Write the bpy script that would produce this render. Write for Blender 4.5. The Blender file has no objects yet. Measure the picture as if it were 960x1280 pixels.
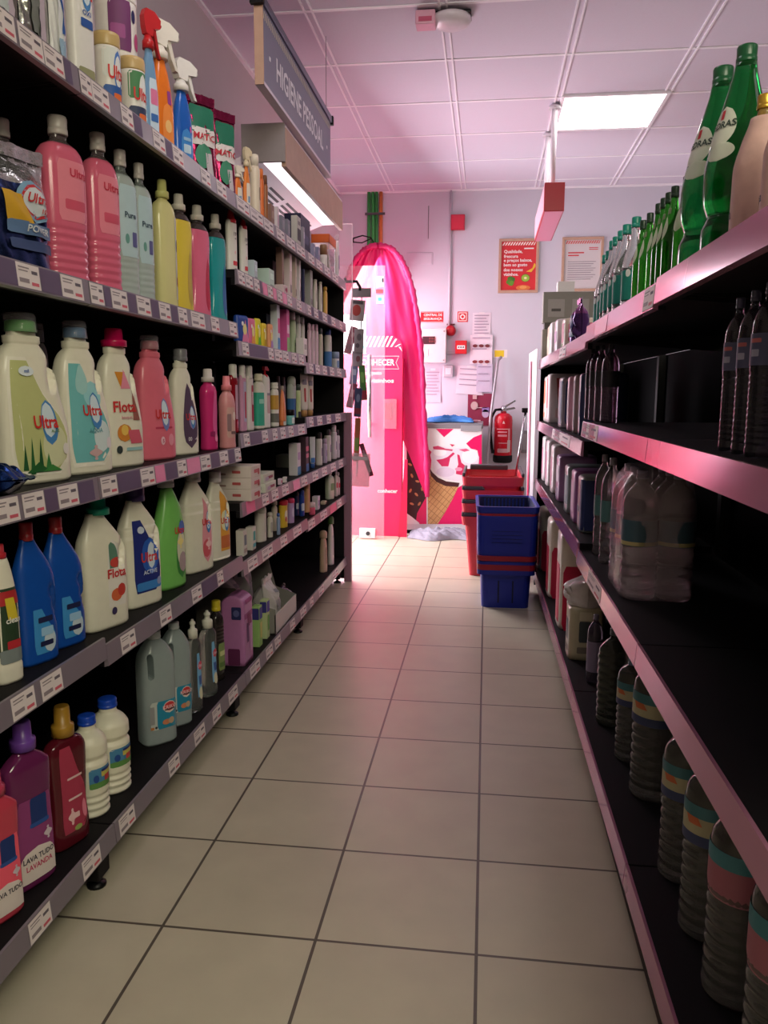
import bpy, math, random
from mathutils import Vector, Matrix
random.seed(11)
COL = bpy.context.scene.collection
PI = math.pi
# ------------------------------------------------------------------ camera model (960x1280 frame)
F, PT, YW, RL, CH = 995., .1471, .1265, .0048, 1.128
_c, _s = math.cos(YW), math.sin(YW); _cp, _sp = math.cos(PT), math.sin(PT); _cr, _sr = math.cos(RL), math.sin(RL)
def proj(x, y, z):
    z -= CH
    X = _c*x + _s*y; Y = -_s*x + _c*y
    zc = Y*_cp - z*_sp; yc = -(z*_cp + Y*_sp)
    u, v = X/zc, yc/zc
    u, v = _cr*u - _sr*v, _sr*u + _cr*v
    return 480+F*u, 640+F*v, zc
def aty(px, py, y):
    a, b = (px-480)/F, (py-640)/F
    u, v = _cr*a + _sr*b, -_sr*a + _cr*b
    Y = _cp - v*_sp; z = -v*_cp - _sp
    rx, ry = _c*u - _s*Y, _s*u + _c*Y
    t = y/ry
    return rx*t, CH + z*t
def bis(f, a, b):
    fa = f(a)
    for _ in range(50):
        m = (a+b)/2; fm = f(m)
        if (fm > 0) == (fa > 0): a = m
        else: b = m
    return (a+b)/2
XL = -.82
def xr(y): return .312 - .0079*(y-1.6)
def frontx(side, y, ins): return XL-ins if side == 'L' else xr(y)+ins
def yat(side, px, z, ins): return bis(lambda y: proj(frontx(side, y, ins), y, z)[0]-px, .35, 9.)
# ------------------------------------------------------------------ materials
_m = {}
def lin(c):
    c /= 255.
    return c/12.92 if c <= .04045 else ((c+.055)/1.055)**2.4
def mat(rgb, rough=.45, metal=0., trans=0., alpha=1., emit=0., ior=1.45, noise=.05, nscale=60., bump=0., coat=0., spec=.5):
    k = (tuple(rgb), rough, metal, trans, alpha, emit, ior, noise, nscale, bump, coat, spec)
    if k in _m: return _m[k]
    m = bpy.data.materials.new('surface_%d' % len(_m)); m.use_nodes = True
    nt = m.node_tree; b = nt.nodes['Principled BSDF']
    r = [lin(v) for v in rgb]
    b.inputs['Roughness'].default_value = rough; b.inputs['Metallic'].default_value = metal
    b.inputs['Transmission Weight'].default_value = trans; b.inputs['Alpha'].default_value = alpha
    b.inputs['IOR'].default_value = ior; b.inputs['Coat Weight'].default_value = coat
    b.inputs['Base Color'].default_value = (*r, 1); b.inputs['Specular IOR Level'].default_value = spec
    if emit:
        b.inputs['Emission Color'].default_value = (*r, 1); b.inputs['Emission Strength'].default_value = emit
    if noise or bump:
        tc = nt.nodes.new('ShaderNodeTexCoord'); nz = nt.nodes.new('ShaderNodeTexNoise')
        nz.inputs['Scale'].default_value = nscale; nz.inputs['Detail'].default_value = 3
        nt.links.new(tc.outputs['Object'], nz.inputs['Vector'])
        if noise:
            mx = nt.nodes.new('ShaderNodeMix'); mx.data_type = 'RGBA'
            mx.inputs[6].default_value = (*[v*(1-noise) for v in r], 1); mx.inputs[7].default_value = (*[min(1, v*(1+noise)) for v in r], 1)
            nt.links.new(nz.outputs['Fac'], mx.inputs[0]); nt.links.new(mx.outputs[2], b.inputs['Base Color'])
        if bump:
            bp = nt.nodes.new('ShaderNodeBump'); bp.inputs['Strength'].default_value = bump; bp.inputs['Distance'].default_value = .004
            nt.links.new(nz.outputs['Fac'], bp.inputs['Height']); nt.links.new(bp.outputs['Normal'], b.inputs['Normal'])
    _m[k] = m
    return m
PLASTIC = dict(rough=.3)
def P(*rgb, **k): return mat(rgb, **{**dict(rough=.32), **k})
def PAPER(*rgb): return mat(rgb, rough=.55, noise=.04)
def FOIL(*rgb): return mat(rgb, rough=.22, metal=.85, noise=.15, nscale=40., bump=.5)
def GLASS(*rgb, **k): return mat(rgb, **{**dict(rough=.04, trans=1., ior=1.3, noise=0.), **k})
def FILM(*rgb, alpha=.22): return mat(rgb, rough=.12, alpha=alpha, noise=.2, nscale=30., bump=.6)
BLACK = mat((20, 18, 20), rough=.6, spec=.2); BLACKG = mat((14, 13, 15), rough=.4, spec=.3); PANEL = mat((9, 8, 10), rough=.8, spec=.04)
WHITE = P(236, 232, 224); CHROME = mat((190, 190, 195), rough=.22, metal=1., noise=.02)
RED = P(200, 30, 40); INK = PAPER(45, 40, 50); GREYP = P(120, 120, 125)
# ------------------------------------------------------------------ mesh builder
class MB:
    def __init__(s): s.v = []; s.f = []; s.mi = []; s.sm = []; s.mats = []
    def m(s, mt):
        if mt not in s.mats: s.mats.append(mt)
        return s.mats.index(mt)
    def add(s, vs, fs, mt, smooth=True):
        o = len(s.v); i = s.m(mt); s.v += [tuple(v) for v in vs]
        for f in fs: s.f.append([o+k for k in f]); s.mi.append(i); s.sm.append(smooth)
        return s
    def box(s, x0, x1, y0, y1, z0, z1, mt, bev=0., M=None):
        b = min(bev, (x1-x0)/2.01, (y1-y0)/2.01, (z1-z0)/2.01)
        if b <= 0:
            vs = [(x, y, z) for x in (x0, x1) for y in (y0, y1) for z in (z0, z1)]
            fs = [(0, 1, 3, 2), (4, 6, 7, 5), (0, 4, 5, 1), (2, 3, 7, 6), (0, 2, 6, 4), (1, 5, 7, 3)]
        else:
            def ring(z, i, k=3):
                out = []
                r = b
                for cx, cy, a0 in ((x1-r, y1-r, 0), (x0+r, y1-r, PI/2), (x0+r, y0+r, PI), (x1-r, y0+r, 1.5*PI)):
                    for q in range(k+1):
                        a = a0+PI/2*q/k; out.append((cx+(r-i)*math.cos(a), cy+(r-i)*math.sin(a), z))
                return out
            rs = [ring(z0, b*.7), ring(z0+b*.3, b*.2), ring(z0+b, 0), ring(z1-b, 0), ring(z1-b*.3, b*.2), ring(z1, b*.7)]
            n = len(rs[0]); vs = [p for r in rs for p in r]
            fs = [(j*n+i, j*n+(i+1) % n, (j+1)*n+(i+1) % n, (j+1)*n+i) for j in range(5) for i in range(n)]
            fs += [tuple(reversed(range(n))), tuple(range(5*n, 6*n))]
        if M: vs = [M @ Vector(v) for v in vs]
        return s.add(vs, fs, mt, False)
    def lathe(s, pr, mt, cx=0, cy=0, n=20, axis='z', smooth=True):
        vs = []
        for r, z in pr:
            for i in range(n):
                a = 2*PI*i/n; p = (cx+r*math.cos(a), cy+r*math.sin(a), z)
                vs.append(p if axis == 'z' else (z, cx+r*math.cos(a), cy+r*math.sin(a)) if axis == 'x' else (cx+r*math.cos(a), z, cy+r*math.sin(a)))
        fs = [(j*n+i, j*n+(i+1) % n, (j+1)*n+(i+1) % n, (j+1)*n+i) for j in range(len(pr)-1) for i in range(n)]
        s.add(vs, fs, mt, smooth)
        i = s.m(mt); o = len(s.v)-len(vs)
        for base, rev in ((o, True), (o+(len(pr)-1)*n, False)):
            r = list(range(base, base+n)); s.f.append(r[::-1] if rev else r); s.mi.append(i); s.sm.append(False)
        return s
    def tube(s, pts, r, mt, n=8, rs=None):
        pts = [Vector(p) for p in pts]; vs = []; up = None
        for k, p in enumerate(pts):
            d = (pts[min(k+1, len(pts)-1)]-pts[max(k-1, 0)]).normalized()
            if up is None: up = Vector((0, 0, 1)) if abs(d.z) < .9 else Vector((1, 0, 0))
            a = d.cross(up).normalized(); up = a.cross(d).normalized()
            rr = rs[k] if rs else r
            vs += [p+a*rr*math.cos(2*PI*i/n)+up*rr*math.sin(2*PI*i/n) for i in range(n)]
        m_ = len(pts)
        fs = [(j*n+i, j*n+(i+1) % n, (j+1)*n+(i+1) % n, (j+1)*n+i) for j in range(m_-1) for i in range(n)]
        fs += [tuple(reversed(range(n))), tuple(range((m_-1)*n, m_*n))]
        return s.add(vs, fs, mt)
    def prism(s, poly, y0, y1, mt, plane='xz'):
        n = len(poly)
        f = (lambda a, b, t: (a, t, b)) if plane == 'xz' else (lambda a, b, t: (t, a, b)) if plane == 'yz' else (lambda a, b, t: (a, b, t))
        vs = [f(a, b, y0) for a, b in poly]+[f(a, b, y1) for a, b in poly]
        fs = [(i, (i+1) % n, n+(i+1) % n, n+i) for i in range(n)]+[tuple(reversed(range(n))), tuple(range(n, 2*n))]
        return s.add(vs, fs, mt, False)
    def flat(s, poly, mt): return s.add(poly, [tuple(range(len(poly)))], mt, False)
    def mesh(s):
        me = bpy.data.meshes.new('mesh'); me.from_pydata(s.v, [], s.f)
        for m_ in s.mats: me.materials.append(m_)
        me.polygons.foreach_set('material_index', s.mi); me.polygons.foreach_set('use_smooth', s.sm); me.update()
        return me
    def build(s, name, parent=None, label=None):
        o = bpy.data.objects.new(name, s.mesh()); COL.objects.link(o)
        if parent: o.parent = parent
        if label: o['label'] = label
        return o
def tag(o, label, cat, group=None):
    o['label'] = label; o['category'] = cat
    if group: o['group'] = group
    return o
def thing(name, label, cat, loc=(0, 0, 0), rz=0, group=None):
    o = bpy.data.objects.new(name, None); COL.objects.link(o); o.empty_display_size = .02
    o.location = loc; o.rotation_euler = (0, 0, rz)
    return tag(o, label, cat, group)
def struct(mb, name, parent=None):
    o = mb.build(name, parent)
    if not parent: o['kind'] = 'structure'
    return o
def dup(root, loc, rz, label, group=None):
    r = root.copy(); COL.objects.link(r); r.location = loc; r.rotation_euler = (0, 0, rz); r['label'] = label
    if group: r['group'] = group
    for ch in list(root.children):
        c = ch.copy(); COL.objects.link(c); c.parent = r
        for g in list(ch.children):
            d = g.copy(); COL.objects.link(d); d.parent = c
    return r
# ------------------------------------------------------------------ lettering
_tx = {}
def glyphs(txt):
    if txt not in _tx:
        cu = bpy.data.curves.new('t', 'FONT'); cu.body = txt; cu.size = 1.; cu.resolution_u = 2; cu.offset = .022
        o = bpy.data.objects.new('t', cu); COL.objects.link(o)
        me = bpy.data.meshes.new_from_object(o.evaluated_get(bpy.context.evaluated_depsgraph_get()))
        vs = [tuple(v.co) for v in me.vertices]; fs = [tuple(p.vertices) for p in me.polygons]
        bpy.data.objects.remove(o); bpy.data.curves.remove(cu); bpy.data.meshes.remove(me)
        x0 = min(v[0] for v in vs); x1 = max(v[0] for v in vs); y0 = min(v[1] for v in vs); y1 = max(v[1] for v in vs)
        _tx[txt] = ([((v[0]-x0-(x1-x0)/2), (v[1]-y0-(y1-y0)/2)) for v in vs], fs, x1-x0, y1-y0)
    return _tx[txt]
def text_on(mb, txt, fn, h, mt, w=None, slant=0.):
    """fn(a, b) -> point for text coordinates in metres around the text's centre"""
    vs, fs, tw, th = glyphs(txt); k = h/th; kx = (w/tw) if w else k
    mb.add([fn(a*kx+slant*b*k, b*k) for a, b in vs], fs, mt, False)
# ------------------------------------------------------------------ bottle-like surfaces
def pchip(xs, ys, x):
    n = len(xs)
    if x <= xs[0]: return ys[0]
    if x >= xs[-1]: return ys[-1]
    d = [(ys[i+1]-ys[i])/max(1e-9, xs[i+1]-xs[i]) for i in range(n-1)]
    m = [d[0]]+[0 if d[i-1]*d[i] <= 0 else 2*d[i-1]*d[i]/(d[i-1]+d[i]) for i in range(1, n-1)]+[d[-1]]
    i = max(j for j in range(n-1) if xs[j] <= x); h = xs[i+1]-xs[i]; t = (x-xs[i])/h
    return ys[i]*(1+2*t)*(1-t)**2+m[i]*h*t*(1-t)**2+ys[i+1]*t*t*(3-2*t)+m[i+1]*h*t*t*(t-1)
class Loft:
    """sections (z, left, right, half depth); front is -Y"""
    def __init__(s, secs, n=2.6, ribs=(), dents=()):
        s.z = [q[0] for q in secs]; s.l = [q[1] for q in secs]; s.r = [q[2] for q in secs]; s.d = [q[3] for q in secs]
        s.n = n; s.ribs = ribs; s.dents = dents
    def at(s, z):
        l, r, d = pchip(s.z, s.l, z), pchip(s.z, s.r, z), pchip(s.z, s.d, z); k = 1.
        for z0, z1, c, a in s.ribs:
            if z0 < z < z1: k -= a*(.5-.5*math.cos(2*PI*c*(z-z0)/(z1-z0)))
        return (l+r)/2, (r-l)/2*k, d*k
    def dy(s, x, z):
        t = 0.
        for xc, zc, rx, rz, dp, ro in s.dents:
            a, b = x-xc, z-zc; a, b = a*math.cos(ro)+b*math.sin(ro), -a*math.sin(ro)+b*math.cos(ro)
            q = (a/rx)**2+(b/rz)**2
            if q < 1: t = max(t, dp*min(1, 2.2*(1-q)))
        return t
    def pt(s, u, z, off=0.):
        c, a, d = s.at(z); x = c+u*a
        y = d*max(0., 1-min(1, abs(u))**s.n)**(1/s.n)
        y = max(.001, y-s.dy(x, z))
        return (x, -y-off, z)
    def half(s, z): return s.at(z)[1]
    def mesh(s, mb, mt, n=32, lev=36, top=True):
        zs = set(s.z)
        for i in range(lev+1): zs.add(s.z[0]+(s.z[-1]-s.z[0])*i/lev)
        for z0, z1, c, a in s.ribs:
            for i in range(int(c*6)+1): zs.add(z0+(z1-z0)*i/(c*6))
        zs = sorted(zs); vs = []
        for z in zs:
            c, a, d = s.at(z)
            for i in range(n):
                t = 2*PI*i/n; ct, st = math.cos(t), math.sin(t)
                x = c+a*math.copysign(abs(ct)**(2/s.n), ct); y = d*math.copysign(abs(st)**(2/s.n), st)
                if s.dents:
                    e = s.dy(x, z); y = math.copysign(max(min(abs(y), .001), abs(y)-e), y)
                vs.append((x, y, z))
        L = len(zs); fs = [(j*n+i, j*n+(i+1) % n, (j+1)*n+(i+1) % n, (j+1)*n+i) for j in range(L-1) for i in range(n)]
        fs.append(tuple(reversed(range(n))))
        if top: fs.append(tuple(range((L-1)*n, L*n)))
        mb.add(vs, fs, mt)
        return mb
class Flat:
    def __init__(s, W, D, n=None): s.W = W; s.D = D
    def pt(s, u, z, off=0.): return (u*s.W/2, -s.D/2-off, z)
    def half(s, z): return s.W/2
class Side(Flat):                       # the near side of a carton (local -X)
    def pt(s, u, z, off=0.): return (-s.W/2-off, -u*s.D/2, z)
    def half(s, z): return s.D/2
def shape_w(sh, t):
    """left/right extent (-1..1) of a label outline at height t in -1..1"""
    e = math.sqrt(max(0, 1-t*t))
    if sh == 'r': k = 1-.12*max(0, (abs(t)-.9)/.1)**2; return -k, k
    if sh == 'o': return -e, e
    if sh == 'd': k = e*(.72-.28*t)/.82 if t < 0 else e**.8*(.88-.45*t); return -k, k
    if sh == 'a': k = 1 if t < 0 else e**.7; return -k, k
    if sh == 't': k = (1-t)/2; return -k, k
    if sh == 'v': k = (1+t)/2; return -k, k
    if sh == 'L':                        # upright left edge, right edge swelling downwards
        r = pchip([-1, -.8, -.45, -.1, .4, 1], [.55, .9, 1, .85, .25, -.25], t); l = -1+.12*max(0, -t-.7)/.3
        return l, r
    if sh == 's': return -.8-.2*t, .8-.2*t*1.2        # slanted
    if sh == 'f': k = max(.12, e*abs(math.cos(2.6*t))); return -k, k
    return -1, 1
def patches(mb, surf, H, items, nr=10, nc=6):
    for i, (sh, uc, vc, hu, hv, c) in enumerate(items):
        off = .0007+.0003*i; vs = []; mt = c if not isinstance(c, tuple) else PAPER(*c)
        if sh == 'W':                    # band right round the bottle
            for j in range(5):
                z = (vc+hv*(j/2-1))*H
                for k in range(32):
                    t = 2*PI*k/32; x, y, _ = surf.pt(math.cos(t), z, off); vs.append((x*(1+off*12), y if math.sin(t) < 0 else -y, z))
            mb.add(vs, [(j*32+k, j*32+(k+1) % 32, (j+1)*32+(k+1) % 32, (j+1)*32+k) for j in range(4) for k in range(32)], mt); continue
        for j in range(nr+1):
            t = -1+2*j/nr; l, r = shape_w(sh, t); z = (vc+hv*t)*H
            for k in range(nc+1):
                u = uc+hu*(l+(r-l)*k/nc); vs.append(surf.pt(max(-.995, min(.995, u)), z, off))
        fs = [(j*(nc+1)+k, j*(nc+1)+k+1, (j+1)*(nc+1)+k+1, (j+1)*(nc+1)+k) for j in range(nr) for k in range(nc)]
        mb.add(vs, fs, mt)
def texts(mb, surf, H, items, base=8):
    for i, it in enumerate(items):
        txt, uc, vc, h, c = it[:5]; sl = it[5] if len(it) > 5 else 0.; xs = it[6] if len(it) > 6 else 1.
        mt = c if not isinstance(c, tuple) else PAPER(*c); a = surf.half(vc*H); off = .0007+.0003*(base+i)
        text_on(mb, txt, lambda p, q: surf.pt(max(-.99, min(.99, uc+p*xs/max(a, 1e-4))), vc*H+q, off), h*H, mt, slant=sl)
def label_on(root, surf, H, ps=(), ts=(), name='label'):
    lb = None
    if ps:
        mb = MB(); patches(mb, surf, H, ps); lb = mb.build(name, root)
    if ts:
        mb = MB(); texts(mb, surf, H, ts, len(ps)+1); mb.build('lettering', lb or root)
    return lb
# ------------------------------------------------------------------ product builders (each fills an Empty with its parts)
DET = [(0, -.93, .93, .9), (.02, -1, 1, 1), (.26, -1, 1, 1), (.40, -1, .9, 1), (.52, -.99, .76, .97), (.64, -.96, .66, .93), (.74, -.86, .48, .8), (.79, -.72, .36, .62), (.818, -.57, .29, .5), (.825, -.6, .32, .56), (.862, -.6, .32, .56), (.868, -.5, .22, .46), (.895, -.49, .21, .44)]
BLE = [(0, -.93, .93, .92), (.02, -1, 1, 1), (.42, -1, 1, 1), (.56, -1, .96, .98), (.66, -.95, .72, .88), (.76, -.82, .4, .64), (.86, -.6, .05, .38), (.88, -.58, .02, .36)]
RND = [(0, -.94, .94, .94), (.02, -1, 1, 1), (.68, -1, 1, 1), (.76, -.93, .93, .93), (.815, -.72, .72, .72), (.845, -.42, .42, .44), (.86, -.33, .33, .36), (.91, -.32, .32, .35)]
SQS = [(0, -.94, .94, .94), (.02, -1, 1, 1), (.22, -1, 1, 1), (.42, -.93, .93, .95), (.62, -1, 1, 1), (.70, -.98, .98, .96), (.765, -.72, .72, .8), (.80, -.36, .36, .5), (.84, -.33, .33, .46)]
LNG = [(0, -.9, .9, .9), (.02, -1, 1, 1), (.35, -.98, .98, .98), (.6, -.9, .9, .92), (.74, -.78, .78, .8), (.83, -.5, .5, .55), (.87, -.34, .34, .38), (.92, -.33, .33, .36)]
STR = [(0, -.92, .92, .92), (.02, -1, 1, 1), (.76, -1, 1, 1), (.82, -.88, .88, .88), (.855, -.6, .6, .6), (.865, -.45, .45, .45)]
TRG = [(0, -.94, .94, .94), (.03, -1, 1, 1), (.3, -1, 1, 1), (.46, -.86, .86, .95), (.6, -.62, .62, .8), (.68, -.42, .42, .6), (.74, -.38, .38, .52)]
TIL = [(0, -.94, .94, .92), (.03, -1, 1, 1), (.36, -1, 1, 1), (.52, -.8, .96, .95), (.68, -.55, .8, .8), (.8, -.36, .5, .55), (.86, -.3, .34, .4)]
CON = [(0, -1, 1, 1), (.03, -1, 1, 1), (.7, -.62, .62, .4), (.98, -1., 1., .06), (1, -1, 1, .05)]
PED = [(0, -.9, .9, .9), (.02, -1, 1, 1), (.14, -1, 1, 1), (.2, -.9, .9, .9), (.26, -.98, .98, .98), (.4, -1, 1, 1), (.52, -.89, .89, .89), (.66, -.68, .68, .68), (.8, -.45, .45, .45), (.88, -.33, .33, .33), (.92, -.3, .3, .3)]
WA5 = [(0, -.92, .92, .92), (.02, -1, 1, 1), (.76, -1, 1, 1), (.84, -.95, .95, .95), (.9, -.72, .72, .72), (.935, -.34, .34, .34), (.95, -.3, .3, .3)]
WAT = [(0, -.9, .9, .9), (.02, -1, 1, 1), (.7, -1, 1, 1), (.78, -.93, .93, .93), (.86, -.6, .6, .6), (.9, -.32, .32, .32), (.94, -.3, .3, .3)]
BLH = [(0, -.94, .94, .94), (.02, -1, 1, 1), (.53, -1, 1, 1), (.575, -.86, .86, .86), (.63, -1, 1, 1), (.72, -.98, .98, .98), (.8, -.76, .76, .76), (.86, -.44, .44, .44), (.92, -.4, .4, .4)]
def prof(p, W, D, H): return [(z*H, l*W/2, r*W/2, d*D/2) for z, l, r, d in p]
CLEARCAP = mat((215, 215, 220), rough=.08, alpha=.2, noise=0.)
def cap(root, kind, mt, r, z0, z1, x=0., inner=None):
    h = z1-z0; mb = MB()
    if kind == 'screw':
        mb.lathe([(r*.96, z0), (r, z0+h*.06), (r, z0+h*.3), (r*.95, z0+h*.32), (r*.95, z0+h*.38), (r*.97, z0+h*.86), (r*.9, z0+h*.96), (r*.6, z1)], mt, x)
    elif kind == 'step':
        mb.lathe([(r, z0), (r, z0+h*.3), (r*.97, z0+h*.36), (r*.72, z0+h*.4), (r*.68, z0+h*.92), (r*.6, z1)], mt, x)
    elif kind == 'clear':
        mb.lathe([(r, z0), (r*.98, z0+h*.1), (r*.9, z0+h*.85), (r*.8, z0+h*.97), (r*.5, z1)], CLEARCAP, x)
        o = mb.build('cap', root, 'clear dosing cap'); m2 = MB()
        m2.lathe([(r*.9, z0+h*.02), (r*.86, z0+h*.52), (r*.74, z0+h*.6), (r*.3, z0+h*.62)], inner or mt, x)
        m2.build('plug', o); return o
    elif kind == 'dome':
        mb.lathe([(r, z0), (r, z0+h*.6), (r*.9, z0+h*.82), (r*.6, z0+h*.95), (r*.2, z1)], mt, x)
    elif kind == 'push':
        mb.lathe([(r, z0), (r, z0+h*.4), (r*.9, z0+h*.46), (r*.5, z0+h*.52), (r*.45, z0+h*.7), (r*.62, z0+h*.74), (r*.6, z0+h*.86), (r*.3, z0+h*.9), (r*.25, z1)], mt, x)
    elif kind == 'cone':
        mb.lathe([(r, z0), (r, z0+h*.25), (r*.8, z0+h*.32), (r*.5, z0+h*.92), (r*.35, z1)], mt, x)
    elif kind == 'pump':
        mb.lathe([(r, z0), (r, z0+h*.35), (r*.8, z0+h*.4), (r*.3, z0+h*.42), (r*.3, z0+h*.72)], mt, x)
        mb.prism([(x-r*.7, z0+h*.72), (x+r*1.6, z0+h*.68), (x+r*1.7, z0+h*.78), (x+r*.9, z1), (x-r*.7, z1)], -r*.5, r*.5, mt)
    return mb.build('cap', root)
def bottle(root, H, W, D, p, mt, cp=None, ps=(), ts=(), n=2.6, ribs=(), dents=(), nseg=28, lev=30, neck=None, fill=None):
    """cp = (kind, material, radius/W, z0, x offset/half width, inner material)"""
    S = Loft(prof(p, W, D, H), n, [(a*H, b*H, c, d) for a, b, c, d in ribs], [(a*W/2, b*H, c*W/2, d*H, e*D, f) for a, b, c, d, e, f in dents])
    mb = MB(); S.mesh(mb, mt, nseg, lev); mb.build('body', root)
    if cp:
        k, cm, r, z0 = cp[:4]; x = (cp[4] if len(cp) > 4 else 0)*W/2
        cap(root, k, cm, r*W, z0*H, H, x, cp[5] if len(cp) > 5 else None)
    if fill:                       # liquid seen through a clear body: (material, level)
        z1 = fill[1]*H; q = [(max(z, .004), l*.94, r*.94, d*.94) for z, l, r, d in prof(p, W, D, H) if z < z1-.004]
        c, a, d = S.at(z1); q.append((z1, (c-a)*.94, (c+a)*.94, d*.94))
        m2 = MB(); Loft(q, n).mesh(m2, fill[0], nseg, 16); m2.build('liquid', root)
    label_on(root, S, H, ps, ts)
    return S
def trigger_head(root, H, r, z0, mt, lever=None, x=0):
    mb = MB(); h = H-z0
    mb.lathe([(r, z0-h*.12), (r, z0+h*.1), (r*.8, z0+h*.14), (r*.55, z0+h*.3)], mt, x)
    q = h
    mb.prism([(x-r*1.0, z0+q*.5), (x-r*.7, z0+q*.3), (x+r*.7, z0+q*.25), (x+r*.9, z0+q*.48), (x+r*2.3, z0+q*.55), (x+r*2.5, z0+q*.8), (x+r*1.2, z0+q*.98), (x-r*.6, H), (x-r*1.1, z0+q*.8)], -r*.62, r*.62, mt)
    o = mb.build('trigger_head', root)
    m2 = MB(); m2.prism([(x+r*.95, z0+q*.5), (x+r*1.5, z0+q*.5), (x+r*2.1, z0-q*.05), (x+r*2.5, z0-q*.3), (x+r*2.1, z0-q*.28), (x+r*1.5, z0+q*.02)], -r*.35, r*.35, lever or mt); m2.build('trigger', o)
    m3 = MB(); m3.lathe([(r*.3, x+r*2.3), (r*.3, x+r*2.85)], lever or mt, 0, z0+q*.68, 10, 'x'); m3.build('nozzle', o)
def carton(root, H, W, D, mt, ps=(), ts=(), side=(), stx=(), flap=True, bev=.002):
    mb = MB(); mb.box(-W/2, W/2, -D/2, D/2, 0, H, mt, bev); mb.build('box', root)
    if ps or ts: label_on(root, Flat(W, D), H, ps, ts, 'front_print')
    if side or stx: label_on(root, Side(W, D), H, side, stx, 'side_print')
class Bag:
    def __init__(s, W, D, H, seed=0, top=.12, flare=0.):
        s.W, s.D, s.H = W, D, H; s.top = top; s.flare = flare; s.r = random.Random(seed); s.k = [(s.r.uniform(2, 6), s.r.uniform(2, 6), s.r.uniform(0, 6), s.r.uniform(-1, 1)) for _ in range(6)]
    def dep(s, u, z):
        v = z/s.H; u = max(-1, min(1, u)); e = max(0, 1-abs(u)**3)**.6
        f = min(1, v/.06+.75) * (1 if v < .55 else max(0, math.cos((v-.55)/(1-s.top-.55)*PI/2)) if v < 1-s.top else 0)
        w = sum(math.sin(a*u*2+b*v*5+c)*.05 for a, b, c, d in s.k)
        return max(.0012, s.D/2*e*f*(1+w)+.0015*math.sin(u*14+v*9))
    def half(s, z): return s.W/2*(1-.05*math.sin(z/s.H*PI)+s.flare*(z/s.H))
    def sh(s, u, z): return .006*math.sin(7*u+3)*max(0, z/s.H-.6)+.01*s.k[0][3]*max(0, z/s.H-.5)
    def pt(s, u, z, off=0.): return (u*s.half(z), -s.dep(u, z)-off*2.2-.0015+s.sh(u, z), z)
    def mesh(s, mb, mt, top=None, nu=32, nv=40, tb=4):
        for sg in (1, -1):
            for band, m_ in (((0, nv-tb), mt), ((nv-tb, nv), top or mt)):
                vs = []
                for j in range(band[0], band[1]+1):
                    z = s.H*j/nv
                    for i in range(nu+1):
                        u = -1+2*i/nu; z2 = z+(.004*math.sin(9*u+s.k[1][2]) if j == nv else 0)
                        vs.append((u*s.half(z), -sg*s.dep(u, z)+s.sh(u, z), z2))
                R = band[1]-band[0]
                fs = [(j*(nu+1)+i, j*(nu+1)+i+1, (j+1)*(nu+1)+i+1, (j+1)*(nu+1)+i)[::sg] for j in range(R) for i in range(nu)]
                mb.add(vs, fs, m_)
        return mb
def pouch(root, H, W, D, mt, top=None, ps=(), ts=(), seed=0, flare=0.):
    B = Bag(W, D, H, seed, flare=flare); mb = MB(); B.mesh(mb, mt, top, tb=13 if top else 4); o = mb.build('bag', root)
    m2 = MB(); z0 = H*.9
    pts = [B.pt(-1+2*i/10, z0, .0012) for i in range(11)]; vs = []
    for i in range(11):
        x, y, z = pts[i]; vs += [(x, y, z0), (x, y-.001, H*1.0)]
    m2.add(vs, [(2*i, 2*i+2, 2*i+3, 2*i+1) for i in range(10)], top or mt); m2.build('top_seal', root)
    label_on(root, B, H, ps, ts)
def can(root, H, W, mt, cm, split=.82, ps=(), ts=(), r=.82):
    D = W; S = Loft([(0, -W/2*.96, W/2*.96, D/2*.96), (.004, -W/2, W/2, D/2), (H*split*.94, -W/2, W/2, D/2), (H*split, -W/2*r, W/2*r, D/2*r)], 2)
    mb = MB(); S.mesh(mb, mt, 20, 6); mb.build('body', root)
    m2 = MB(); q = W/2*r; m2.lathe([(q, H*split), (q, H*.95), (q*.9, H*.99), (q*.5, H)], cm); m2.build('cap', root)
    label_on(root, S, H, ps, ts)
def tub(root, H, W, mt, lid, ps, ts=()):
    S = Loft([(0, -W/2*.9, W/2*.9, W/2*.9), (.004, -W/2*.93, W/2*.93, W/2*.93), (H*.84, -W/2*.97, W/2*.97, W/2*.97)], 2)
    mb = MB(); S.mesh(mb, mt, 28, 8); mb.build('body', root)
    m2 = MB(); q = W/2; m2.lathe([(q*.97, H*.82), (q, H*.84), (q, H*.95), (q*.96, H*.99), (q*.7, H), (q*.3, H*.995)], lid, n=28); m2.build('lid', root)
    label_on(root, S, H, ps, ts)
def tube_stand(root, H, W, D, mt, cm, ps=(), ts=()):
    h0 = H*.14; S = Loft([(h0, -W*.34, W*.34, D*.42), (h0+.008, -W*.44, W*.44, D*.5), (H*.5, -W*.47, W*.47, D*.34), (H*.93, -W/2, W/2, .002), (H, -W/2, W/2, .0015)], 2.2)
    mb = MB(); S.mesh(mb, mt, 20, 10); mb.build('body', root)
    m2 = MB(); m2.lathe([(W*.36, 0), (W*.38, h0*.9), (W*.34, h0)], cm); m2.build('cap', root)
    label_on(root, S, H, ps, ts)
def jar(root, H, W, mt, cm, ps=()):
    S = Loft([(0, -W*.46, W*.46, W*.46), (.004, -W/2, W/2, W/2), (H*.62, -W/2, W/2, W/2)], 2)
    mb = MB(); S.mesh(mb, mt, 20, 4); mb.build('body', root)
    m2 = MB(); m2.lathe([(W*.52, H*.62), (W*.52, H*.95), (W*.48, H)], cm); m2.build('lid', root)
    label_on(root, S, H, ps)
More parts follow.
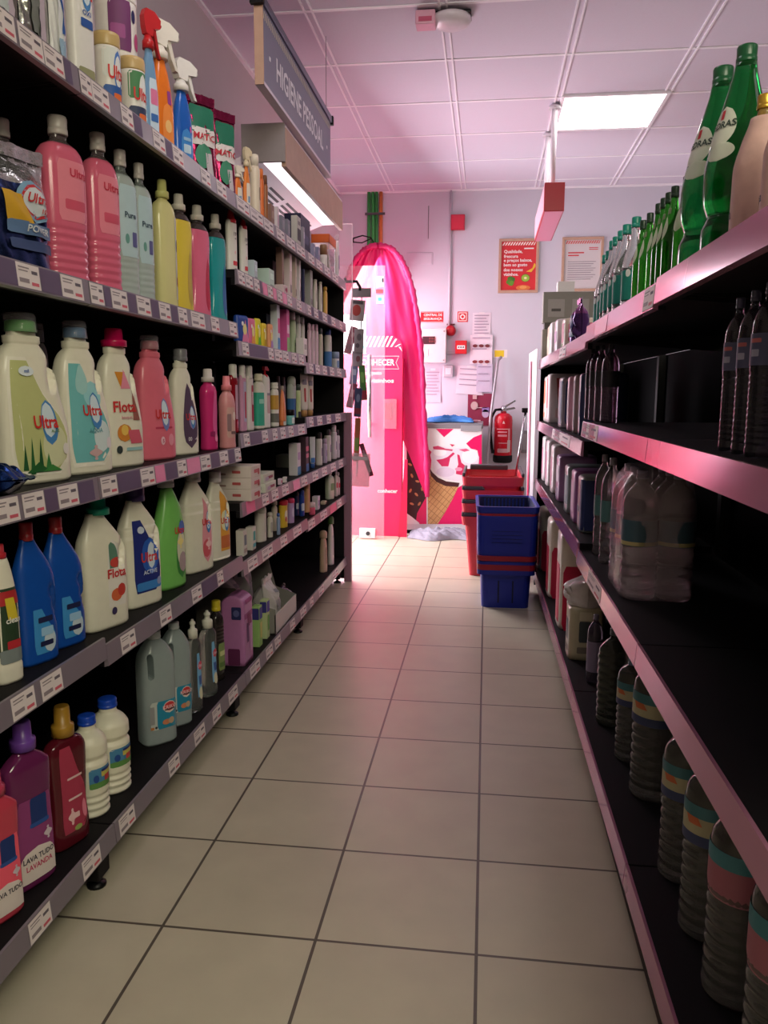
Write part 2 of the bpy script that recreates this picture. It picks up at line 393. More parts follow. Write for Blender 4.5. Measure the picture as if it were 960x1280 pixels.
# ------------------------------------------------------------------ placing on the shelves
ROT = {'L': PI/2, 'R': -PI/2}
def place(side, zs, px0, px1, ytop, r=.5, rnd=False, ins=.03, Dmax=.3, y=None, rz=0.):
    D, h = .07, .2; pc = (px0+px1)/2; W = .08; y_in = y
    for _ in range(8):
        i2 = ins+D/2*math.cos(rz)+W/2*abs(math.sin(rz))*.75
        yy = yat(side, pc, zs+h/2, i2) if y_in is None else y_in
        if y_in is None: yy = min(yy, 4.63-W/2)
        x = frontx(side, yy, i2)
        z = bis(lambda q: proj(x, yy, q)[1]-ytop, 0., 3.4); h = max(.012, z-zs)
        zc = proj(x, yy, zs+h/2)[2]; e = (px1-px0)/F*zc; hy = math.hypot(x, yy); A_ = max(0., math.atan2(yy, abs(x))-abs(rz)); ca, sa = math.cos(A_), math.sin(A_)
        if rnd: W = D = e
        else: W = e/(ca+r*sa); D = min(Dmax, r*W)
    return x, yy, h, W, D
INFO = []
def prod(side, zs, box, name, label, cat, r=.5, rnd=False, ins=.03, rz=0., group=None, Dmax=.3, y=None):
    x, yy, h, W, D = place(side, zs, box[0], box[1], box[2], r, rnd, ins, Dmax, y, rz)
    INFO.append((name, label[:40], round(x, 2), round(yy, 2), round(h, 3), round(W, 3), round(D, 3)))
    return thing(name, label, cat, (x, yy, zs), ROT[side]+rz, group), h, W, D
# ------------------------------------------------------------------ the setting
def nodes(m): m.use_nodes = True; return m.node_tree, m.node_tree.nodes['Principled BSDF']
def floor_mat():
    m = bpy.data.materials.new('floor_tiles'); nt, b = nodes(m); N = nt.nodes.new; Lk = nt.links.new
    tc = N('ShaderNodeTexCoord'); mp = N('ShaderNodeMapping'); mp.inputs['Location'].default_value = (-.005+3.3333, -1.483+3.3333, 0)
    br = N('ShaderNodeTexBrick'); br.offset = 0; br.squash = 1
    for k, v in (('Scale', 1.), ('Mortar Size', .0036), ('Mortar Smooth', .15), ('Bias', 0.), ('Brick Width', 1/3), ('Row Height', 1/3)): br.inputs[k].default_value = v
    br.inputs['Color1'].default_value = (.60, .545, .41, 1); br.inputs['Color2'].default_value = (.565, .51, .385, 1); br.inputs['Mortar'].default_value = (.11, .09, .07, 1)
    nz = N('ShaderNodeTexNoise'); nz.inputs['Scale'].default_value = 9; nz.inputs['Detail'].default_value = 6
    mx = N('ShaderNodeMix'); mx.data_type = 'RGBA'; mx.blend_type = 'MULTIPLY'; mx.inputs[0].default_value = .22
    Lk(tc.outputs['Object'], mp.inputs['Vector']); Lk(mp.outputs['Vector'], br.inputs['Vector']); Lk(tc.outputs['Object'], nz.inputs['Vector'])
    Lk(br.outputs['Color'], mx.inputs[6]); Lk(nz.outputs['Fac'], mx.inputs[7]); Lk(mx.outputs[2], b.inputs['Base Color'])
    bp = N('ShaderNodeBump'); bp.inputs['Strength'].default_value = .35; bp.inputs['Distance'].default_value = .002; bp.invert = True
    Lk(br.outputs['Fac'], bp.inputs['Height']); Lk(bp.outputs['Normal'], b.inputs['Normal'])
    mr = N('ShaderNodeMapRange'); mr.inputs['To Min'].default_value = .28; mr.inputs['To Max'].default_value = .44
    Lk(nz.outputs['Fac'], mr.inputs['Value']); Lk(mr.outputs['Result'], b.inputs['Roughness'])
    return m
ZC = 2.844
YB, XW = 7.1, -1.31
X1, Y0 = 3.4, -2.6
WALLB = mat((205, 202, 214), rough=.75, noise=.03, nscale=6.); WALLL = mat((196, 182, 186), rough=.8, noise=.04, nscale=5.)
CEIL = mat((216, 208, 222), rough=.85, noise=.03, nscale=90., bump=.15); RAIL = mat((244, 240, 246), rough=.5, noise=.02); GAP = mat((206, 196, 210), rough=.8)
def qbox(x0, x1, y0, y1, z0, z1, m, bev=0.): return MB().box(x0, x1, y0, y1, z0, z1, m, bev)
struct(qbox(XW-.1, X1+.1, Y0-.1, YB+.1, -.06, 0, floor_mat()), 'floor')
struct(qbox(XW-.1, X1+.1, YB, YB+.1, 0, ZC, WALLB), 'wall_back')
mb = qbox(XW-.1, XW, Y0-.1, 4.95, 0, ZC, WALLL); mb.box(XW-.1, XW, 4.95, 6.95, 2.3, ZC, WALLL); mb.box(XW-.1, XW, 6.95, YB, 0, ZC, WALLL)
struct(mb, 'wall_left')
struct(qbox(X1, X1+.1, Y0-.1, YB, 0, ZC, WALLL), 'wall_right')
struct(qbox(XW, X1, Y0-.1, Y0, 0, ZC, WALLL), 'wall_rear')
struct(qbox(-6., XW-.1, 2., 10., -.08, -.01, mat((150, 145, 140), rough=.8, nscale=15.)), 'ground')
# ceiling grid: recessed panels with double rails along the aisle and thin cross rails
mb = qbox(XW-.1, X1+.1, Y0-.1, YB+.1, ZC+.002, ZC+.08, CEIL)
struct(mb, 'ceiling')
mb = MB(); xs = [-.235+.61*k for k in range(-2, 7)]
for x in xs:
    for dx in (-.021, .013): mb.box(x+dx, x+dx+.009, Y0, YB, ZC-.004, ZC+.006, RAIL)
    mb.box(x-.012, x+.013, Y0, YB, ZC+.003, ZC+.006, GAP)
struct(mb, 'trim_1')
mb = MB(); y = 4.435-.605*11
while y < YB-.05:
    mb.box(XW, X1, y-.010, y+.010, ZC-.002, ZC+.006, RAIL); mb.box(XW, X1, y+.010, y+.014, ZC+.002, ZC+.006, GAP); y += .605
struct(mb, 'trim_2')
mb = MB(); mb.box(XW, XW+.02, Y0, YB, ZC-.012, ZC+.006, RAIL); mb.box(XW, X1, YB-.02, YB, ZC-.012, ZC+.006, RAIL); struct(mb, 'trim_3')
mb = MB(); mb.box(XW+.0, -.9, YB-.012, YB, 0, .08, RAIL); mb.box(.0, X1, YB-.012, YB, 0, .08, RAIL); struct(mb, 'baseboard_back')
# door leaf standing open across the aisle, tempered glass
DG = mat((250, 206, 214), rough=.08, alpha=.42, noise=0.)
D = MB().box(-1.29, -.775, 6.095, 6.105, .005, 2.078, mat((255, 202, 212), rough=.06, alpha=.2, noise=0.)).build('door_1'); D['kind'] = 'structure'  # pale pink tint stands for light reflected on the glass
mb = MB(); mb.tube([(-.885, 6.05, .80), (-.885, 6.05, 1.42)], .016, CHROME, 12)
for z in (.9, 1.32): mb.tube([(-.885, 6.05, z), (-.885, 6.1, z)], .009, CHROME)
mb.build('door_handle', D)
mb = MB().box(-.968, -.842, 6.085, 6.115, .008, .085, P(225, 222, 225), .004); mb.lathe([(.016, 6.078), (.016, 6.09)], mat((60, 55, 60), rough=.4), -.9, .046, 14, 'y'); mb.build('door_lock', D)
def plate(mb, x0, x1, z0, z1, y, mt, t=.001): mb.box(x0, x1, y-t, y, z0, z1, mt)
mb = MB(); plate(mb, -.84, -.785, 1.92, 2.0, 6.094, PAPER(240, 240, 240)); plate(mb, -.8, -.787, 1.955, 1.985, 6.0925, INK); plate(mb, -.845, -.79, 1.875, 1.905, 6.094, PAPER(205, 60, 70)); plate(mb, -.84, -.785, 1.80, 1.86, 6.094, PAPER(238, 240, 240)); plate(mb, -.83, -.8, 1.82, 1.845, 6.0925, PAPER(70, 170, 160)); mb.build('sticker', D)
mb = MB(); plate(mb, -1.09, -.92, 1.43, 1.72, 6.094, PAPER(248, 246, 246)); plate(mb, -.96, -.945, 1.55, 1.57, 6.092, PAPER(70, 160, 150)); plate(mb, -.95, -.935, 1.47, 1.49, 6.092, PAPER(70, 160, 150)); mb.build('notice_sheet', D)
# door frame around the entrance
mb = MB(); AL = mat((150, 145, 150), rough=.4, metal=.6)
for y in (4.95, 6.91): mb.box(XW-.1, XW+.004, y, y+.04, 0, 2.3, AL)
mb.box(XW-.1, XW+.004, 4.95, 6.95, 2.26, 2.3, AL); struct(mb, 'trim_4')
# ------------------------------------------------------------------ ceiling fittings
def ceiling_light(x0, y0, e, label):
    t = thing('ceiling_light', label, 'light', (x0+.29, y0+.3, ZC-.006), 0, 'ceiling light panels'); mb = MB(); a = .285
    for q in ((-a, a, -a-.02, -a), (-a, a, a, a+.02), (-a-.02, -a, -a-.02, a+.02), (a, a+.02, -a-.02, a+.02)): mb.box(*q, -.006, .008, RAIL)
    mb.build('frame', t)
    MB().box(-a, a, -a, a, -.003, .006, mat((255, 250, 246), emit=e, noise=0.)).build('diffuser', t)
LIGHT_MAIN, LIGHT_REAR = 9., 2.6
ceiling_light(.405, 5.0, LIGHT_MAIN, 'lit square white light panel set into the ceiling grid')
for k, (x, y) in enumerate(((.405, -1.1), (-.815, -1.1), (1.6, .75))):
    ceiling_light(x, y, LIGHT_REAR, 'dimmer ceiling panel behind the viewer, ' + ('above the right shelves', 'above the left shelves', 'beyond the right shelves')[k])
t = thing('ceiling_sensor', 'round white dome sensor on the ceiling at the top of the picture', 'sensor', (-.2, 3.93, ZC-.004))
MB().box(-.16, .09, -.05, .05, -.012, 0, BLACKG, .004).build('base_plate', t)
MB().lathe([(.088, -.012), (.09, -.024), (.084, -.038), (.06, -.05), (.02, -.055)], P(225, 215, 222), n=28).build('dome', t)
t = thing('alarm_box', 'small pinkish white box beside the ceiling dome sensor', 'box', (-.315, 3.9, ZC-.004))
MB().box(-.045, .045, -.04, .04, -.06, 0, P(228, 170, 190), .006).build('housing', t)
MB().box(-.03, .03, -.042, -.04, -.05, -.03, P(200, 90, 120)).build('stripe', t)
# aisle sign hung on wires
SX, SY0, SY1 = -.816, 2.905, 4.13
t = thing('hanging_sign', 'long grey aisle sign reading HIGIENE PESSOAL hung from the ceiling', 'sign', (SX, (SY0+SY1)/2, 2.2)); hl = (SY1-SY0)/2
SG = mat((118, 116, 138), rough=.5, noise=.03); WOOD = mat((186, 150, 128), rough=.55, noise=.12, nscale=25.)
MB().box(-.012, .012, -hl, hl, .012, .262, SG).build('board', t)
mb = MB().box(-.016, .016, -hl-.005, hl+.005, 0, .012, P(205, 195, 205)); mb.box(-.016, .016, -hl-.006, -hl, 0, .28, WOOD); mb.build('edge_trim', t, 'pale bottom edge and wood coloured end')
mb = MB().box(-.02, .02, -hl-.02, hl+.02, .262, .292, mat((70, 74, 96), rough=.35, metal=.5), .003); mb.box(-.024, .024, -hl-.03, -hl-.01, .255, .297, BLACK); mb.box(-.024, .024, hl+.01, hl+.03, .255, .297, BLACK); mb.build('top_rail', t)
mb = MB(); k = -hl+.01
while k < hl-.02:
    mb.add([(.0128, k, .222), (.0128, k+.008, .222), (.0128, k+.02, .25), (.0128, k+.012, .25)], [(0, 1, 2, 3)], PAPER(205, 195, 170)); k += .019
mb.build('stripe_border', t)
mb = MB(); text_on(mb, 'HIGIENE PESSOAL', lambda a, b: (.0132, a, .118+b), .085, PAPER(235, 232, 240), .86)
for s in (-1, 1): mb.box(.0125, .0135, s*.52-.008, s*.52+.008, .112, .126, PAPER(235, 232, 240))
mb.build('lettering', t)
mb = MB()
for s in (-1, 1): mb.tube([(0, s*(hl-.04), .29), (0, s*(hl-.04), ZC-2.2)], .0016, GREYP, 6)
mb.build('wire', t)
# red box sign hanging over the right shelves
t = thing('hanging_sign', 'red box shaped sign hung from the ceiling on two white poles', 'sign', (.362, 5.38, 2.185))
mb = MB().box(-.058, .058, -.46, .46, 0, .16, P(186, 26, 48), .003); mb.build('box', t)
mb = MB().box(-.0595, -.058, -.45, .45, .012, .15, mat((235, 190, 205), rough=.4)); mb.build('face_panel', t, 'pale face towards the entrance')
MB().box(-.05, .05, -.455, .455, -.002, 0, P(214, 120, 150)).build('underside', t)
for yy in (-.24, .28):
    mb = MB(); mb.tube([(0, yy, .16), (0, yy, ZC-2.185)], .017, P(225, 218, 225), 12); mb.lathe([(.035, ZC-2.185-.03), (.035, ZC-2.185-.012), (.02, ZC-2.185-.006)], P(205, 198, 205), 0, yy); mb.build('pole', t)
# canopy with lit underside above the far left bays
t = thing('shelf_canopy', 'wood fronted canopy with bright underside above the far left shelves', 'canopy', (0, 0, 0))
mb = MB().box(-1.0, -.822, 3.27, 3.285, 2.045, 2.192, mat((150, 140, 140), rough=.6), .002); mb.build('end_panel', t, 'grey end panel')
mb = MB().box(-.84, -.82, 3.286, 4.56, 2.03, 2.178, WOOD, .002); mb.box(-.836, -.824, 3.286, 4.56, 2.178, 2.19, P(230, 215, 220)); mb.build('fascia', t, 'wood effect front board')
MB().box(-1.0, -.84, 3.286, 4.56, 2.11, 2.178, P(150, 140, 145)).build('top_box', t)
mb = MB().box(-.93, -.842, 3.29, 4.55, 2.06, 2.11, mat((255, 238, 244), emit=1.5, noise=0.)); mb.build('light_diffuser', t)
WP = P(238, 222, 232)
mb = MB(); mb.add([(-.93, 3.29, 2.06), (-.93, 4.56, 2.06), (-1.3, 4.56, 1.93), (-1.3, 3.29, 1.93), (-.93, 3.29, 2.11), (-.93, 4.56, 2.11), (-1.3, 4.56, 1.95), (-1.3, 3.29, 1.95)], [(0, 1, 2, 3), (7, 6, 5, 4), (0, 3, 7, 4), (1, 5, 6, 2), (0, 4, 5, 1), (2, 6, 7, 3)], WP, False)
mb.build('back_panel', t)
for g in range(4):
    mb = MB(); ya = 3.34+g*.3
    for k in range(4):
        u0 = .13+k*.07; u1 = u0+.035
        pa = lambda u, yy: (-.93-.37*u, yy, 2.059-.13*u)
        mb.add([pa(u0, ya), pa(u0, ya+.24), pa(u1, ya+.24), pa(u1, ya)], [(0, 1, 2, 3)], mat((70, 40, 60), rough=.6))
    mb.build('slot_grille', t)
mb = MB(); pts = [(-1.0+.01*math.sin(3.1*i), 3.33+i*.075, 1.99-.02*i+.02*math.sin(2.3*i)+(.0 if i < 9 else .02*(i-9))) for i in range(13)]
mb.tube(pts, .004, BLACK, 6)
for i in range(1, 12, 2): mb.tube([pts[i], (pts[i][0]-.03, pts[i][1]+.02, pts[i][2]+.03)], .003, BLACK, 5)
tag(mb.build('cable'), 'thin black cable with side clips strung below the canopy', 'cable')
# ------------------------------------------------------------------ gondola frames and shelves
SHB = mat((20, 18, 20), rough=.6, noise=.3, nscale=300., spec=.15)
STRIP = {'L': mat((122, 112, 122), rough=.28, noise=.06, nscale=8.), 'R': mat((190, 128, 156), rough=.13, metal=.45, noise=.06, nscale=8.)}  # right strips: pink reflection partly put into the base colour
TAGW = PAPER(226, 216, 214); TAGV = PAPER(92, 76, 104); TAGR = PAPER(205, 90, 105); TAGG = PAPER(140, 128, 132)
def shelf(side, y0, y1, z, label, tags=(), depth=.42, dark=(), pink=()):
    ym = (y0+y1)/2; X = frontx(side, ym, 0); h = (y1-y0)/2-.002
    sg = 1 if side == 'L' else -1
    t = thing('shelf', label, 'shelf', (X, ym, z), ROT[side]+(0 if side == 'L' else .0079), 'shelves of the '+('left' if side == 'L' else 'right')+' unit')
    mb = MB().box(-h, h, .006, depth, -.028, -.0005, SHB, .002); mb.box(-h, h, .006, .02, -.05, -.028, SHB); mb.build('shelf_board', t)
    for s in (-1, 1) if z > .2 else ():
        MB().prism([(.03, -.028), (depth, -.028), (depth, -.058), (.12, -.036)], s*h*.985-.0015, s*h*.985+.0015, BLACK, 'yz').build('bracket', t)
    mb = MB(); mb.add([(-h, 0, .001), (h, 0, .001), (h, -.004, -.047), (-h, -.004, -.047), (-h, .006, .001), (h, .006, .001), (h, .006, -.05), (-h, .006, -.05)], [(3, 2, 1, 0), (0, 1, 5, 4), (2, 3, 7, 6), (0, 4, 7, 3), (1, 2, 6, 5)], STRIP[side], False)
    st = mb.build('price_strip', t)
    def card(px0, px1, kind):
        def yy(px): return bis(lambda q: proj(frontx(side, q, 0), q, z-.02)[0]-px, .3, 9.)
        a, b = sorted((sg*(yy(px0)-ym), sg*(yy(px1)-ym))); a = max(a, -h); b = min(b, h)
        if b-a < .004: return
        m2 = MB(); f = lambda x, q, o: (x, -.0008-o-.004*q, -.002-.042*q)
        m2.add([f(a, 0, 0), f(b, 0, 0), f(b, 1, 0), f(a, 1, 0)], [(3, 2, 1, 0)], {'w': TAGW, 'v': TAGV, 'p': P(226, 120, 160, rough=.25)}[kind], False)
        if kind == 'w' and b-a > .02:
            w = b-a
            for u0, u1, q0, q1, c in ((.08, .55, .14, .2, TAGG), (.08, .48, .28, .33, TAGG), (.64, .9, .24, .38, mat((96, 88, 98), rough=.6)), (.08, .5, .62, .8, TAGG), (.6, .92, .72, .86, TAGR)):
                m2.add([f(a+w*u0, q0, .0004), f(a+w*u1, q0, .0004), f(a+w*u1, q1, .0004), f(a+w*u0, q1, .0004)], [(3, 2, 1, 0)], c, False)
        m2.build('price_tag', st)
    for a, b in tags: card(a, b, 'w')
    for a, b in dark: card(a, b, 'v')
    for a, b in pink: card(a, b, 'p')
    return t
def frame(side, label, ztop, y0=.55, y1=4.65, depth=.46):
    t = thing('shelving_frame', label, 'shelving', (0, 0, 0)); sg = -1 if side == 'L' else 1
    xb = lambda y: frontx(side, y, depth)
    mb = MB(); a, b = xb(y0), xb(y1)
    vs = [(a, y0, .02), (b, y1, .02), (b, y1, ztop), (a, y0, ztop), (a+sg*.015, y0, .02), (b+sg*.015, y1, .02), (b+sg*.015, y1, ztop), (a+sg*.015, y0, ztop)]
    mb.add(vs, [(0, 1, 2, 3), (7, 6, 5, 4), (0, 4, 5, 1), (3, 2, 6, 7), (0, 3, 7, 4), (1, 5, 6, 2)], PANEL, False); mb.build('back_panel', t)
    for y in (.6, 1.6, 2.6, 3.6, 4.62):
        x = frontx(side, y, 0); xbk = xb(y)
        MB().box(min(xbk, xbk-sg*.03), max(xbk, xbk-sg*.03), y-.02, y+.02, .02, ztop, BLACK).build('upright', t)
        mb = MB(); xa = x+sg*.03; lo, hi = sorted((xa, xbk)); mb.box(lo, hi, y-.028, y+.028, .026, .105, BLACK, .003); f = mb.build('foot', t)
        m2 = MB(); m2.lathe([(.022, 0), (.022, .006), (.012, .012), (.007, .014), (.007, .03)], BLACKG, x+sg*.05, y-.0, 14)
        m2.build('levelling_pad', f)
    return t
FL = frame('L', 'long black metal shelving frame along the left side of the aisle', 1.74)
FR = frame('R', 'long black metal shelving frame along the right side of the aisle', 1.30)
MB().box(.30, .76, 4.654, 4.664, .02, 1.30, PANEL).build('end_panel', FR, 'black panel closing the far end')
MB().box(-1.29, -.835, 4.655, 4.668, 0.02, 1.74, BLACK).build('end_panel', FL, 'black panel closing the far end')
MB().box(-.835, -.79, 4.655, 4.69, 0.0, 1.02, P(150, 112, 128), .003).build('end_post', FL, 'mauve post at the far end')
mb = MB(); mb.add([(.247, 4.71, .05), (.276, 4.62, .05), (.278, 4.62, .05), (.278, 4.71, .05), (.235, 4.71, 1.36), (.274, 4.62, 1.385), (.278, 4.62, 1.385), (.278, 4.71, 1.36)], [(3, 2, 1, 0), (4, 5, 6, 7), (0, 1, 5, 4), (1, 2, 6, 5), (2, 3, 7, 6), (3, 0, 4, 7)], P(228, 222, 226), False)
mb.add([(.2475, 4.699, .3), (.2555, 4.674, .3), (.2465, 4.674, 1.32), (.2385, 4.699, 1.31)], [(0, 1, 2, 3)], P(222, 70, 110), False); mb.build('end_panel', FR, 'white end panel with pink stripe')
BAY = ('nearest bay', 'second bay', 'third bay', 'farthest bay')
S = lambda y0, y1, z, lab, tags, **k: shelf('L', y0, y1, z, lab, tags, **k)
S(.6, 1.6, 1.765, 'topmost left shelf in nearest bay under the silver pouches and white tubs', [(-20, 17), (21, 52), (53, 78)], dark=[(79, 88)])
S(1.6, 2.6, 1.765, 'topmost left shelf under the orange and blue trigger spray bottles', [(89, 113), (113.5, 135), (150, 165), (190, 205), (215, 228), (250, 262), (270, 282)], dark=[(166, 176), (206, 214)])
S(2.6, 3.6, 1.765, 'topmost left shelf under the small orange sprays and navy box', [(295, 311), (312, 328), (329, 341), (345, 355), (358, 368), (370, 381)])
S(3.6, 4.65, 1.765, 'topmost left shelf in farthest bay under the orange tray', [(385, 392), (395, 402), (405, 412), (415, 422)])
S(.6, 1.6, 1.356, 'left shelf in nearest bay under the foil detergent bag', [(19, 48), (75, 102)], dark=[(-10, 19), (49, 74)])
S(1.6, 2.6, 1.356, 'left shelf under the clear and yellow softener bottles', [(107, 128), (138, 158), (170, 187), (198, 212), (222, 233), (238, 255), (263, 273), (286, 295)], dark=[(129, 137), (159, 169), (188, 197), (213, 221)])
S(2.6, 3.6, 1.53, 'left shelf under the white bottles with red caps', [(297, 305), (306, 315), (317, 323.5), (334, 340), (346, 352), (358.5, 364), (370, 376)], dark=[(324, 327)], pink=[(327.5, 333.5), (340.5, 345), (352.5, 358)])
S(3.6, 4.65, 1.53, 'left shelf in farthest bay under the oval white bottles', [(384, 388), (392, 397), (403, 408), (414, 418.5), (424, 427)], dark=[(388.5, 391.5), (397.5, 402), (409, 413)])
S(2.6, 3.6, 1.30, 'left shelf under the colourful sanitary pad packs', [(302, 310), (335, 341), (343, 352), (353, 360), (364, 370), (373, 379)], dark=[(311, 334)])
S(3.6, 4.65, 1.268, 'left shelf under the pale pink spray cans', [(386, 391), (394, 399), (403, 408), (412, 417), (421, 426)], dark=[(391.5, 393.5), (408.5, 411.5)])
S(.6, 1.6, .949, 'left shelf in nearest bay under the aloe detergent bottle', [(-12, 22), (27, 54), (71, 96)], dark=[(55, 70), (97, 116)])
S(1.6, 2.6, .949, 'left shelf under the pink detergent and magenta softener bottles', [(125, 145), (175, 192), (221, 232), (250, 262), (274, 284), (293, 302)], dark=[(146, 174), (206, 220), (263, 273), (285, 292)], pink=[(193, 205), (233, 249)])  # farther pink tag has the pink light on it put into its colour
S(2.6, 3.6, .993, 'left shelf under the mouthwash and teal shampoo bottles', [(304, 311), (327, 334), (340, 346), (350, 356), (360, 366), (372, 380)], dark=[(312, 326)])
S(3.6, 4.65, 1.02, 'left shelf in farthest bay under the two standing white tubes', [(386, 391), (396, 402), (408, 413), (419, 425)], dark=[(391.5, 395.5), (402.5, 407.5), (413.5, 418.5)])
S(2.6, 3.6, .757, 'left shelf under the stacked flat white cartons', [(327, 335), (339, 347), (352, 360), (376, 384)], pink=[(307, 318), (366, 374)])
S(3.6, 4.65, .757, 'left shelf in farthest bay under the black capped deodorants', [(390, 397), (402, 408), (413, 419), (423, 428)])
S(.6, 1.6, .595, 'left shelf in nearest bay under the two blue bleach bottles', [(13, 42), (50, 76)])
S(1.6, 2.6, .577, 'left shelf under the green detergent bottle', [(150, 168), (199, 213), (239, 251), (271, 278)], dark=[(252, 270)])
S(2.6, 3.6, .55, 'left shelf under the small white soap cartons and yellow kids bottle', [(309, 321), (327, 340), (350, 358), (366, 376)])
S(3.6, 4.65, .535, 'left shelf in farthest bay under the pale green hand soap bottle', [(385, 393), (400, 408), (421, 426)], pink=[(412, 420)])
S(.6, 1.6, .155, 'lowest left shelf in nearest bay under the purple floor cleaner', [(35, 62), (102, 124)])
S(1.6, 2.6, .155, 'lowest left shelf under the clear jugs', [(148, 167), (210, 223), (242, 255), (265, 275), (285, 296)])
S(2.6, 3.6, .155, 'lowest left shelf under the grey cardboard tray', [(312, 324), (332, 340), (343, 350), (362, 368), (375, 382)])
S(3.6, 4.65, .155, 'lowest left shelf in farthest bay with two slim bottles', [(387, 391), (398, 404), (415, 422)])
S = lambda y0, y1, z, lab, tags=(), **k: shelf('R', y0, y1, z, lab, tags, **k)
ZR5, ZR4, ZR2, ZR1 = (1.352, 1.338, 1.325), (1.05, 1.045, .982), (.632, .632, .655), .152
S(.6, 1.6, 1.345, 'topmost right shelf in nearest bay under the tall green bottles')
S(1.6, 2.6, 1.338, 'topmost right shelf under the row of small green bottles', [(806, 822)], pink=[(828, 850), (745, 760)])
S(2.6, 4.65, 1.32, 'topmost right shelf in far bays under the purple bag', [(700, 708)])
S(.6, 1.6, 1.045, 'nearly empty right shelf with ribbed bottles at the picture edge')
S(1.6, 2.6, 1.045, 'empty right shelf with four dark bottles at its far end', [(727, 748)], pink=[(729, 734), (737, 744)])
S(2.6, 4.65, .982, 'right shelf in far bays under the orange and navy paper packs', [(691, 713)], pink=[(694, 700)])
S(.6, 1.6, .632, 'empty right shelf in nearest bay at knee height')
S(1.6, 2.6, .632, 'right shelf under the shrink wrapped bottle pack', [(736, 752)])
S(2.6, 4.65, .652, 'right shelf in far bays under the shiny white and purple packs')
S(.6, 1.6, .152, 'lowest right shelf in nearest bay under large water bottles')
S(1.6, 2.6, .152, 'lowest right shelf in second bay under ribbed water bottles')
S(2.6, 4.65, .152, 'lowest right shelf in far bays under the red and white packs')
# ------------------------------------------------------------------ LEFT: topmost shelf
L6, L5A, L5B, L45, L45B, L4A, L4B, L4C, L3B, L30, L31, L32, L33, L2 = 1.765, 1.356, 1.53, 1.30, 1.268, .949, .993, 1.02, .757, .595, .577, .55, .535, .155
ULT = (206, 44, 40); BLU = (40, 84, 160); WH = (232, 228, 220); CREAM = P(226, 222, 204)
def logo(u, v, h, w=.34, c=ULT, ring=(70, 130, 190)):
    h *= 1.28; w *= 1.1   # round swirl behind the word
    return [('o', u+.12, v-.005, w*.62, h*1.75, ring), ('o', u+.1, v+.01, w*.5, h*1.35, (205, 222, 232))], [('Ultra', u-.02, v, h, c, 0., .8)]
def bot(zs, box, lab, p, H2W, mt, cp, ps=(), ts=(), cat='bottle', name='detergent_bottle', side='L', group=None, rnd=False, ins=.03, Dmax=.3, rz=None, **k):
    if rz is None: rz = -.34 if side == 'L' else .5
    t, h, W, D = prod(side, zs, box, name, lab, cat, H2W, rnd, ins, rz, group, Dmax); bottle(t, h, W, D, p, mt, cp, ps, ts, **k); return t, h, W, D
t, h, W, D = prod('L', L6, (14, 52, -60), 'pouch', 'silver see-through pouch at the left edge of the topmost shelf', 'pouch', .45)
pouch(t, h, W, D, FOIL(150, 150, 145), None, [('r', .1, .35, .5, .2, (120, 125, 118)), ('r', .45, .3, .16, .16, (60, 62, 60))], seed=1)
t, h, W, D = prod('L', L6, (-30, 12, -60), 'pouch', 'pale teal pouch cut by the top left corner of the picture', 'pouch', .45)
pouch(t, h, W, D, mat((150, 185, 190), rough=.25, bump=.3), None, [('r', .1, .4, .6, .2, (205, 215, 215))], seed=2)
t, h, W, D = prod('L', L6, (54, 81, -40), 'pouch', 'white and blue laundry pouch between silver pouch and tall white bottle', 'pouch', .5)
pouch(t, h, W, D, mat((205, 205, 205), rough=.25, bump=.3), None, [('r', .2, .5, .55, .3, (225, 228, 230)), ('r', .45, .55, .28, .2, BLU), ('r', .1, .2, .6, .08, (160, 190, 215))], [], seed=3)
lg = logo(.1, .66, .05, .6)
bot(L6, (79, 119, -70), 'tall white stain remover bottle with round red and blue logo on top shelf', STR, .55, P(228, 226, 220), ('screw', P(220, 220, 220), .3, .86), lg[0]+[('r', .15, .46, .55, .03, BLU), ('r', 0, .1, .7, .05, (150, 150, 110))], lg[1]+[('OXI', .12, .53, .035, BLU)], name='stain_remover_bottle', n=3)
TB = []
for box, lid, top, rng, lab in (((118, 151, 46), (196, 168, 110), (218, 222, 214), (70, 120, 190), 'small white tub with gold lid and blue print below the purple tub'), ((150, 182, 74), (198, 168, 112), (70, 130, 80), (222, 228, 220), 'small green and white tub with gold lid beside the blue printed one')):
    t, h, W, D = prod('L', L6, box, 'powder_tub', lab, 'tub', 1., True, rz=-.5)
    tub(t, h, W, P(226, 222, 212), P(*lid, rough=.35), [('r', .0, .62, .85, .18, top), ('o', .3, .52, .42, .26, rng), ('o', .3, .52, .34, .2, (225, 228, 225)), ('r', 0, .2, .85, .14, (40, 90, 160) if rng[0] == 70 else (50, 60, 90)), ('r', .2, .2, .4, .05, (225, 110, 50))], [('Ultra', .28, .5, .17, ULT, 0., .62)]); TB.append((t, h, W))
a, b = TB
ta = a[0].location; tb_ = b[0].location; zt = max(a[1], b[1])+L6
t, h, W, D = prod('L', zt, (119, 171, -8), 'powder_tub', 'large purple and white tub with white lid stacked on the two gold lidded tubs', 'tub', 1., True, ins=.05, rz=-.5)
t.location.z = zt; tub(t, h, W, P(228, 224, 218), P(232, 228, 220), [('r', -.35, .45, .5, .36, (110, 50, 100)), ('r', -.5, .36, .3, .1, (150, 70, 130)), ('o', .32, .62, .14, .1, (40, 40, 90)), ('o', .55, .28, .2, .13, (190, 80, 130))])
if abs(a[1]-b[1]) > .001: (a if a[1] < b[1] else b)[0].scale.z = max(a[1], b[1])/min(a[1], b[1])
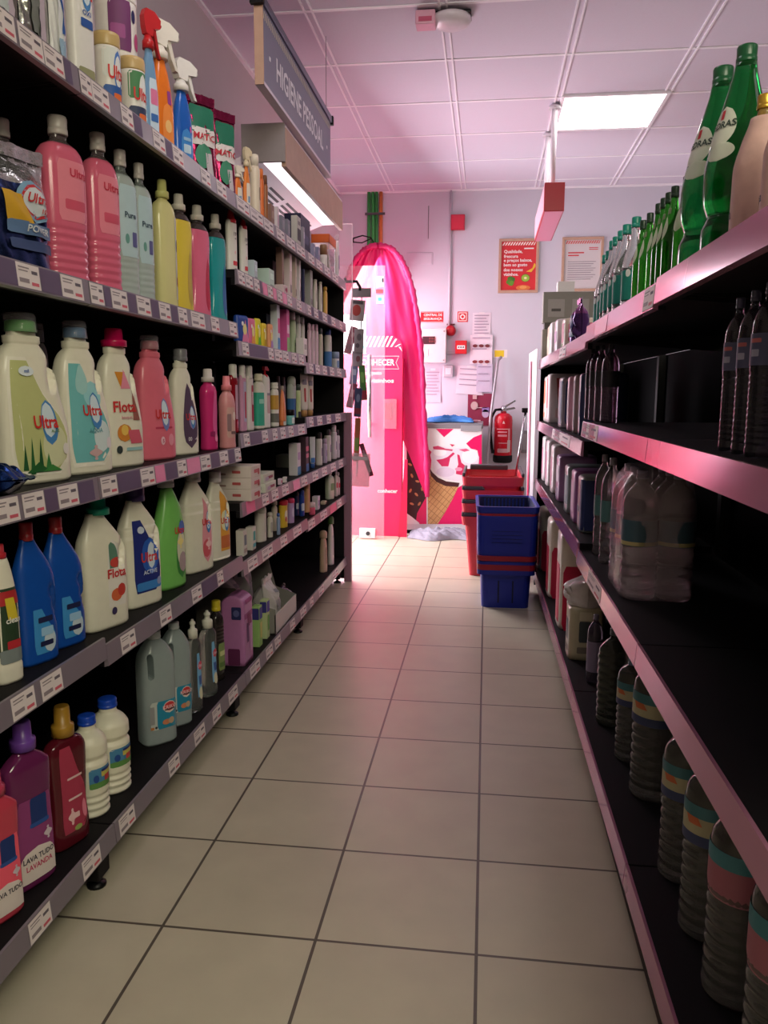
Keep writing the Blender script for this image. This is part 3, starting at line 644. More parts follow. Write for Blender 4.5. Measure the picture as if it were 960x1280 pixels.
def trig(box, lab, body, head, lever, ps, ts=(), name='spray_bottle', r=.5, zs=L6, clear=False, rz=-.5):
    t, h, W, D = prod('L', zs, box, name, lab, 'spray bottle', r, rz=rz)
    S_ = Loft(prof(TRG, W, D, h), 2.6); mb = MB(); S_.mesh(mb, body); mb.build('body', t)
    trigger_head(t, h, W*.31, h*.735, head, lever); label_on(t, S_, h, ps, ts)
trig((174, 199, 12), 'clear light blue trigger spray with red head left of the orange spray', mat((130, 175, 215), rough=.12, trans=.3, noise=0.), P(190, 36, 40), P(170, 30, 34), [('r', .15, .28, .6, .2, (200, 220, 235)), ('r', .2, .34, .5, .06, (220, 120, 160)), ('r', .15, .18, .5, .03, (60, 110, 180))])
trig((181, 219, 25), 'orange trigger spray bottle with white head', P(228, 118, 34, rough=.2), P(226, 220, 206), P(215, 208, 195), [('a', .25, .22, .5, .16, (238, 140, 60)), ('r', .45, .42, .2, .05, (150, 60, 140)), ('o', .25, .2, .3, .05, (240, 190, 120))], [('Cif', .3, .32, .03, (150, 60, 120))][:0])
trig((211, 243, 74), 'blue trigger spray bottle with white head', P(30, 92, 180, rough=.2), P(226, 222, 214), P(216, 212, 205), [('a', .1, .2, .6, .16, (60, 135, 205)), ('o', .55, .36, .1, .03, (210, 80, 140)), ('r', .1, .17, .4, .04, (190, 215, 230)), ('r', .1, .26, .4, .015, (150, 190, 220))])
for i, (box, lab) in enumerate((((231, 272, 119), 'crumpled maroon and green sachet on the topmost shelf, nearer of the two'), ((264, 296, 141), 'crumpled maroon and green sachet on the topmost shelf, farther of the two'))):
    t, h, W, D = prod('L', L6, box, 'sachet', lab, 'sachet', .3, rz=-.6)
    pouch(t, h, W, D, FOIL(140, 36, 76), None, [('r', 0, .72, .9, .16, (30, 110, 84)), ('r', 0, .52, .92, .1, (222, 214, 210)), ('o', -.1, .3, .6, .14, (70, 140, 110)), ('s', .3, .22, .3, .12, (200, 190, 195))], [('MATIC', .0, .52, .075, (190, 30, 50))], seed=5+i)
for box, lab, body, hd in (((290, 304, 207), 'small orange and white cone topped spray beside the sachets', (226, 120, 40), (235, 225, 205)), ((302, 314, 184), 'small orange body spray with cream trigger head', (230, 130, 50), (220, 205, 170))):
    trig(box, lab, P(*body), P(*hd), P(*hd), [('r', .1, .25, .6, .2, (235, 225, 205)), ('r', .2, .2, .3, .05, (120, 160, 190))])
for box, lab, body, cm in (((312, 325, 193), 'slim cream spray can next to the orange body sprays', (226, 212, 188), (230, 220, 200)), ((323, 330, 211), 'slim orange spray can with orange cap', (222, 110, 44), (226, 120, 50)), ((328, 335, 219), 'slim brown spray can with bronze cap', (150, 92, 50), (120, 76, 50))):
    t, h, W, D = prod('L', L6, box, 'spray_can', lab, 'spray can', 1., True); can(t, h, W, P(*body), P(*cm), ps=[('r', .2, .4, .5, .1, (140, 120, 100))])
def cart(zs, box, lab, c, ps=(), ts=(), name='carton', cat='box', r=.5, ins=.03, side='L', s=(), rz=0., group=None, Dmax=.3, mt=None):
    t, h, W, D = prod(side, zs, box, name, lab, cat, r, ins=ins, rz=rz, group=group, Dmax=Dmax); carton(t, h, W, D, mt or PAPER(*c), ps, ts, s); return t, h, W, D
cart(L6, (332, 343, 256), 'small brown carton on the topmost shelf beside the brown can', (140, 104, 90), [('r', 0, .6, .6, .15, (170, 140, 120))])
cart(L6, (342, 349, 259), 'slim white carton beside the small brown carton on the topmost shelf', (222, 208, 214), [('r', 0, .5, .5, .2, (200, 160, 180))])
for i, bx in enumerate(((348, 356, 270), (355, 363, 275))):
    cart(L6, bx, ('nearer' if i == 0 else 'farther')+' of two grey blister packs before the navy box', (128, 126, 140), [('r', 0, .6, .7, .2, (150, 150, 160)), ('r', 0, .2, .7, .08, (90, 90, 110))], name='blister_pack', cat='pack', r=.35)
cart(L6, (356, 388, 272), 'large navy carton at the back of the topmost shelf', (28, 30, 66), [('r', 0, .5, .6, .1, (60, 62, 100))], r=.4, ins=.07)
cart(L6, (364, 376, 271), 'pale grey and black carton standing before the navy carton', (190, 186, 178), [('r', 0, .45, .95, .18, (46, 42, 44)), ('r', 0, .8, .6, .06, (120, 110, 110))], r=.4)
for i, bx in enumerate(((376, 381, 284), (388, 394, 305), (394, 400, 309))):
    cart(L6, bx, ('slim grey carton right of the pale grey and black carton', 'lilac carton below the orange tray, nearer one', 'lilac carton below the orange tray, farther one')[i], ((150, 145, 155), (150, 146, 176), (140, 136, 168))[i], [('r', 0, .7, .7, .12, (200, 196, 210))], r=.5)
t, h, W, D = prod('L', L6, (400, 409, 306), 'cosmetic_jar', 'small white and bronze jar under the orange tray', 'jar', 1., True); jar(t, h, W, P(230, 222, 216), P(150, 110, 80))
t, h, W, D = prod('L', L6, (405, 414, 300), 'cosmetic_tube', 'grey cosmetic tube behind the small bronze lidded jar', 'tube', .6, ins=.07); tube_stand(t, h, W, D, P(150, 142, 130), P(110, 100, 100))
t, h, W, D = prod('L', L6, (420, 427, 293), 'serum_bottle', 'white serum bottle with clear top at far end of topmost shelf', 'bottle', .8); bottle(t, h, W, D, STR, P(222, 216, 220), ('dome', CLEARCAP, .34, .86), [('r', 0, .4, .6, .15, (130, 90, 150))])
t, h, W, D = prod('L', L6, (388, 419, 297), 'display_tray', 'orange cardboard tray resting on cosmetics at far end of topmost shelf', 'tray', .5, ins=.03)
zb = bis(lambda q: proj(t.location.x, t.location.y, q)[1]-311, 1.7, 2.2)-L6; zb = .158
t.location.y += .03
mb = MB(); hb = .045
for q in ((-W/2, W/2, -D/2, -D/2+.002), (-W/2, W/2, D/2-.002, D/2), (-W/2, -W/2+.002, -D/2, D/2), (W/2-.002, W/2, -D/2, D/2)): mb.box(*q, zb, zb+hb, PAPER(214, 96, 30))
mb.box(-W/2, W/2, -D/2, D/2, zb, zb+.002, PAPER(190, 80, 26)); mb.build('tray', t)
mb = MB()
for sx in (-1, 1):
    for sy in (-1, 1): mb.box(sx*W*.47-.002, sx*W*.47+.002, sy*D*.46-.002, sy*D*.46+.002, 0, zb, CLEARCAP)
mb.build('riser_leg', t, 'clear risers')
ac = MB().box(-1.03, -.785, 4.67, 4.674, 1.05, 2.09, mat((245, 225, 235), rough=.05, alpha=.12, noise=0.)); E_ = mat((255, 240, 248), rough=.2, alpha=.75, noise=0.)
o = ac.build('acrylic_panel'); tag(o, 'clear acrylic end panel rising above the far end of the left shelves', 'panel')
mb = MB().box(-1.03, -.785, 4.6695, 4.6745, 2.087, 2.091, E_); mb.box(-.787, -.783, 4.6695, 4.6745, 1.05, 2.09, E_); mb.build('polished_edge', o)
# ------------------------------------------------------------------ LEFT: foil bag, pink and clear softeners
t, h, W, D = prod('L', L5A, (-62, 71, 176), 'detergent_bag', 'silver and navy foil detergent bag with round red logo beside the big pink bottles', 'bag', .42, rz=-.3)
pouch(t, h, W, D, FOIL(44, 58, 104), mat((196, 196, 194), rough=.2, metal=.9, noise=.2, nscale=55., bump=1.), [('o', .45, .56, .46, .17, (120, 160, 190)), ('o', .47, .56, .38, .14, (196, 44, 50)), ('o', .47, .56, .34, .115, (206, 214, 220)), ('s', -.1, .48, .34, .11, (206, 158, 40)), ('r', .3, .33, .62, .05, (92, 120, 160)), ('r', .3, .2, .6, .04, (60, 76, 120))],
      [('Ultra', .47, .58, .075, (196, 44, 50), .2), ('10', .6, .49, .035, (196, 44, 50)), ('POWER', .42, .33, .055, (205, 210, 216))], seed=9)
PK = dict(rough=.16)
def soft(zs, box, lab, body, capm, neck, ps=(), ts=(), pr=RND, r=.62, cp=('screw', .19, .885), ribs=(), lvl=.83, n=2.8, ins=.03):
    t, h, W, D = prod('L', zs, box, 'softener_bottle', lab, 'bottle', r, ins=ins, rz=-.4)
    S_ = Loft(prof(pr, W, D, h), n, [(a*h, b*h, c, d) for a, b, c, d in ribs]); q = [s for s in prof(pr, W, D, h)]
    zl = lvl*h; c, a, d = S_.at(zl)
    lo = Loft([s for s in q if s[0] < zl-.002]+[(zl, c-a, c+a, d)], n, S_.ribs); hi = Loft([(zl, c-a, c+a, d)]+[s for s in q if s[0] > zl+.002], n)
    mb = MB(); lo.mesh(mb, body, 30, 36); mb.build('body', t, 'coloured liquid filled body')
    mb = MB(); hi.mesh(mb, neck, 24, 12); mb.build('neck', t, 'clear empty neck')
    cap(t, cp[0], capm, cp[1]*W, cp[2]*h, h); label_on(t, S_, h, ps, ts)
PNK = mat((224, 104, 132), rough=.14, trans=.12, noise=.03); NKG = mat((120, 108, 108), rough=.08, trans=.55, alpha=.85, noise=0.); CPG = P(186, 178, 172)
RB = [(.04, .34, 6, .045)]
PL = [('r', .15, .55, .72, .18, (226, 130, 146)), ('r', .2, .47, .5, .03, (205, 80, 104))]
soft(L5A, (-20, 36, 148), 'dark pink softener bottle at the back behind the foil bag', mat((170, 70, 96), rough=.15, noise=.03), CPG, NKG, pr=RND, ribs=RB, ins=.14)
soft(L5A, (40, 113, 145), 'large pink ribbed softener bottle right of the foil bag, first of two', PNK, CPG, NKG, PL, [('Ultra', .42, .66, .05, (196, 40, 70))], ribs=RB)
soft(L5A, (97, 154, 166), 'large pink ribbed softener bottle beside the clear bottles, second of two', PNK, CPG, NKG, PL, [('Ultra', .3, .66, .05, (190, 36, 60))], ribs=RB)
CLR = mat((200, 214, 208), rough=.1, trans=.35, noise=.03); CLL = [('r', .12, .52, .8, .24, (176, 200, 204)), ('o', -.2, .4, .16, .035, (100, 150, 140)), ('r', .4, .4, .2, .05, (90, 90, 140))]
soft(L5A, (130, 176, 187), 'clear ribbed bottle with grey cap and pale blue label, first of two', CLR, CPG, mat((150, 160, 156), rough=.06, trans=.6, noise=0.), CLL, [('Pure', .1, .56, .04, (40, 60, 80))], ribs=[(.04, .26, 5, .03)])
soft(L5A, (157, 195, 204), 'clear ribbed bottle with grey cap and pale blue label, second of two', CLR, CPG, mat((150, 160, 156), rough=.06, trans=.6, noise=0.), CLL, [('Pure', .1, .56, .04, (40, 60, 80))], ribs=[(.04, .26, 5, .03)])
LBS = [('r', .72, .4, .16, .32, (200, 196, 190)), ('o', .72, .5, .1, .05, (60, 70, 120)), ('o', .72, .22, .1, .04, (150, 60, 70))]
t = bot(L5A, (185, 224, 225), 'pale yellow cleaner bottle with yellow-green push cap', RND, .62, mat((222, 216, 150), rough=.15, trans=.1, noise=.02), ('step', P(206, 206, 128), .24, .86), LBS, name='cleaner_bottle', n=3)
SOFTP = [(0, -.94, .94, .94), (.02, -1, 1, 1), (.3, -.86, .9, .95), (.5, -.94, .92, 1), (.68, -1, 1, 1), (.77, -.92, .92, .93), (.825, -.6, .6, .7), (.85, -.36, .36, .45), (.89, -.34, .34, .42)]
for box, lab, c, lc in (((206, 244, 243), 'yellow dish soap bottle with white cap', (226, 200, 70), (190, 160, 80)), ((229, 266, 257), 'pink dish soap bottle with white cap', (228, 108, 140), (190, 50, 80)), ((254, 286, 268), 'teal dish soap bottle with white cap', (38, 156, 160), (70, 110, 170))):
    soft(L5A, box, lab, mat(c, rough=.12, trans=.08, noise=.02), P(216, 210, 198), mat((96, 84, 84), rough=.06, trans=.5, noise=0.), [('d', .5, .3, .36, .24, lc)], pr=SOFTP, r=.55, cp=('step', .24, .865), lvl=.78)
# ------------------------------------------------------------------ LEFT: third and fourth bays, upper shelves
for i, (box, lab) in enumerate((((280, 298, 262), 'white bottle with red pointed cap, nearer of two'), ((297, 311, 270), 'white bottle with red pointed cap, farther of two'))):
    bot(L5B, box, lab, STR, .5, P(228, 224, 214), ('cone', P(196, 34, 46), .36, .79), [('r', .2, .16, .5, .035, (210, 60, 70)), ('o', .2, .33, .14, .03, (235, 180, 180))], [('19', .2, .62, .06, INK)][:1]+[('ml', .25, .55, .03, INK)], name='hygiene_bottle')
for box, lab, c, kw in (((309, 322, 326), 'small pale blue carton just right of the red capped bottles', (190, 206, 210), dict(r=.6)), ((320, 343, 337), 'low mint green carton in front of the brown cartons', (196, 220, 206), dict(r=.7)), ((326, 348, 327), 'tall dark brown carton at the back of the second shelf', (82, 62, 58), dict(r=.6, ins=.16)), ((345, 355, 309), 'tall brown carton beside the white hair dye carton', (140, 108, 96), dict(r=.9)), ((354, 365, 306), 'tall white carton with faint pink print', (226, 204, 204), dict(r=.7)), ((364, 371, 317), 'tall beige carton beside the tall white one', (200, 180, 166), dict(r=.7)), ((370, 376, 318), 'narrow white carton left of the navy one', (226, 214, 218), dict(r=.7)), ((377, 381, 336), 'narrow navy carton beside the grey one', (40, 40, 82), dict(r=.8)), ((380, 391, 338), 'grey carton with lilac base', (164, 162, 156), dict(r=.6))):
    cart(L5B, box, lab, c, [('r', 0, .66, .6, .14, tuple(min(255, int(v*1.14)) for v in c)), ('r', 0, .2, .7, .07, tuple(int(v*.75) for v in c))], **kw)
cart(L5B, (343, 360, 357), 'small flat carton with dark red bow print before the brown carton', (214, 190, 190), [('o', .4, .5, .3, .3, (160, 40, 80)), ('o', -.1, .5, .2, .2, (160, 40, 80))], r=.5, ins=.005)
for i, bx in enumerate(((390, 398, 349), (397, 404, 352))):
    bot(L5B, bx, ('nearer' if i == 0 else 'farther')+' white oval cosmetic bottle at far end of second shelf', [(0, -.5, .5, .8), (.05, -.7, .7, 1), (.5, -1, 1, 1), (.9, -.6, .6, .8), (.95, -.4, .4, .5)], .6, P(226, 218, 206), ('dome', P(220, 212, 200), .3, .93), [('o', 0, .5, .5, .2, (190, 180, 170))], name='cosmetic_bottle')
bot(L5B, (403, 410, 358), 'yellow cosmetic bottle at far end of second shelf', STR, .6, P(226, 180, 90), ('dome', P(220, 170, 80), .36, .87), name='cosmetic_bottle')
PADS = (((290, 312, 394), 'dark blue sanitary pad pack with pink corner', (36, 70, 150), (226, 130, 170), .35), ((306, 320, 398), 'pink and orange sanitary pad pack', (220, 110, 150), (235, 160, 90), .4), ((315, 327, 398), 'yellow and green sanitary pad pack', (224, 210, 40), (110, 180, 60), .5), ((324, 334, 404), 'yellow sanitary pad pack', (226, 196, 40), (190, 150, 40), .5), ((332, 342, 405), 'pale orange sanitary pad pack with lilac dots', (232, 160, 110), (180, 140, 200), .5))
for i, (box, lab, c, c2, r) in enumerate(PADS):
    t, h, W, D = prod('L', L45, box, 'pad_pack', lab, 'pack', r, Dmax=.09, ins=.01, rz=-.35)
    mb = MB().box(-W/2, W/2, -D/2, D/2, 0, h, P(*c), .012); mb.build('pack', t)
    label_on(t, Flat(W*.9, D), h, [('t', .3, .45, .6, .4, c2), ('o', .2, .5, .35, .2, (235, 220, 150)), ('o', -.2, .7, .2, .08, (240, 235, 235))], (), 'front_print')
cart(L45, (318, 344, 394), 'dark teal carton behind the sanitary pad packs', (30, 58, 70), [('r', 0, .7, .6, .1, (120, 90, 70))], r=.4, ins=.14)
cart(L45, (338, 350, 381), 'tall white and pink carton right of the pad packs', (222, 226, 232), [('r', .1, .55, .8, .16, (222, 70, 140)), ('r', 0, .15, .9, .14, (80, 150, 210))], r=.7)
cart(L45, (349, 362, 387), 'tall magenta and green carton beside the green sprays', (222, 90, 160), [('r', 0, .55, .8, .1, (240, 200, 220)), ('r', 0, .18, 1., .18, (150, 200, 120))], r=.7)
for box, lab, c, cm in (((361, 370, 390), 'pale green deodorant can with white cap', (200, 216, 180), (232, 228, 222)), ((369, 376, 394), 'white deodorant can with green dot', (226, 224, 220), (222, 218, 216)), ((375, 381, 396), 'white deodorant can beside the white carton', (222, 216, 212), (210, 206, 204))):
    t, h, W, D = prod('L', L45, box, 'deodorant_can', lab, 'spray can', 1., True, ins=.05); can(t, h, W, P(*c), P(*cm), ps=[('o', .1, .42, .4, .1, (120, 170, 110)), ('r', .1, .25, .6, .04, (130, 130, 140))])
cart(L45, (370, 384, 423), 'low white carton in front of the white deodorants', (226, 220, 214), [('r', 0, .5, .6, .15, (170, 170, 160))], r=.5, ins=.005)
for i, (box, c, cm, lab) in enumerate((((384, 389, 404), (226, 190, 206), (220, 180, 200), 'first of three pale pink spray cans'), ((388, 393.5, 405), (226, 194, 208), (222, 184, 204), 'second of three pale pink spray cans'), ((392.5, 398, 405), (228, 196, 210), (222, 186, 204), 'third of three pale pink spray cans'), ((398, 403.5, 410), (216, 206, 190), (70, 80, 84), 'beige spray can with dark cap'), ((405, 414.5, 411), (216, 210, 206), (36, 66, 130), 'white and blue spray can with dark blue cap'))):
    t, h, W, D = prod('L', L45B, box, 'spray_can', lab+' on the fourth bay shelf', 'spray can', 1., True)
    can(t, h, W, P(*c), P(*cm), .84, ps=[('r', 0, .5, .7, .15, tuple(int(v*.92) for v in c))]+([('W', 0, .22, 0, .2, (70, 120, 180))] if i == 4 else []))
t, h, W, D = prod('L', L45B, (414, 424, 440), 'cosmetic_jar', 'small white and blue jar at the far end of the spray can shelf', 'jar', 1., True); jar(t, h, W, P(214, 214, 220), P(150, 170, 200), [('r', 0, .3, .8, .2, (120, 150, 190))])
# ------------------------------------------------------------------ LEFT: big detergents at eye level
GRIP = [(.44, .66, .15, .135, .3, -.12)]
def deter(zs, box, lab, body, cp, ps, ts, dents=GRIP, r=.42, pr=DET, ins=.03, name='detergent_bottle'):
    return bot(zs, box, lab, pr, r, body, cp, ps, ts, name=name, n=3.4, dents=dents, nseg=44, lev=44, ins=ins)
def ccap(inner): return ('clear', inner, .2, .885, -.14, inner)
CB = P(226, 222, 202, rough=.3)
lg = logo(.12, .365, .06, .36)
leaf = [('t', u, v, w, hh, c) for u, v, w, hh, c in ((-.55, .16, .07, .075, (30, 84, 44)), (-.36, .17, .07, .11, (36, 96, 50)), (-.12, .17, .08, .10, (28, 80, 44)), (.1, .13, .1, .05, (50, 120, 60)), (-.2, .1, .34, .03, (34, 92, 44)), (.2, .09, .3, .02, (60, 130, 60)))]
deter(L4A, (-16, 89, 391), 'white detergent bottle with green cap and aloe plant label', CB, ccap(P(70, 170, 50)), [('L', .0, .395, .86, .345, (234, 230, 214)), ('L', .0, .40, .78, .32, (186, 190, 128)), ('o', .36, .22, .38, .13, (206, 208, 168))]+lg[0]+leaf+[('o', -.3, .66, .26, .03, (216, 226, 230)), ('o', .66, .2, .1, .035, (225, 220, 214))], lg[1]+[('ALOE', .34, .31, .018, (90, 130, 60)), ('mil', -.3, .66, .02, BLU)])
lg = logo(.1, .42, .055, .36)
deter(L4A, (62, 141, 401), 'white detergent bottle with blue cap and aqua label', CB, ccap(P(40, 110, 160)), [('L', .0, .395, .86, .345, (234, 230, 214)), ('L', .0, .40, .78, .32, (112, 184, 186)), ('o', .2, .52, .4, .09, (150, 206, 210)), ('d', -.25, .62, .3, .1, (160, 206, 204)), ('o', .4, .25, .34, .11, (206, 220, 222)), ('f', .1, .14, .28, .05, (206, 170, 170)), ('o', .7, .2, .12, .04, (225, 215, 220))]+lg[0], lg[1]+[('AQUA', .12, .285, .035, (90, 150, 160))])
deter(L4A, (116, 181, 411), 'white detergent bottle with magenta cap and orange flower label', CB, ('step', P(196, 20, 84, rough=.25), .24, .87, -.14), [('v', -.15, .63, .34, .06, (214, 140, 40)), ('t', .1, .64, .3, .07, (226, 140, 160)), ('t', .5, .46, .2, .12, (150, 90, 80)), ('o', -.2, .25, .36, .065, (206, 130, 50)), ('s', .35, .22, .4, .05, (206, 90, 110)), ('o', -.2, .27, .18, .04, (232, 190, 90)), ('r', .3, .13, .45, .012, (150, 190, 190)), ('o', -.5, .13, .14, .03, (50, 60, 60))], [('Flota', -.1, .44, .08, (196, 50, 50)), ('bouquet', -.05, .36, .03, (206, 130, 140))])
lg = logo(.1, .37, .06, .34, ring=(120, 130, 190))
deter(L4A, (162, 222, 419), 'all pink detergent bottle with clear cap on the eye level shelf', P(222, 110, 128, rough=.28), ('clear', P(150, 120, 130), .2, .885, -.14, P(190, 100, 116)), [('r', .1, .26, .5, .008, (190, 60, 90)), ('o', .0, .155, .12, .035, (232, 190, 200)), ('o', .5, .16, .16, .05, (232, 150, 166))]+lg[0], lg[1]+[('S', .0, .155, .03, (180, 60, 90))])
lg = logo(.2, .36, .05, .3)
deter(L4A, (207, 250, 436), 'white detergent bottle with grey cap and dark purple label', CB, ('screw', P(120, 120, 124), .2, .885, -.1), [('d', .14, .37, .66, .31, (84, 64, 88)), ('o', .3, .34, .3, .1, (150, 130, 180))]+lg[0], lg[1]+[('00', .0, .15, .04, (220, 214, 214)), ('-4', .5, .15, .03, (220, 214, 214))])
SLIM = [(0, -.94, .94, .94), (.02, -1, 1, 1), (.3, -.92, .92, .95), (.5, -.98, .98, 1), (.7, -1, 1, 1), (.78, -.8, .8, .85), (.82, -.5, .5, .55), (.86, -.4, .4, .42)]
bot(L4A, (247, 274, 461), 'slim magenta softener bottle with white cap', SLIM, .7, mat((204, 50, 116), rough=.15, noise=.04), ('step', P(222, 212, 206), .34, .84), [('d', .3, .45, .5, .3, (216, 90, 150)), ('r', -.2, .2, .4, .03, (150, 30, 90)), ('o', .4, .15, .3, .05, (226, 130, 170))], name='softener_bottle', n=3)
bot(L4A, (270, 297, 470), 'dusty pink round shouldered bottle with pink cap', [(0, -.94, .94, .94), (.02, -1, 1, 1), (.1, -.97, .97, .97), (.6, -1, 1, 1), (.72, -.82, .82, .82), (.79, -.45, .45, .5), (.84, -.42, .42, .46)], .8, P(206, 140, 140), ('step', P(226, 130, 136), .3, .8), [('r', -.2, .36, .6, .21, (200, 160, 150)), ('r', -.5, .36, .28, .12, (140, 110, 112)), ('o', .3, .45, .3, .06, (226, 206, 196)), ('r', .2, .22, .5, .02, (120, 90, 90))], name='softener_bottle', ins=-.004)
t, h, W, D = prod('L', L4A, (-30, 29, 585), 'refill_pack', 'silver and blue foil pack lying at the front edge before the aloe bottle', 'pack', .8, ins=-.005, Dmax=.1)
mb = MB(); B_ = Bag(D*1.6, .05, W*1.4, 17); B_.mesh(mb, FOIL(40, 70, 140)); o = mb.build('bag', t); o.rotation_euler = (PI/2*.96, 0, .25); o.location = (0, .05, .024)
patches_ = MB(); patches(patches_, B_, W*1.4, [('r', 0, .6, .8, .3, FOIL(190, 195, 200)), ('s', .1, .35, .6, .08, (220, 224, 226))]); q = patches_.build('front_print', o)
bot(L4A, (44, 64, 404), 'grey clear capped bottle in the back row behind aloe bottle', STR, .5, P(150, 150, 148), ('clear', P(130, 130, 135), .3, .87, 0, P(130, 130, 135)), ins=.2, name='detergent_bottle')
# ------------------------------------------------------------------ LEFT: third bay, middle shelf
RM = mat((176, 30, 44), rough=.08, trans=.4, noise=0.)
for box, lab, c, cm, ps in (((284, 299, 455), 'red mouthwash bottle with white cap', RM, (226, 220, 212), [('r', .3, .45, .4, .25, (190, 150, 170))]), ((297, 309, 456), 'lilac and red mouthwash bottle with white cap', P(206, 150, 180, rough=.15), (224, 218, 214), [('r', .2, .45, .5, .3, (180, 170, 200)), ('r', .3, .4, .3, .2, (190, 70, 90))]), ((305, 318, 457), 'white and red mouthwash bottle with white cap', P(222, 212, 208), (214, 208, 204), [('r', .4, .42, .4, .28, (160, 46, 70)), ('r', .4, .5, .2, .1, (222, 200, 205))])):
    bot(L4B, box, lab, STR, .55, c, ('screw', P(*cm), .36, .80), ps, name='mouthwash_bottle', n=3.2)
bot(L4B, (315, 331.5, 467), 'teal and white shampoo bottle with cream cap', STR, .55, P(222, 218, 206), ('screw', P(226, 216, 190), .34, .87), [('W', 0, .36, 0, .3, (56, 168, 140)), ('r', 0, .5, .6, .04, (150, 210, 190))], name='shampoo_bottle', n=3.6)
bot(L4B, (324, 339, 458), 'white lotion bottle with red pump', STR, .6, P(226, 220, 216), ('pump', P(206, 40, 52), .26, .78), [('r', .2, .4, .5, .16, (206, 170, 170)), ('r', .2, .55, .5, .02, (150, 140, 150))], name='lotion_bottle', n=3)
bot(L4B, (337, 349.5, 478), 'white and yellow lotion bottle with flat cap', STR, .6, P(226, 222, 210), ('screw', P(226, 220, 210), .4, .86), [('W', 0, .55, 0, .16, (196, 150, 60)), ('W', 0, .2, 0, .1, (110, 110, 100))], name='lotion_bottle', n=3.4)
t, h, W, D = prod('L', L4B, (347, 359, 482), 'cream_tube', 'orange cream tube standing on its cap', 'tube', .6); bottle(t, h, W, D, [(0, -.8, .8, .9), (.1, -.84, .84, .95), (.12, -1, 1, 1), (.5, -.75, .75, .8), (.9, -.35, .35, .25), (.91, -.3, .3, .2)], P(222, 130, 80), ('dome', P(170, 160, 150), .16, .86), [('r', 0, .06, .9, .05, (226, 222, 214))])
for i, bx in enumerate(((344, 352, 470), (351, 358, 471))):
    bot(L4B, bx, ('nearer' if i == 0 else 'farther')+' grey capped bottle in the back row behind the orange tube', STR, .8, P(130, 120, 120), ('screw', P(150, 140, 140), .36, .82), ins=.14, name='lotion_bottle')
bot(L4B, (357, 372, 470), 'white and blue deodorant bottle behind the small black lidded jar', STR, .7, P(206, 212, 206), ('dome', P(206, 210, 200), .4, .78), [('W', 0, .3, 0, .22, (60, 110, 170))], name='deodorant_bottle', ins=.06)
bot(L4B, (369, 377, 480), 'slim green and white bottle with dark cap', STR, .7, P(190, 206, 150), ('dome', P(70, 80, 76), .4, .84), [('r', 0, .2, .9, .1, (50, 52, 60))], name='deodorant_bottle')
t, h, W, D = prod('L', L4B, (357, 368, 512), 'cosmetic_jar', 'small teal jar with black lid before the blue deodorant', 'jar', 1., True, ins=.008); jar(t, h, W, P(110, 180, 176), BLACKG, [('r', 0, .3, .8, .2, (220, 226, 224))])
for i, bx in enumerate(((374, 386, 467), (382, 393, 469))):
    t, h, W, D = prod('L', L4C, bx, 'cream_tube', ('nearer' if i == 0 else 'farther')+' white standing tube with gold base and red print', 'tube', .6, rz=-.9)
    tube_stand(t, h, W, D, P(226, 212, 204), P(190, 140, 90), [('r', .1, .5, .25, .16, (190, 70, 80)), ('r', .1, .8, .6, .06, (150, 140, 160))])
# ------------------------------------------------------------------ LEFT: third and fourth bays, carton shelf
zc_ = L3B
for i in range(3):
    t, h, W, D = prod('L', L3B+.0405*i, (276, 319, 632-30), 'carton', 'long flat white and red carton, '+('bottom', 'middle', 'top')[i]+' of the stack of three', 'box', .45, ins=.02, y=2.72)
    W, D, h = .12, .15, .04; carton(t, h, W, D, PAPER(214, 200, 190), [('r', .1, .5, .5, .16, (190, 90, 90)), ('o', .5, .4, .2, .3, (170, 60, 60))], (), [('r', .3, .5, .2, .12, (180, 80, 80)), ('r', -.5, .3, .3, .08, (150, 120, 110))])
cart(L3B, (317, 329, 596), 'small red and white carton beside the stack of flat cartons', (196, 70, 84), [('r', 0, .5, .7, .12, (230, 200, 205))], r=.5)
t, h, W, D = prod('L', L3B, (328, 337, 602), 'cosmetic_jar', 'small blue jar beside the small red carton', 'jar', 1., True); jar(t, h, W, P(60, 120, 170), P(200, 210, 215))
for i, (bx, zz) in enumerate((((333, 352, 601), 0), ((336, 361, 588), 1))):
    W0 = None
    t, h, W, D = prod('L', L3B+(.0355 if zz else 0), bx, 'carton', ('lower', 'upper')[zz]+' of two flat cream toothpaste cartons on the carton shelf', 'box', .8, ins=.03, y=2.97)
    carton(t, .035, .15, .11, PAPER(206, 206, 190), [('r', .2, .5, .5, .15, (150, 60, 80)), ('r', -.4, .4, .3, .2, (190, 170, 190))], (), [('r', 0, .5, .7, .2, (150, 160, 140))])
cart(L3B, (345, 372, 568), 'large grey green carton at the back of the carton shelf', (130, 134, 120), [('r', .2, .5, .4, .2, (170, 160, 180))], r=.6, ins=.15)
cart(L3B, (347, 353, 598), 'tiny pink and white carton before the cream cartons', (226, 200, 214), [('r', 0, .5, .7, .2, (200, 80, 120))], r=.6, ins=.01)
cart(L3B, (353, 359, 596), 'tiny white carton before the tall lilac carton', (222, 214, 210), [('r', 0, .5, .6, .2, (120, 160, 150))], r=.6, ins=.01)
cart(L3B, (361, 376, 554), 'tall white and lilac carton with blue base', (222, 216, 220), [('r', 0, .6, .7, .12, (190, 160, 200)), ('r', 0, .14, .95, .13, (60, 140, 190))], r=.6)
cart(L3B, (373, 386, 546), 'tall dark carton with red stripes and blue base', (70, 44, 58), [('r', 0, .66, .95, .07, (206, 90, 120)), ('r', 0, .46, .95, .06, (206, 120, 140)), ('r', 0, .12, .95, .11, (50, 110, 170))], r=.6)
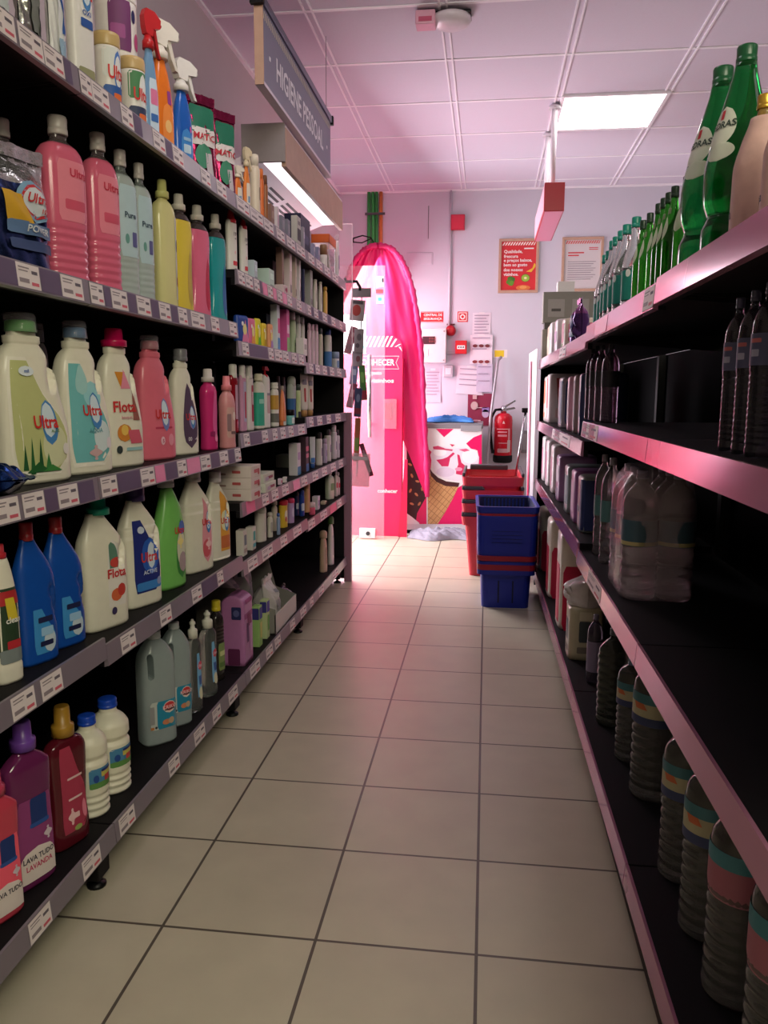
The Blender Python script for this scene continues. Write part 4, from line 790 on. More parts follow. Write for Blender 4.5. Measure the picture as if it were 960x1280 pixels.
t, h, W, D = prod('L', L3B, (386, 395, 546), 'cream_tube', 'white and blue cream tube in the farthest bay', 'tube', .6, rz=-.9); tube_stand(t, h, W, D, P(214, 214, 222), P(60, 100, 170), [('r', 0, .25, .8, .08, (70, 120, 190))])
for bx, lab, c, cm in (((394, 403, 540), 'white deodorant with black cap, nearest of its row', (216, 208, 206), (40, 36, 40)), ((403, 409, 548), 'short lilac deodorant between two black capped ones', (190, 170, 200), (180, 160, 190)), ((405, 414, 536), 'white deodorant with black cap, second of its row', (216, 206, 204), (44, 40, 44)), ((413, 421, 531), 'tall white deodorant with white cap', (216, 204, 212), (222, 214, 218)), ((420, 428, 537), 'white deodorant with dark cap at far end of its row', (206, 196, 206), (60, 50, 60))):
    t, h, W, D = prod('L', L3B, bx, 'deodorant_can', lab, 'spray can', 1., True); can(t, h, W, P(*c), P(*cm), .8, ps=[('r', .1, .4, .6, .12, (130, 110, 140))])
# ------------------------------------------------------------------ LEFT: knee-height shelf
def capred(c=(150, 34, 40)): return P(*c, rough=.35)
bot(L30, (-18, 27, 680), 'yellow green and black label cream cleaner with red cap cut by the left edge', [(0, -.94, .94, .94), (.02, -1, 1, 1), (.12, -1, 1, 1), (.14, -.94, .94, .94), (.5, -.94, .94, .94), (.68, -.8, .8, .85), (.86, -.5, .5, .6), (.9, -.4, .4, .45)], .7, P(222, 218, 200), ('step', P(190, 40, 50), .2, .9), [('r', .0, .42, .9, .27, (40, 62, 40)), ('r', .0, .62, .9, .05, (170, 40, 44)), ('s', .1, .54, .5, .08, (206, 186, 50)), ('r', .2, .28, .6, .03, (180, 40, 50)), ('r', .0, .2, .9, .05, (120, 130, 130))], [('Vim', .3, .63, .05, (230, 200, 70)), ('clean', .2, .46, .045, (226, 226, 220))][1:], name='cleaner_bottle', n=3)
BL = [(0, -.93, .93, .92), (.02, -1, 1, 1), (.45, -1, 1, 1), (.58, -1, .97, .98), (.66, -.97, .84, .9), (.75, -.82, .55, .66), (.84, -.62, .2, .42), (.88, -.56, .08, .36)]
BLB = P(20, 74, 160, rough=.28)
for box, lab in (((13, 72, 651), 'blue bleach bottle with red cap, nearer of two'), ((49, 107, 644), 'blue bleach bottle with red cap, farther of two')):
    bot(L30, box, lab, BL, .46, BLB, ('screw', capred(), .15, .87, -.24), [('L', .12, .23, .6, .16, (60, 140, 200)), ('o', .35, .15, .34, .08, (190, 206, 216)), ('r', .15, .31, .4, .02, (24, 30, 70)), ('r', .15, .14, .36, .018, (24, 30, 70)), ('r', .2, .225, .34, .03, (150, 190, 220))], name='bleach_bottle', n=3, dents=[(.8, .4, .16, .16, .25, .2)], nseg=40, lev=40)
TR = [(.62, .55, .16, .13, .26, -.25)]
deter(L31, (91, 162, 621), 'white detergent bottle with teal cap and red fruit label', CB, ('step', P(22, 150, 122, rough=.3), .2, .87, -.05), [('a', .3, .42, .42, .26, (226, 222, 212)), ('a', .18, .56, .2, .1, (90, 130, 110)), ('o', .3, .5, .3, .04, (200, 70, 60)), ('o', .25, .25, .26, .05, (206, 100, 60)), ('o', .5, .28, .2, .05, (190, 60, 50)), ('o', .1, .13, .12, .03, (60, 50, 90))], [('Flota', .3, .42, .072, (196, 40, 44))], dents=TR, pr=BL)
lg = logo(.12, .41, .065, .4, c=(214, 60, 50), ring=(60, 110, 200))
deter(L31, (143, 204, 606), 'white detergent bottle with dark purple cap and blue label on the lower shelf', CB, ('screw', P(60, 44, 96), .19, .87, -.1), [('L', .05, .42, .74, .3, (30, 44, 120)), ('o', .2, .42, .5, .15, (40, 90, 180)), ('r', .1, .17, .7, .035, (60, 130, 200)), ('o', -.25, .64, .2, .03, (200, 210, 225)), ('o', .66, .19, .14, .035, (150, 160, 200))]+lg[0], lg[1]+[('ACTIVE', .12, .285, .035, (205, 215, 230))], dents=TR, pr=BL)
lg = logo(.3, .5, .045, .24)
bot(L31, (182, 236, 590), 'green detergent bottle with oval flower label', TIL, .5, P(120, 190, 96, rough=.25), ('screw', P(190, 190, 190), .2, .87), [('d', .42, .34, .42, .26, (60, 130, 60)), ('o', .42, .34, .34, .16, (206, 206, 180)), ('o', .5, .22, .3, .09, (170, 150, 150)), ('f', .35, .4, .24, .06, (236, 220, 140)), ('o', .5, .52, .3, .06, (80, 110, 180))], lg[1], n=2.6)
lg = logo(.35, .48, .05, .26)
deter(L31, (219, 269, 585), 'white detergent bottle with pink blossom label', CB, ('screw', P(200, 196, 190), .19, .87, -.1), [('d', .35, .4, .4, .32, (226, 150, 160)), ('o', .3, .22, .3, .09, (206, 90, 100)), ('f', .45, .26, .24, .06, (236, 190, 190))]+lg[0], lg[1], dents=TR, pr=BL)
lg = logo(.3, .44, .055, .32)
deter(L31, (252, 290, 588), 'white detergent bottle with orange label', CB, ('screw', P(200, 190, 190), .19, .87, -.1), [('a', .3, .44, .48, .34, (226, 160, 60)), ('o', .3, .44, .44, .12, (232, 226, 180)), ('r', .3, .2, .46, .07, (200, 110, 60))]+lg[0], lg[1], dents=TR, pr=BL)
for i, bx in enumerate(((295, 309, 662), (307, 320, 658))):
    cart(L32, bx, ('nearer, white and grey', 'farther, white and teal')[i]+' soap carton at the edge of the knee-height shelf', (222, 216, 206), [('r', 0, .6, .6, .2, ((120, 130, 140), (60, 170, 160))[i]), ('r', 0, .2, .8, .08, ((190, 170, 160), (90, 190, 190))[i])], r=.6)
bot(L32, (316, 335, 632), 'white straight lotion bottle beside the soap cartons', STR, .6, P(222, 216, 206), ('dome', P(220, 214, 204), .42, .8), [('r', .5, .45, .3, .2, (206, 202, 196))], name='lotion_bottle')
bot(L32, (333, 342, 640), 'slim white lotion bottle with grey print in front of the cream one', SLIM, .7, P(214, 208, 196), ('dome', P(200, 194, 184), .4, .84), [('r', 0, .4, .6, .2, (170, 166, 160))], name='lotion_bottle')
bot(L32, (338, 348, 625), 'cream lotion bottle with domed cap left of the yellow kids bottle', SLIM, .7, P(226, 216, 196), ('dome', P(226, 216, 196), .4, .84), name='lotion_bottle', ins=.05)
bot(L32, (345, 351, 641), 'small blue and white bottle left of the yellow kids bottle', SLIM, .8, P(140, 160, 190), ('dome', P(60, 90, 160), .4, .84), name='lotion_bottle', ins=.015)
bot(L32, (347, 361, 624), 'yellow kids shampoo bottle with red cap', STR, .6, P(230, 190, 60), ('dome', P(206, 40, 60), .46, .8), [('o', .1, .42, .5, .2, (235, 225, 200)), ('o', .0, .3, .25, .1, (200, 70, 60))], name='shampoo_bottle')
bot(L32, (358, 369, 622), 'lilac kids shampoo bottle with pink cap', STR, .6, P(190, 160, 206), ('dome', P(216, 60, 110), .46, .8), [('o', .1, .42, .5, .2, (220, 206, 226))], name='shampoo_bottle')
bot(L32, (367, 374, 614), 'slim black and blue bottle behind the blue roll-on', STR, .8, P(36, 44, 90), ('dome', P(30, 30, 44), .45, .8), [('r', 0, .4, .9, .12, (200, 206, 214))], name='deodorant_bottle', ins=.06)
bot(L32, (373, 381.5, 612), 'blue and white roll-on deodorant', STR, .8, P(30, 64, 150), ('dome', P(30, 50, 130), .45, .76), [('r', 0, .35, .95, .14, (206, 214, 224))], name='deodorant_bottle')
bot(L32, (379, 388.5, 603), 'tall peach sun spray bottle with peach cap', STR, .8, P(216, 160, 120), ('dome', P(210, 150, 110), .48, .8), name='sun_spray_bottle')
t, h, W, D = prod('L', L33, (386, 394, 628), 'cosmetic_jar', 'small pink jar beside the white carton in the farthest bay', 'jar', 1., True, ins=.01); jar(t, h, W, P(214, 90, 120), P(226, 200, 206))
cart(L33, (390, 400, 620), 'small white carton with lilac print in the farthest bay', (214, 206, 216), [('r', 0, .5, .6, .2, (150, 130, 170))], r=.6)
t, h, W, D = prod('L', L33, (400, 409, 626), 'soap_bar', 'low cream wrapped soap with brown band in the farthest bay', 'soap', .6); mb = MB().box(-W/2, W/2, -D/2, D/2, 0, min(h, .04), P(216, 196, 170), .008); mb.build('wrapper', t); label_on(t, Flat(W*.8, D), min(h, .04), [('r', 0, .5, .5, .3, (120, 80, 60))], (), 'front_print')
bot(L33, (405, 419, 587), 'pale green hand soap bottle with dark green print', [(0, -.9, .9, .9), (.03, -1, 1, 1), (.66, -1, 1, 1), (.76, -.8, .8, .8), (.8, -.36, .36, .45), (.86, -.34, .34, .4)], .55, P(200, 210, 186), ('pump', P(206, 206, 196), .2, .84), [('r', .1, .42, .6, .12, (110, 150, 100))], name='soap_bottle', n=3.4)
for i, bx in enumerate(((417, 423, 587), (422, 428, 590))):
    bot(L33, bx, ('nearer' if i == 0 else 'farther')+' white hand soap bottle with red stripe at far end', [(0, -.9, .9, .9), (.03, -1, 1, 1), (.66, -1, 1, 1), (.76, -.8, .8, .8), (.8, -.36, .36, .45), (.86, -.34, .34, .4)], .8, P(214, 200, 196), ('dome', P(206, 196, 196), .3, .85), [('r', 0, .42, .7, .1, (200, 60, 80))], name='soap_bottle')
# ------------------------------------------------------------------ LEFT: bottom shelf
LVP = [(0, -.9, .9, .9), (.02, -1, 1, 1), (.3, -.97, .97, 1), (.5, -.93, .93, .97), (.66, -.98, .98, 1), (.73, -.98, .98, .98), (.79, -.62, .62, .75), (.82, -.36, .36, .5), (.86, -.34, .34, .46)]
def lava(box, lab, body, capc, word, wc):
    bot(L2, box, lab, LVP, .42, mat(body, rough=.1, trans=.15, noise=.03), ('step', P(*capc), .23, .835), [('r', .05, .31, .8, .24, tuple(min(255, int(v*1.12+14)) for v in body)), ('r', .2, .46, .4, .09, (24, 50, 110)), ('r', .2, .385, .46, .012, (40, 80, 150)), ('a', .05, .15, .8, .1, (222, 210, 204)), ('f', .55, .3, .22, .04, (206, 190, 200))], [('LAVA TUDO', .06, .19, .034, (50, 44, 60), 0., .85)]+([(word, .06, .14, .034, wc, 0., .85)] if word else []), name='floor_cleaner_bottle', n=3.2, nseg=36)
lava((-34, 27, 962), 'pink floor cleaner bottle cut by the left edge of the bottom shelf', (206, 70, 90), (190, 60, 90), None, (196, 60, 90))
lava((-2, 68, 901), 'purple floor cleaner bottle with purple cap and white lower label', (112, 40, 90), (110, 66, 160), 'LAVANDA', (190, 60, 100))
bot(L2, (51, 112, 882), 'dark red floor cleaner bottle with gold cap and pink flower label', [(0, -.86, .86, .9), (.02, -.96, .96, 1), (.12, -1, 1, 1), (.3, -.9, .9, .96), (.5, -.96, .96, .98), (.68, -1, 1, 1), (.755, -.78, .78, .85), (.785, -.36, .36, .5), (.82, -.33, .33, .44)], .42, mat((92, 22, 34), rough=.08, trans=.1, noise=.03), ('step', P(170, 128, 44, rough=.35), .23, .795), [('L', .12, .42, .72, .31, (170, 54, 80)), ('f', -.1, .22, .24, .06, (236, 200, 200)), ('o', -.1, .22, .1, .05, (232, 190, 190)), ('r', .05, .22, .24, .02, (236, 196, 196)), ('o', .6, .24, .14, .07, (226, 130, 150)), ('r', .1, .5, .4, .008, (226, 190, 190)), ('r', .1, .35, .4, .008, (226, 190, 190)), ('o', .15, .13, .2, .02, (150, 170, 90))], name='floor_cleaner_bottle', n=3, nseg=36)
for box, lab in (((88, 134, 893), 'white bleach bottle with blue cap, nearer of two on the bottom shelf'), ((112, 161, 872), 'white bleach bottle with blue cap, farther of two on the bottom shelf')):
    bot(L2, box, lab, BLH, 1., P(226, 222, 200, rough=.4), ('screw', P(26, 70, 180), .24, .905), [('r', .1, .4, .8, .1, (70, 130, 170)), ('r', .3, .44, .4, .035, (200, 190, 90)), ('r', .1, .33, .8, .03, (90, 140, 70)), ('r', .3, .385, .2, .03, (190, 60, 60)), ('r', .35, .47, .45, .012, (30, 40, 110)), ('o', -.4, .4, .14, .04, (30, 70, 140))], rnd=True, n=2, ribs=[(.03, .24, 3, .07)], name='bleach_bottle', lev=44)
# clear jugs with a through handle
def jug(box, lab, hole):
    t, h, W, D = prod('L', L2, box, 'cleaner_jug', lab, 'jug', .75, rz=-.72)
    P_ = [(0, -.92, .92, .92), (.02, -1, 1, 1), (.68, -1, 1, 1), (.78, -.94, .94, .94), (.88, -.62, .62, .62), (.925, -.36, .36, .4), (.93, -.3, .3, .34), (.95, -.3, .3, .34)]
    S_ = Loft(prof(P_, W, D, h), 3.4); mb = MB(); m = mat((186, 200, 200), rough=.22, trans=.4, alpha=.92, noise=.03); S_.mesh(mb, m, 36, 40); o = mb.build('body', t)
    cut = MB(); cut.box(-W*.36, -W*.2, -D, D, h*.6, h*.82, m, .018); c = cut.build('cut', t)
    md = o.modifiers.new('b', 'BOOLEAN'); md.operation = 'DIFFERENCE'; md.object = c; md.solver = 'EXACT'; bpy.context.view_layer.update()
    me = bpy.data.meshes.new_from_object(o.evaluated_get(bpy.context.evaluated_depsgraph_get())); o.modifiers.clear(); o.data = me
    bpy.data.objects.remove(c)
    cap(t, 'screw', P(196, 206, 206), W*.19, h*.935, h)
    label_on(t, S_, h, [('r', .12, .27, .80, .125, (190, 196, 190)), ('r', .3, .27, .62, .125, (30, 134, 166)), ('o', .42, .33, .36, .055, (222, 214, 206)), ('o', .42, .335, .32, .042, (200, 50, 54)), ('r', .42, .31, .3, .008, (60, 44, 50)), ('o', .2, .2, .24, .025, (206, 130, 90)), ('o', .5, .205, .18, .03, (190, 160, 130)), ('r', -.6, .28, .12, .08, (150, 150, 150)), ('r', -.62, .165, .09, .012, (190, 120, 60)), ('o', -.42, .17, .07, .012, (40, 44, 50))], [('KRIKO', .42, .333, .034, (230, 190, 190))])
jug((167, 222, 788), 'clear cleaner jug with blue and red label, nearer of two', True)
jug((197, 241, 777), 'clear cleaner jug with blue and red label, farther of two', True)
GLS = mat((216, 222, 218), rough=.04, trans=.92, ior=1.3, noise=0.)
for box, lab in (((229, 255, 774), 'clear dish soap bottle with white push cap, nearer of two'), ((246, 274, 763), 'clear dish soap bottle with white push cap, farther of two')):
    bot(L2, box, lab, [(0, -.9, .9, .9), (.02, -1, 1, 1), (.12, -1, 1, 1), (.3, -.88, .9, .92), (.55, -.94, .94, .96), (.7, -.98, .98, 1), (.78, -.7, .7, .75), (.815, -.34, .34, .44), (.83, -.33, .33, .42)], .6, GLS, ('push', P(222, 220, 206), .26, .8), [('L', .35, .4, .5, .24, (120, 176, 216)), ('o', .4, .5, .36, .05, (210, 70, 90)), ('s', .4, .34, .34, .05, (50, 90, 160)), ('o', .4, .2, .34, .07, (216, 214, 180))], [('Ultra', .4, .5, .035, (230, 200, 210))], name='dish_soap_bottle')
bot(L2, (259, 283, 750), 'dark ribbed bottle with yellow cap behind the clear dish soap', RND, .8, mat((54, 48, 46), rough=.06, trans=.4, noise=0.), ('screw', P(206, 186, 40), .3, .87), [('r', .2, .3, .8, .17, (130, 150, 90)), ('r', .2, .34, .6, .03, (206, 210, 150)), ('r', .2, .2, .7, .03, (90, 120, 60))], ribs=[(.48, .7, 5, .06)], name='cleaner_bottle', ins=.05)
t, h, W, D = prod('L', L2, (276, 317, 741), 'powder_pack', 'purple paper pack of laundry powder with folded top', 'pack', .8, ins=.02)
m = P(178, 116, 166, rough=.28); S_ = Loft([(0, -W/2, W/2, D/2), (h*.9, -W/2*.98, W/2*.98, D/2*.97), (h*.96, -W/2*.96, W/2*.96, D/2*.7), (h, -W/2*.92, W/2*.92, D*.12)], 10.); mb = MB(); S_.mesh(mb, m, 48, 16); mb.build('pack', t)
label_on(t, S_, h, [('r', 0, .7, .86, .04, (150, 76, 126)), ('s', .1, .62, .5, .09, (130, 50, 96)), ('r', -.3, .45, .2, .14, (90, 50, 96)), ('r', .4, .35, .3, .2, (196, 150, 190)), ('r', 0, .9, .7, .03, (150, 70, 120))], [('EXTRA', -.1, .45, .05, (70, 40, 80))][:0], 'front_print')
label_on(t, Side(W, D), h, [('r', .35, .76, .4, .09, (36, 40, 90)), ('r', .1, .13, .5, .12, (96, 36, 76)), ('o', .35, .76, .25, .05, (90, 90, 140))], (), 'side_print')
cart(L2, (315, 328, 757), 'green and violet carton beside the purple pack, nearer of two', (150, 190, 110), [('r', 0, .82, .95, .14, (60, 60, 140)), ('r', .1, .4, .6, .2, (206, 206, 120))], r=.7, s=[('r', 0, .82, .95, .14, (50, 50, 120))])
cart(L2, (325, 337, 749), 'green and violet carton beside the purple pack, farther of two', (190, 206, 150), [('r', 0, .82, .95, .14, (70, 60, 150)), ('r', .1, .4, .6, .2, (120, 170, 90))], r=.7, s=[('r', 0, .82, .95, .14, (56, 54, 130))])
# grey cardboard tray with white wrapped packs inside
t, h, W, D = prod('L', L2, (322, 381, 722), 'display_tray', 'open grey cardboard display tray holding white wrapped packs', 'tray', .95, ins=.005)
h = .19; W, D = .36, .34; t.location = (XL-.012-D/2, 3.24, L2)
GC = mat((132, 130, 122), rough=.7, noise=.05)
mb = MB(); mb.prism([(-D/2, 0), (D/2, 0), (D/2, h), (.0, h*.98), (-D*.3, h*.62), (-D/2, h*.55)], -W/2, -W/2+.004, GC, 'yz'); mb.prism([(-D/2, 0), (D/2, 0), (D/2, h*1.5), (D*.1, h*1.5), (-D*.12, h*1.3), (-D*.22, h*.6), (-D/2, h*.42)], W/2-.004, W/2, GC, 'yz')
mb.box(-W/2, W/2, D/2-.004, D/2, 0, h, GC); mb.box(-W/2, W/2, -D/2, -D/2+.004, 0, h*.42, PAPER(206, 200, 192)); mb.box(-W/2, W/2, -D/2, D/2, 0, .004, GC); mb.build('tray', t)
mb = MB(); mb.add([(-W/2-.001, -.02, .02), (-W/2-.001, .03, .02), (-W/2-.001, .03, .06), (-W/2-.001, -.02, .06)], [(3, 2, 1, 0)], PAPER(96, 92, 90), False); mb.build('side_print', t)
loc = t.location.copy()
for i, (dx, dy, hh, ww, lab) in enumerate(((-.02, -.09, .2, .13, 'white wrapped tissue pack at the front of the grey tray'), (.04, .05, .3, .14, 'tall white wrapped pack standing at the back of the grey tray'), (-.09, .06, .24, .12, 'clear wrapped pack with twisted top in the grey tray'))):
    t = thing('wrapped_pack', lab, 'pack', (loc.x-dy, loc.y+dx, L2+.0045), PI/2); pouch(t, hh, ww, .1, mat((206, 200, 198), rough=.3, bump=.5), None, [('r', .1, .4, .5, .12, (180, 176, 180)), ('r', .1, .7, .3, .04, (150, 150, 160))], seed=30+i)
t = thing('wrapped_pack', 'small crumpled dark pack right of the grey tray', 'pack', (XL-.12, 3.55, L2), PI/2); pouch(t, .08, .13, .09, FOIL(90, 80, 90), None, [('r', .1, .5, .5, .2, (170, 160, 170))], seed=40)
bot(L2, (398, 410.5, 663), 'beige slim shampoo bottle on the bottom shelf of the farthest bay', LNG, .7, P(196, 166, 140), ('dome', P(190, 160, 136), .42, .82), [('r', .2, .4, .4, .2, (170, 140, 116))], name='shampoo_bottle')
bot(L2, (408.5, 418.5, 645), 'white slim shampoo bottle with green cap on the bottom shelf', LNG, .7, P(214, 206, 200), ('dome', P(80, 110, 60), .42, .84), [('r', .2, .4, .4, .2, (186, 180, 180))], name='shampoo_bottle')
# ------------------------------------------------------------------ RIGHT: topmost shelf
Z5a, Z5b, Z5c, Z4a, Z4b, Z2a, Z2b, Z1 = 1.345, 1.338, 1.32, 1.045, .982, .632, .652, .152
PG = mat((26, 130, 62), rough=.05, trans=.85, ior=1.3, noise=0.); PGD = mat((20, 90, 44), rough=.05, trans=.7, ior=1.3, noise=0.)
def pbot(zs, box, lab, p, mt, cp, ps=(), ts=(), name='water_bottle', r=1., **k):
    k.setdefault('rnd', True); k.setdefault('n', 2.)
    return bot(zs, box, lab, p, r, mt, cp, ps, ts, name=name, side='R', **k)
for box, lab in (((855, 938, 84), 'tall green sparkling water bottle with oval pale label, farther of two'), ((884, 967, 57), 'tall green sparkling water bottle with oval pale label, nearer of two')):
    pbot(Z5a, box, lab, PED, PG, ('screw', P(20, 84, 50, rough=.3), .15, .915), [('o', -.05, .61, .62, .1, (206, 210, 196)), ('r', -.1, .67, .1, .022, (190, 40, 50)), ('o', .1, .49, .5, .045, (200, 206, 190))], [('PEDRAS', -.05, .62, .034, (40, 60, 50))], ribs=[(.1, .3, 1, .05)], nseg=32, lev=40, ins=.008)
KR = mat((206, 168, 160), rough=.6, noise=.2, nscale=40., bump=.4)
for i, box in enumerate(((918, 984, 118), (957, 1030, 98))):
    lab = ('farther', 'nearer')[i]+' gold capped bottle wrapped in pinkish paper at the right edge of the top shelf'
    t, h, W, D = prod('R', Z5a, box, 'wrapped_bottle', lab, 'bottle', 1., True)
    mb = MB(); Loft(prof(PED, W*.8, W*.8, h), 2).mesh(mb, mat((170, 140, 70), rough=.08, trans=.5, noise=0.), 24, 20); mb.build('body', t); cap(t, 'screw', mat((200, 160, 60), rough=.28, metal=.7), W*.15, h*.9, h)
    S_ = Loft([(0, -W/2*.94, W/2*.94, W/2*.94), (h*.02, -W/2, W/2, W/2), (h*.5, -W/2*.98, W/2*.98, W/2*.98), (h*.68, -W*.38, W*.38, W*.38), (h*.8, -W*.27, W*.27, W*.27), (h*.845, -W*.24, W*.24, W*.24)], 2.)
    mb = MB(); S_.mesh(mb, KR, 30, 30); mb.build('paper_wrap', t, 'pinkish paper wrapping'); label_on(t, S_, h, [], [('n a', -.2, .2, .05, INK)])
GRN = [(0, -.92, .92, .92), (.02, -1, 1, 1), (.45, -1, 1, 1), (.56, -.92, .92, .92), (.72, -.55, .55, .55), (.84, -.36, .36, .36), (.9, -.33, .33, .33)]
gb = None; ordn = ('nearest', 'second', 'third', 'fourth', 'fifth', 'sixth', 'farthest')
GBX = ((842, 869, 220), (828, 858, 232), (821, 849, 242), (815, 841, 251), (809, 835, 259), (799, 823, 267), (791, 813, 277))
for i, box in enumerate(GBX):
    lab = ordn[i]+' of the seven small green water bottles with dark caps'
    if i == 0:
        gb, gh, gw, _ = pbot(Z5b, box, lab, GRN, mat((50, 150, 40), rough=.05, trans=.85, ior=1.3, noise=0.), ('screw', P(22, 52, 34, rough=.3), .2, .89), [('o', .0, .6, .7, .11, (196, 204, 176)), ('r', 0, .76, .8, .03, (120, 130, 100))], nseg=24, lev=20, group='small green bottles on the top right shelf')
    else:
        x, y, h, W, D = place('R', Z5b, *box, 1., True)
        o = dup(gb, (frontx('R', y, .03+gw/2), y, Z5b), -PI/2, lab)
tb = None
TEAL = P(22, 130, 112, rough=.3)
for i, box in enumerate(((778, 808, 271), (767, 793, 280), (761, 785, 287), (755, 777, 294), (751, 772, 301), (747, 767, 307), (743, 762, 313))):
    lab = ordn[i]+' of the seven clear water bottles with teal caps'
    if i == 0:
        tb, th_, tw, _ = pbot(Z5b, box, lab, GRN, GLS, ('screw', TEAL, .2, .89), [('W', 0, .3, 0, .15, (24, 124, 110)), ('o', .4, .42, .2, .04, (206, 210, 206))], nseg=24, lev=20, group='clear teal capped bottles on the top right shelf')
    else:
        x, y, h, W, D = place('R', Z5b if i < 3 else Z5c, *box, 1., True)
        dup(tb, (frontx('R', y, .03+tw/2), y, Z5b if y < 2.58 else Z5c), -PI/2, lab)
t, h, W, D = prod('R', Z5c, (712, 738, 374), 'snack_bag', 'shiny purple bag slumped on the top right shelf behind the teal capped bottles', 'bag', .5)
pouch(t, h, W, D, FOIL(92, 60, 120), FOIL(150, 90, 150), [('s', .1, .45, .5, .2, (60, 56, 120)), ('o', -.3, .6, .3, .12, (170, 110, 160)), ('r', .2, .25, .5, .05, (60, 90, 130))], seed=50)
def rpack(zs, box, lab, c, ps, r=1.1, Wy=.15, Dx=.17, ymax=4.635, bev=.012, name='paper_pack', film=True, ins=.03):
    y1 = min(ymax, yat('R', box[0], zs+.08, ins)); y = y1-Wy/2; h = bis(lambda q: proj(xr(y1-Wy)+ins, y1-Wy, q)[1]-box[2], 0., 3.)-zs; W, D = Wy, Dx
    t = thing(name, lab, 'pack', (frontx('R', y, ins+D/2), y, zs), -PI/2)
    m = P(*c, rough=.28) if film else PAPER(*c)
    S_ = Loft([(0, -W/2*.94, W/2*.94, D/2*.94), (h*.02, -W/2, W/2, D/2), (h*.95, -W/2, W/2, D/2), (h*.985, -W/2*.96, W/2*.96, D/2*.95), (h, -W/2*.86, W/2*.86, D/2*.84)], 5.)
    mb = MB(); S_.mesh(mb, m, 40, 8); mb.build('pack', t)
    label_on(t, S_, h, ps, (), 'front_print')
    class SideR(Loft): pass
    n2 = [(q[0], -u, q[2], q[3], q[4], q[5]) for q in ps for u in (q[1],)]
    sd = type('S', (), {'pt': lambda s, u, z, off=0.: (W/2+off, u*D*.44, z), 'half': lambda s, z: D/2})()
    label_on(t, sd, h, n2, (), 'side_print')
    return t, h, W, D
rpack(Z5c, (679, 694, 406), 'cream fluffy pack at the far end of the top right shelf', (214, 200, 170), [('r', 0, .5, .7, .2, (226, 214, 186))], ymax=4.54)
rpack(Z5c, (686, 694, 402), 'narrow white pack second from the far end of the top right shelf', (224, 214, 214), [('r', 0, .6, .6, .1, (210, 190, 200))], Wy=.12)
rpack(Z5c, (692, 704, 398), 'white and lilac pack third from the far end of the top right shelf', (220, 206, 212), [('r', 0, .5, .7, .16, (196, 150, 190))])
rpack(Z5c, (701, 716, 397), 'cream pack with pink label and green leaf beside the purple bag', (222, 206, 190), [('r', .1, .55, .8, .3, (206, 110, 130)), ('f', 0, .18, .4, .1, (110, 160, 70))])
# grey carton tower at the far end of the top shelf
t = thing('display_tower', 'grey carton tower with two recessed windows and white block on top', 'display', (.43, 4.6, Z5c), 0)
GB = mat((142, 140, 132), rough=.6, noise=.05); GD = mat((92, 90, 86), rough=.7)
for k in range(2):
    z0 = k*.2
    o = MB().box(-.135, .135, -.045, .045, z0, z0+.165, GB, .004).build('carton', t)
    for sx in (-1, 1):
        m2 = MB().box(sx*.065-.045, sx*.065+.045, -.0475, -.045, z0+.03, z0+.125, mat((170, 166, 162), rough=.6), .002); m2.box(sx*.065-.025, sx*.065+.025, -.0485, -.0475, z0+.06, z0+.075, GD); m2.build('window_flap', o)
    if k == 0: MB().box(-.125, .125, -.04, .04, .165, .2, GD).build('spacer', t)
MB().box(-.06, .03, -.04, .04, .365, .42, mat((240, 238, 236), rough=.5)).build('white_block', t)
# ------------------------------------------------------------------ RIGHT: second shelf
DK = mat((120, 118, 128), rough=.06, trans=.9, ior=1.3, noise=0.)
for i, box in enumerate(((904, 936, 372), (921, 956, 362), (938, 976, 352))):
    pbot(Z4a, box, ('farthest', 'middle', 'nearest')[i]+' of three clear ribbed bottles at the right edge of the second shelf', WAT, DK, ('screw', P(60, 60, 80), .17, .93), [('W', 0, .62, 0, .09, (70, 72, 100)), ('r', 0, .67, .4, .012, (170, 90, 90)), ('r', 0, .6, .3, .02, (150, 150, 170))], ribs=[(.05, .5, 12, .05)], nseg=24, lev=30, name='ribbed_bottle')
for i, box in enumerate(((732, 748, 436), (737, 753, 432), (744, 760, 431), (752, 774, 430))):
    pbot(Z4a, box, ('farthest', 'second farthest', 'second nearest', 'nearest')[i]+' of four dark ribbed bottles in front of the paper packs', WAT, mat((120, 100, 116), rough=.06, trans=.75, ior=1.3, noise=0.), ('screw', P(40, 36, 46), .17, .93), [('W', 0, .56, 0, .1, (26, 24, 32))], ribs=[(.05, .44, 10, .05)], nseg=24, lev=30, name='ribbed_bottle')
for box, lab, c, ps in (((667, 685, 470), 'orange and white paper pack at the far end of the second right shelf', (226, 214, 206), [('r', -.1, .5, .7, .4, (226, 120, 70)), ('r', .2, .3, .4, .1, (232, 200, 190))]), ((682, 700, 467), 'white pack with red flames print beside the orange one', (222, 206, 206), [('s', 0, .55, .6, .36, (206, 80, 80)), ('r', .1, .2, .5, .1, (226, 180, 180))]), ((697, 712, 471), 'grey and navy paper pack beside the red flame pack', (150, 140, 146), [('r', .35, .5, .55, .42, (46, 60, 100)), ('r', -.4, .5, .3, .3, (196, 180, 190))]), ((708, 718, 470), 'pink and white narrow pack on the second right shelf', (206, 150, 170), [('r', 0, .5, .5, .3, (220, 200, 206))]), ((715, 726, 468), 'brownish grey pack between pink pack and navy pack', (140, 116, 116), [('r', .2, .5, .5, .4, (116, 96, 100))]), ((722, 732, 466), 'narrow navy pack next to the dark ribbed bottles', (40, 46, 80), [('r', 0, .5, .6, .2, (90, 110, 130))])):
    rpack(Z4b, box, lab, c, ps, Wy=.07 if box[0] > 707 else .15)
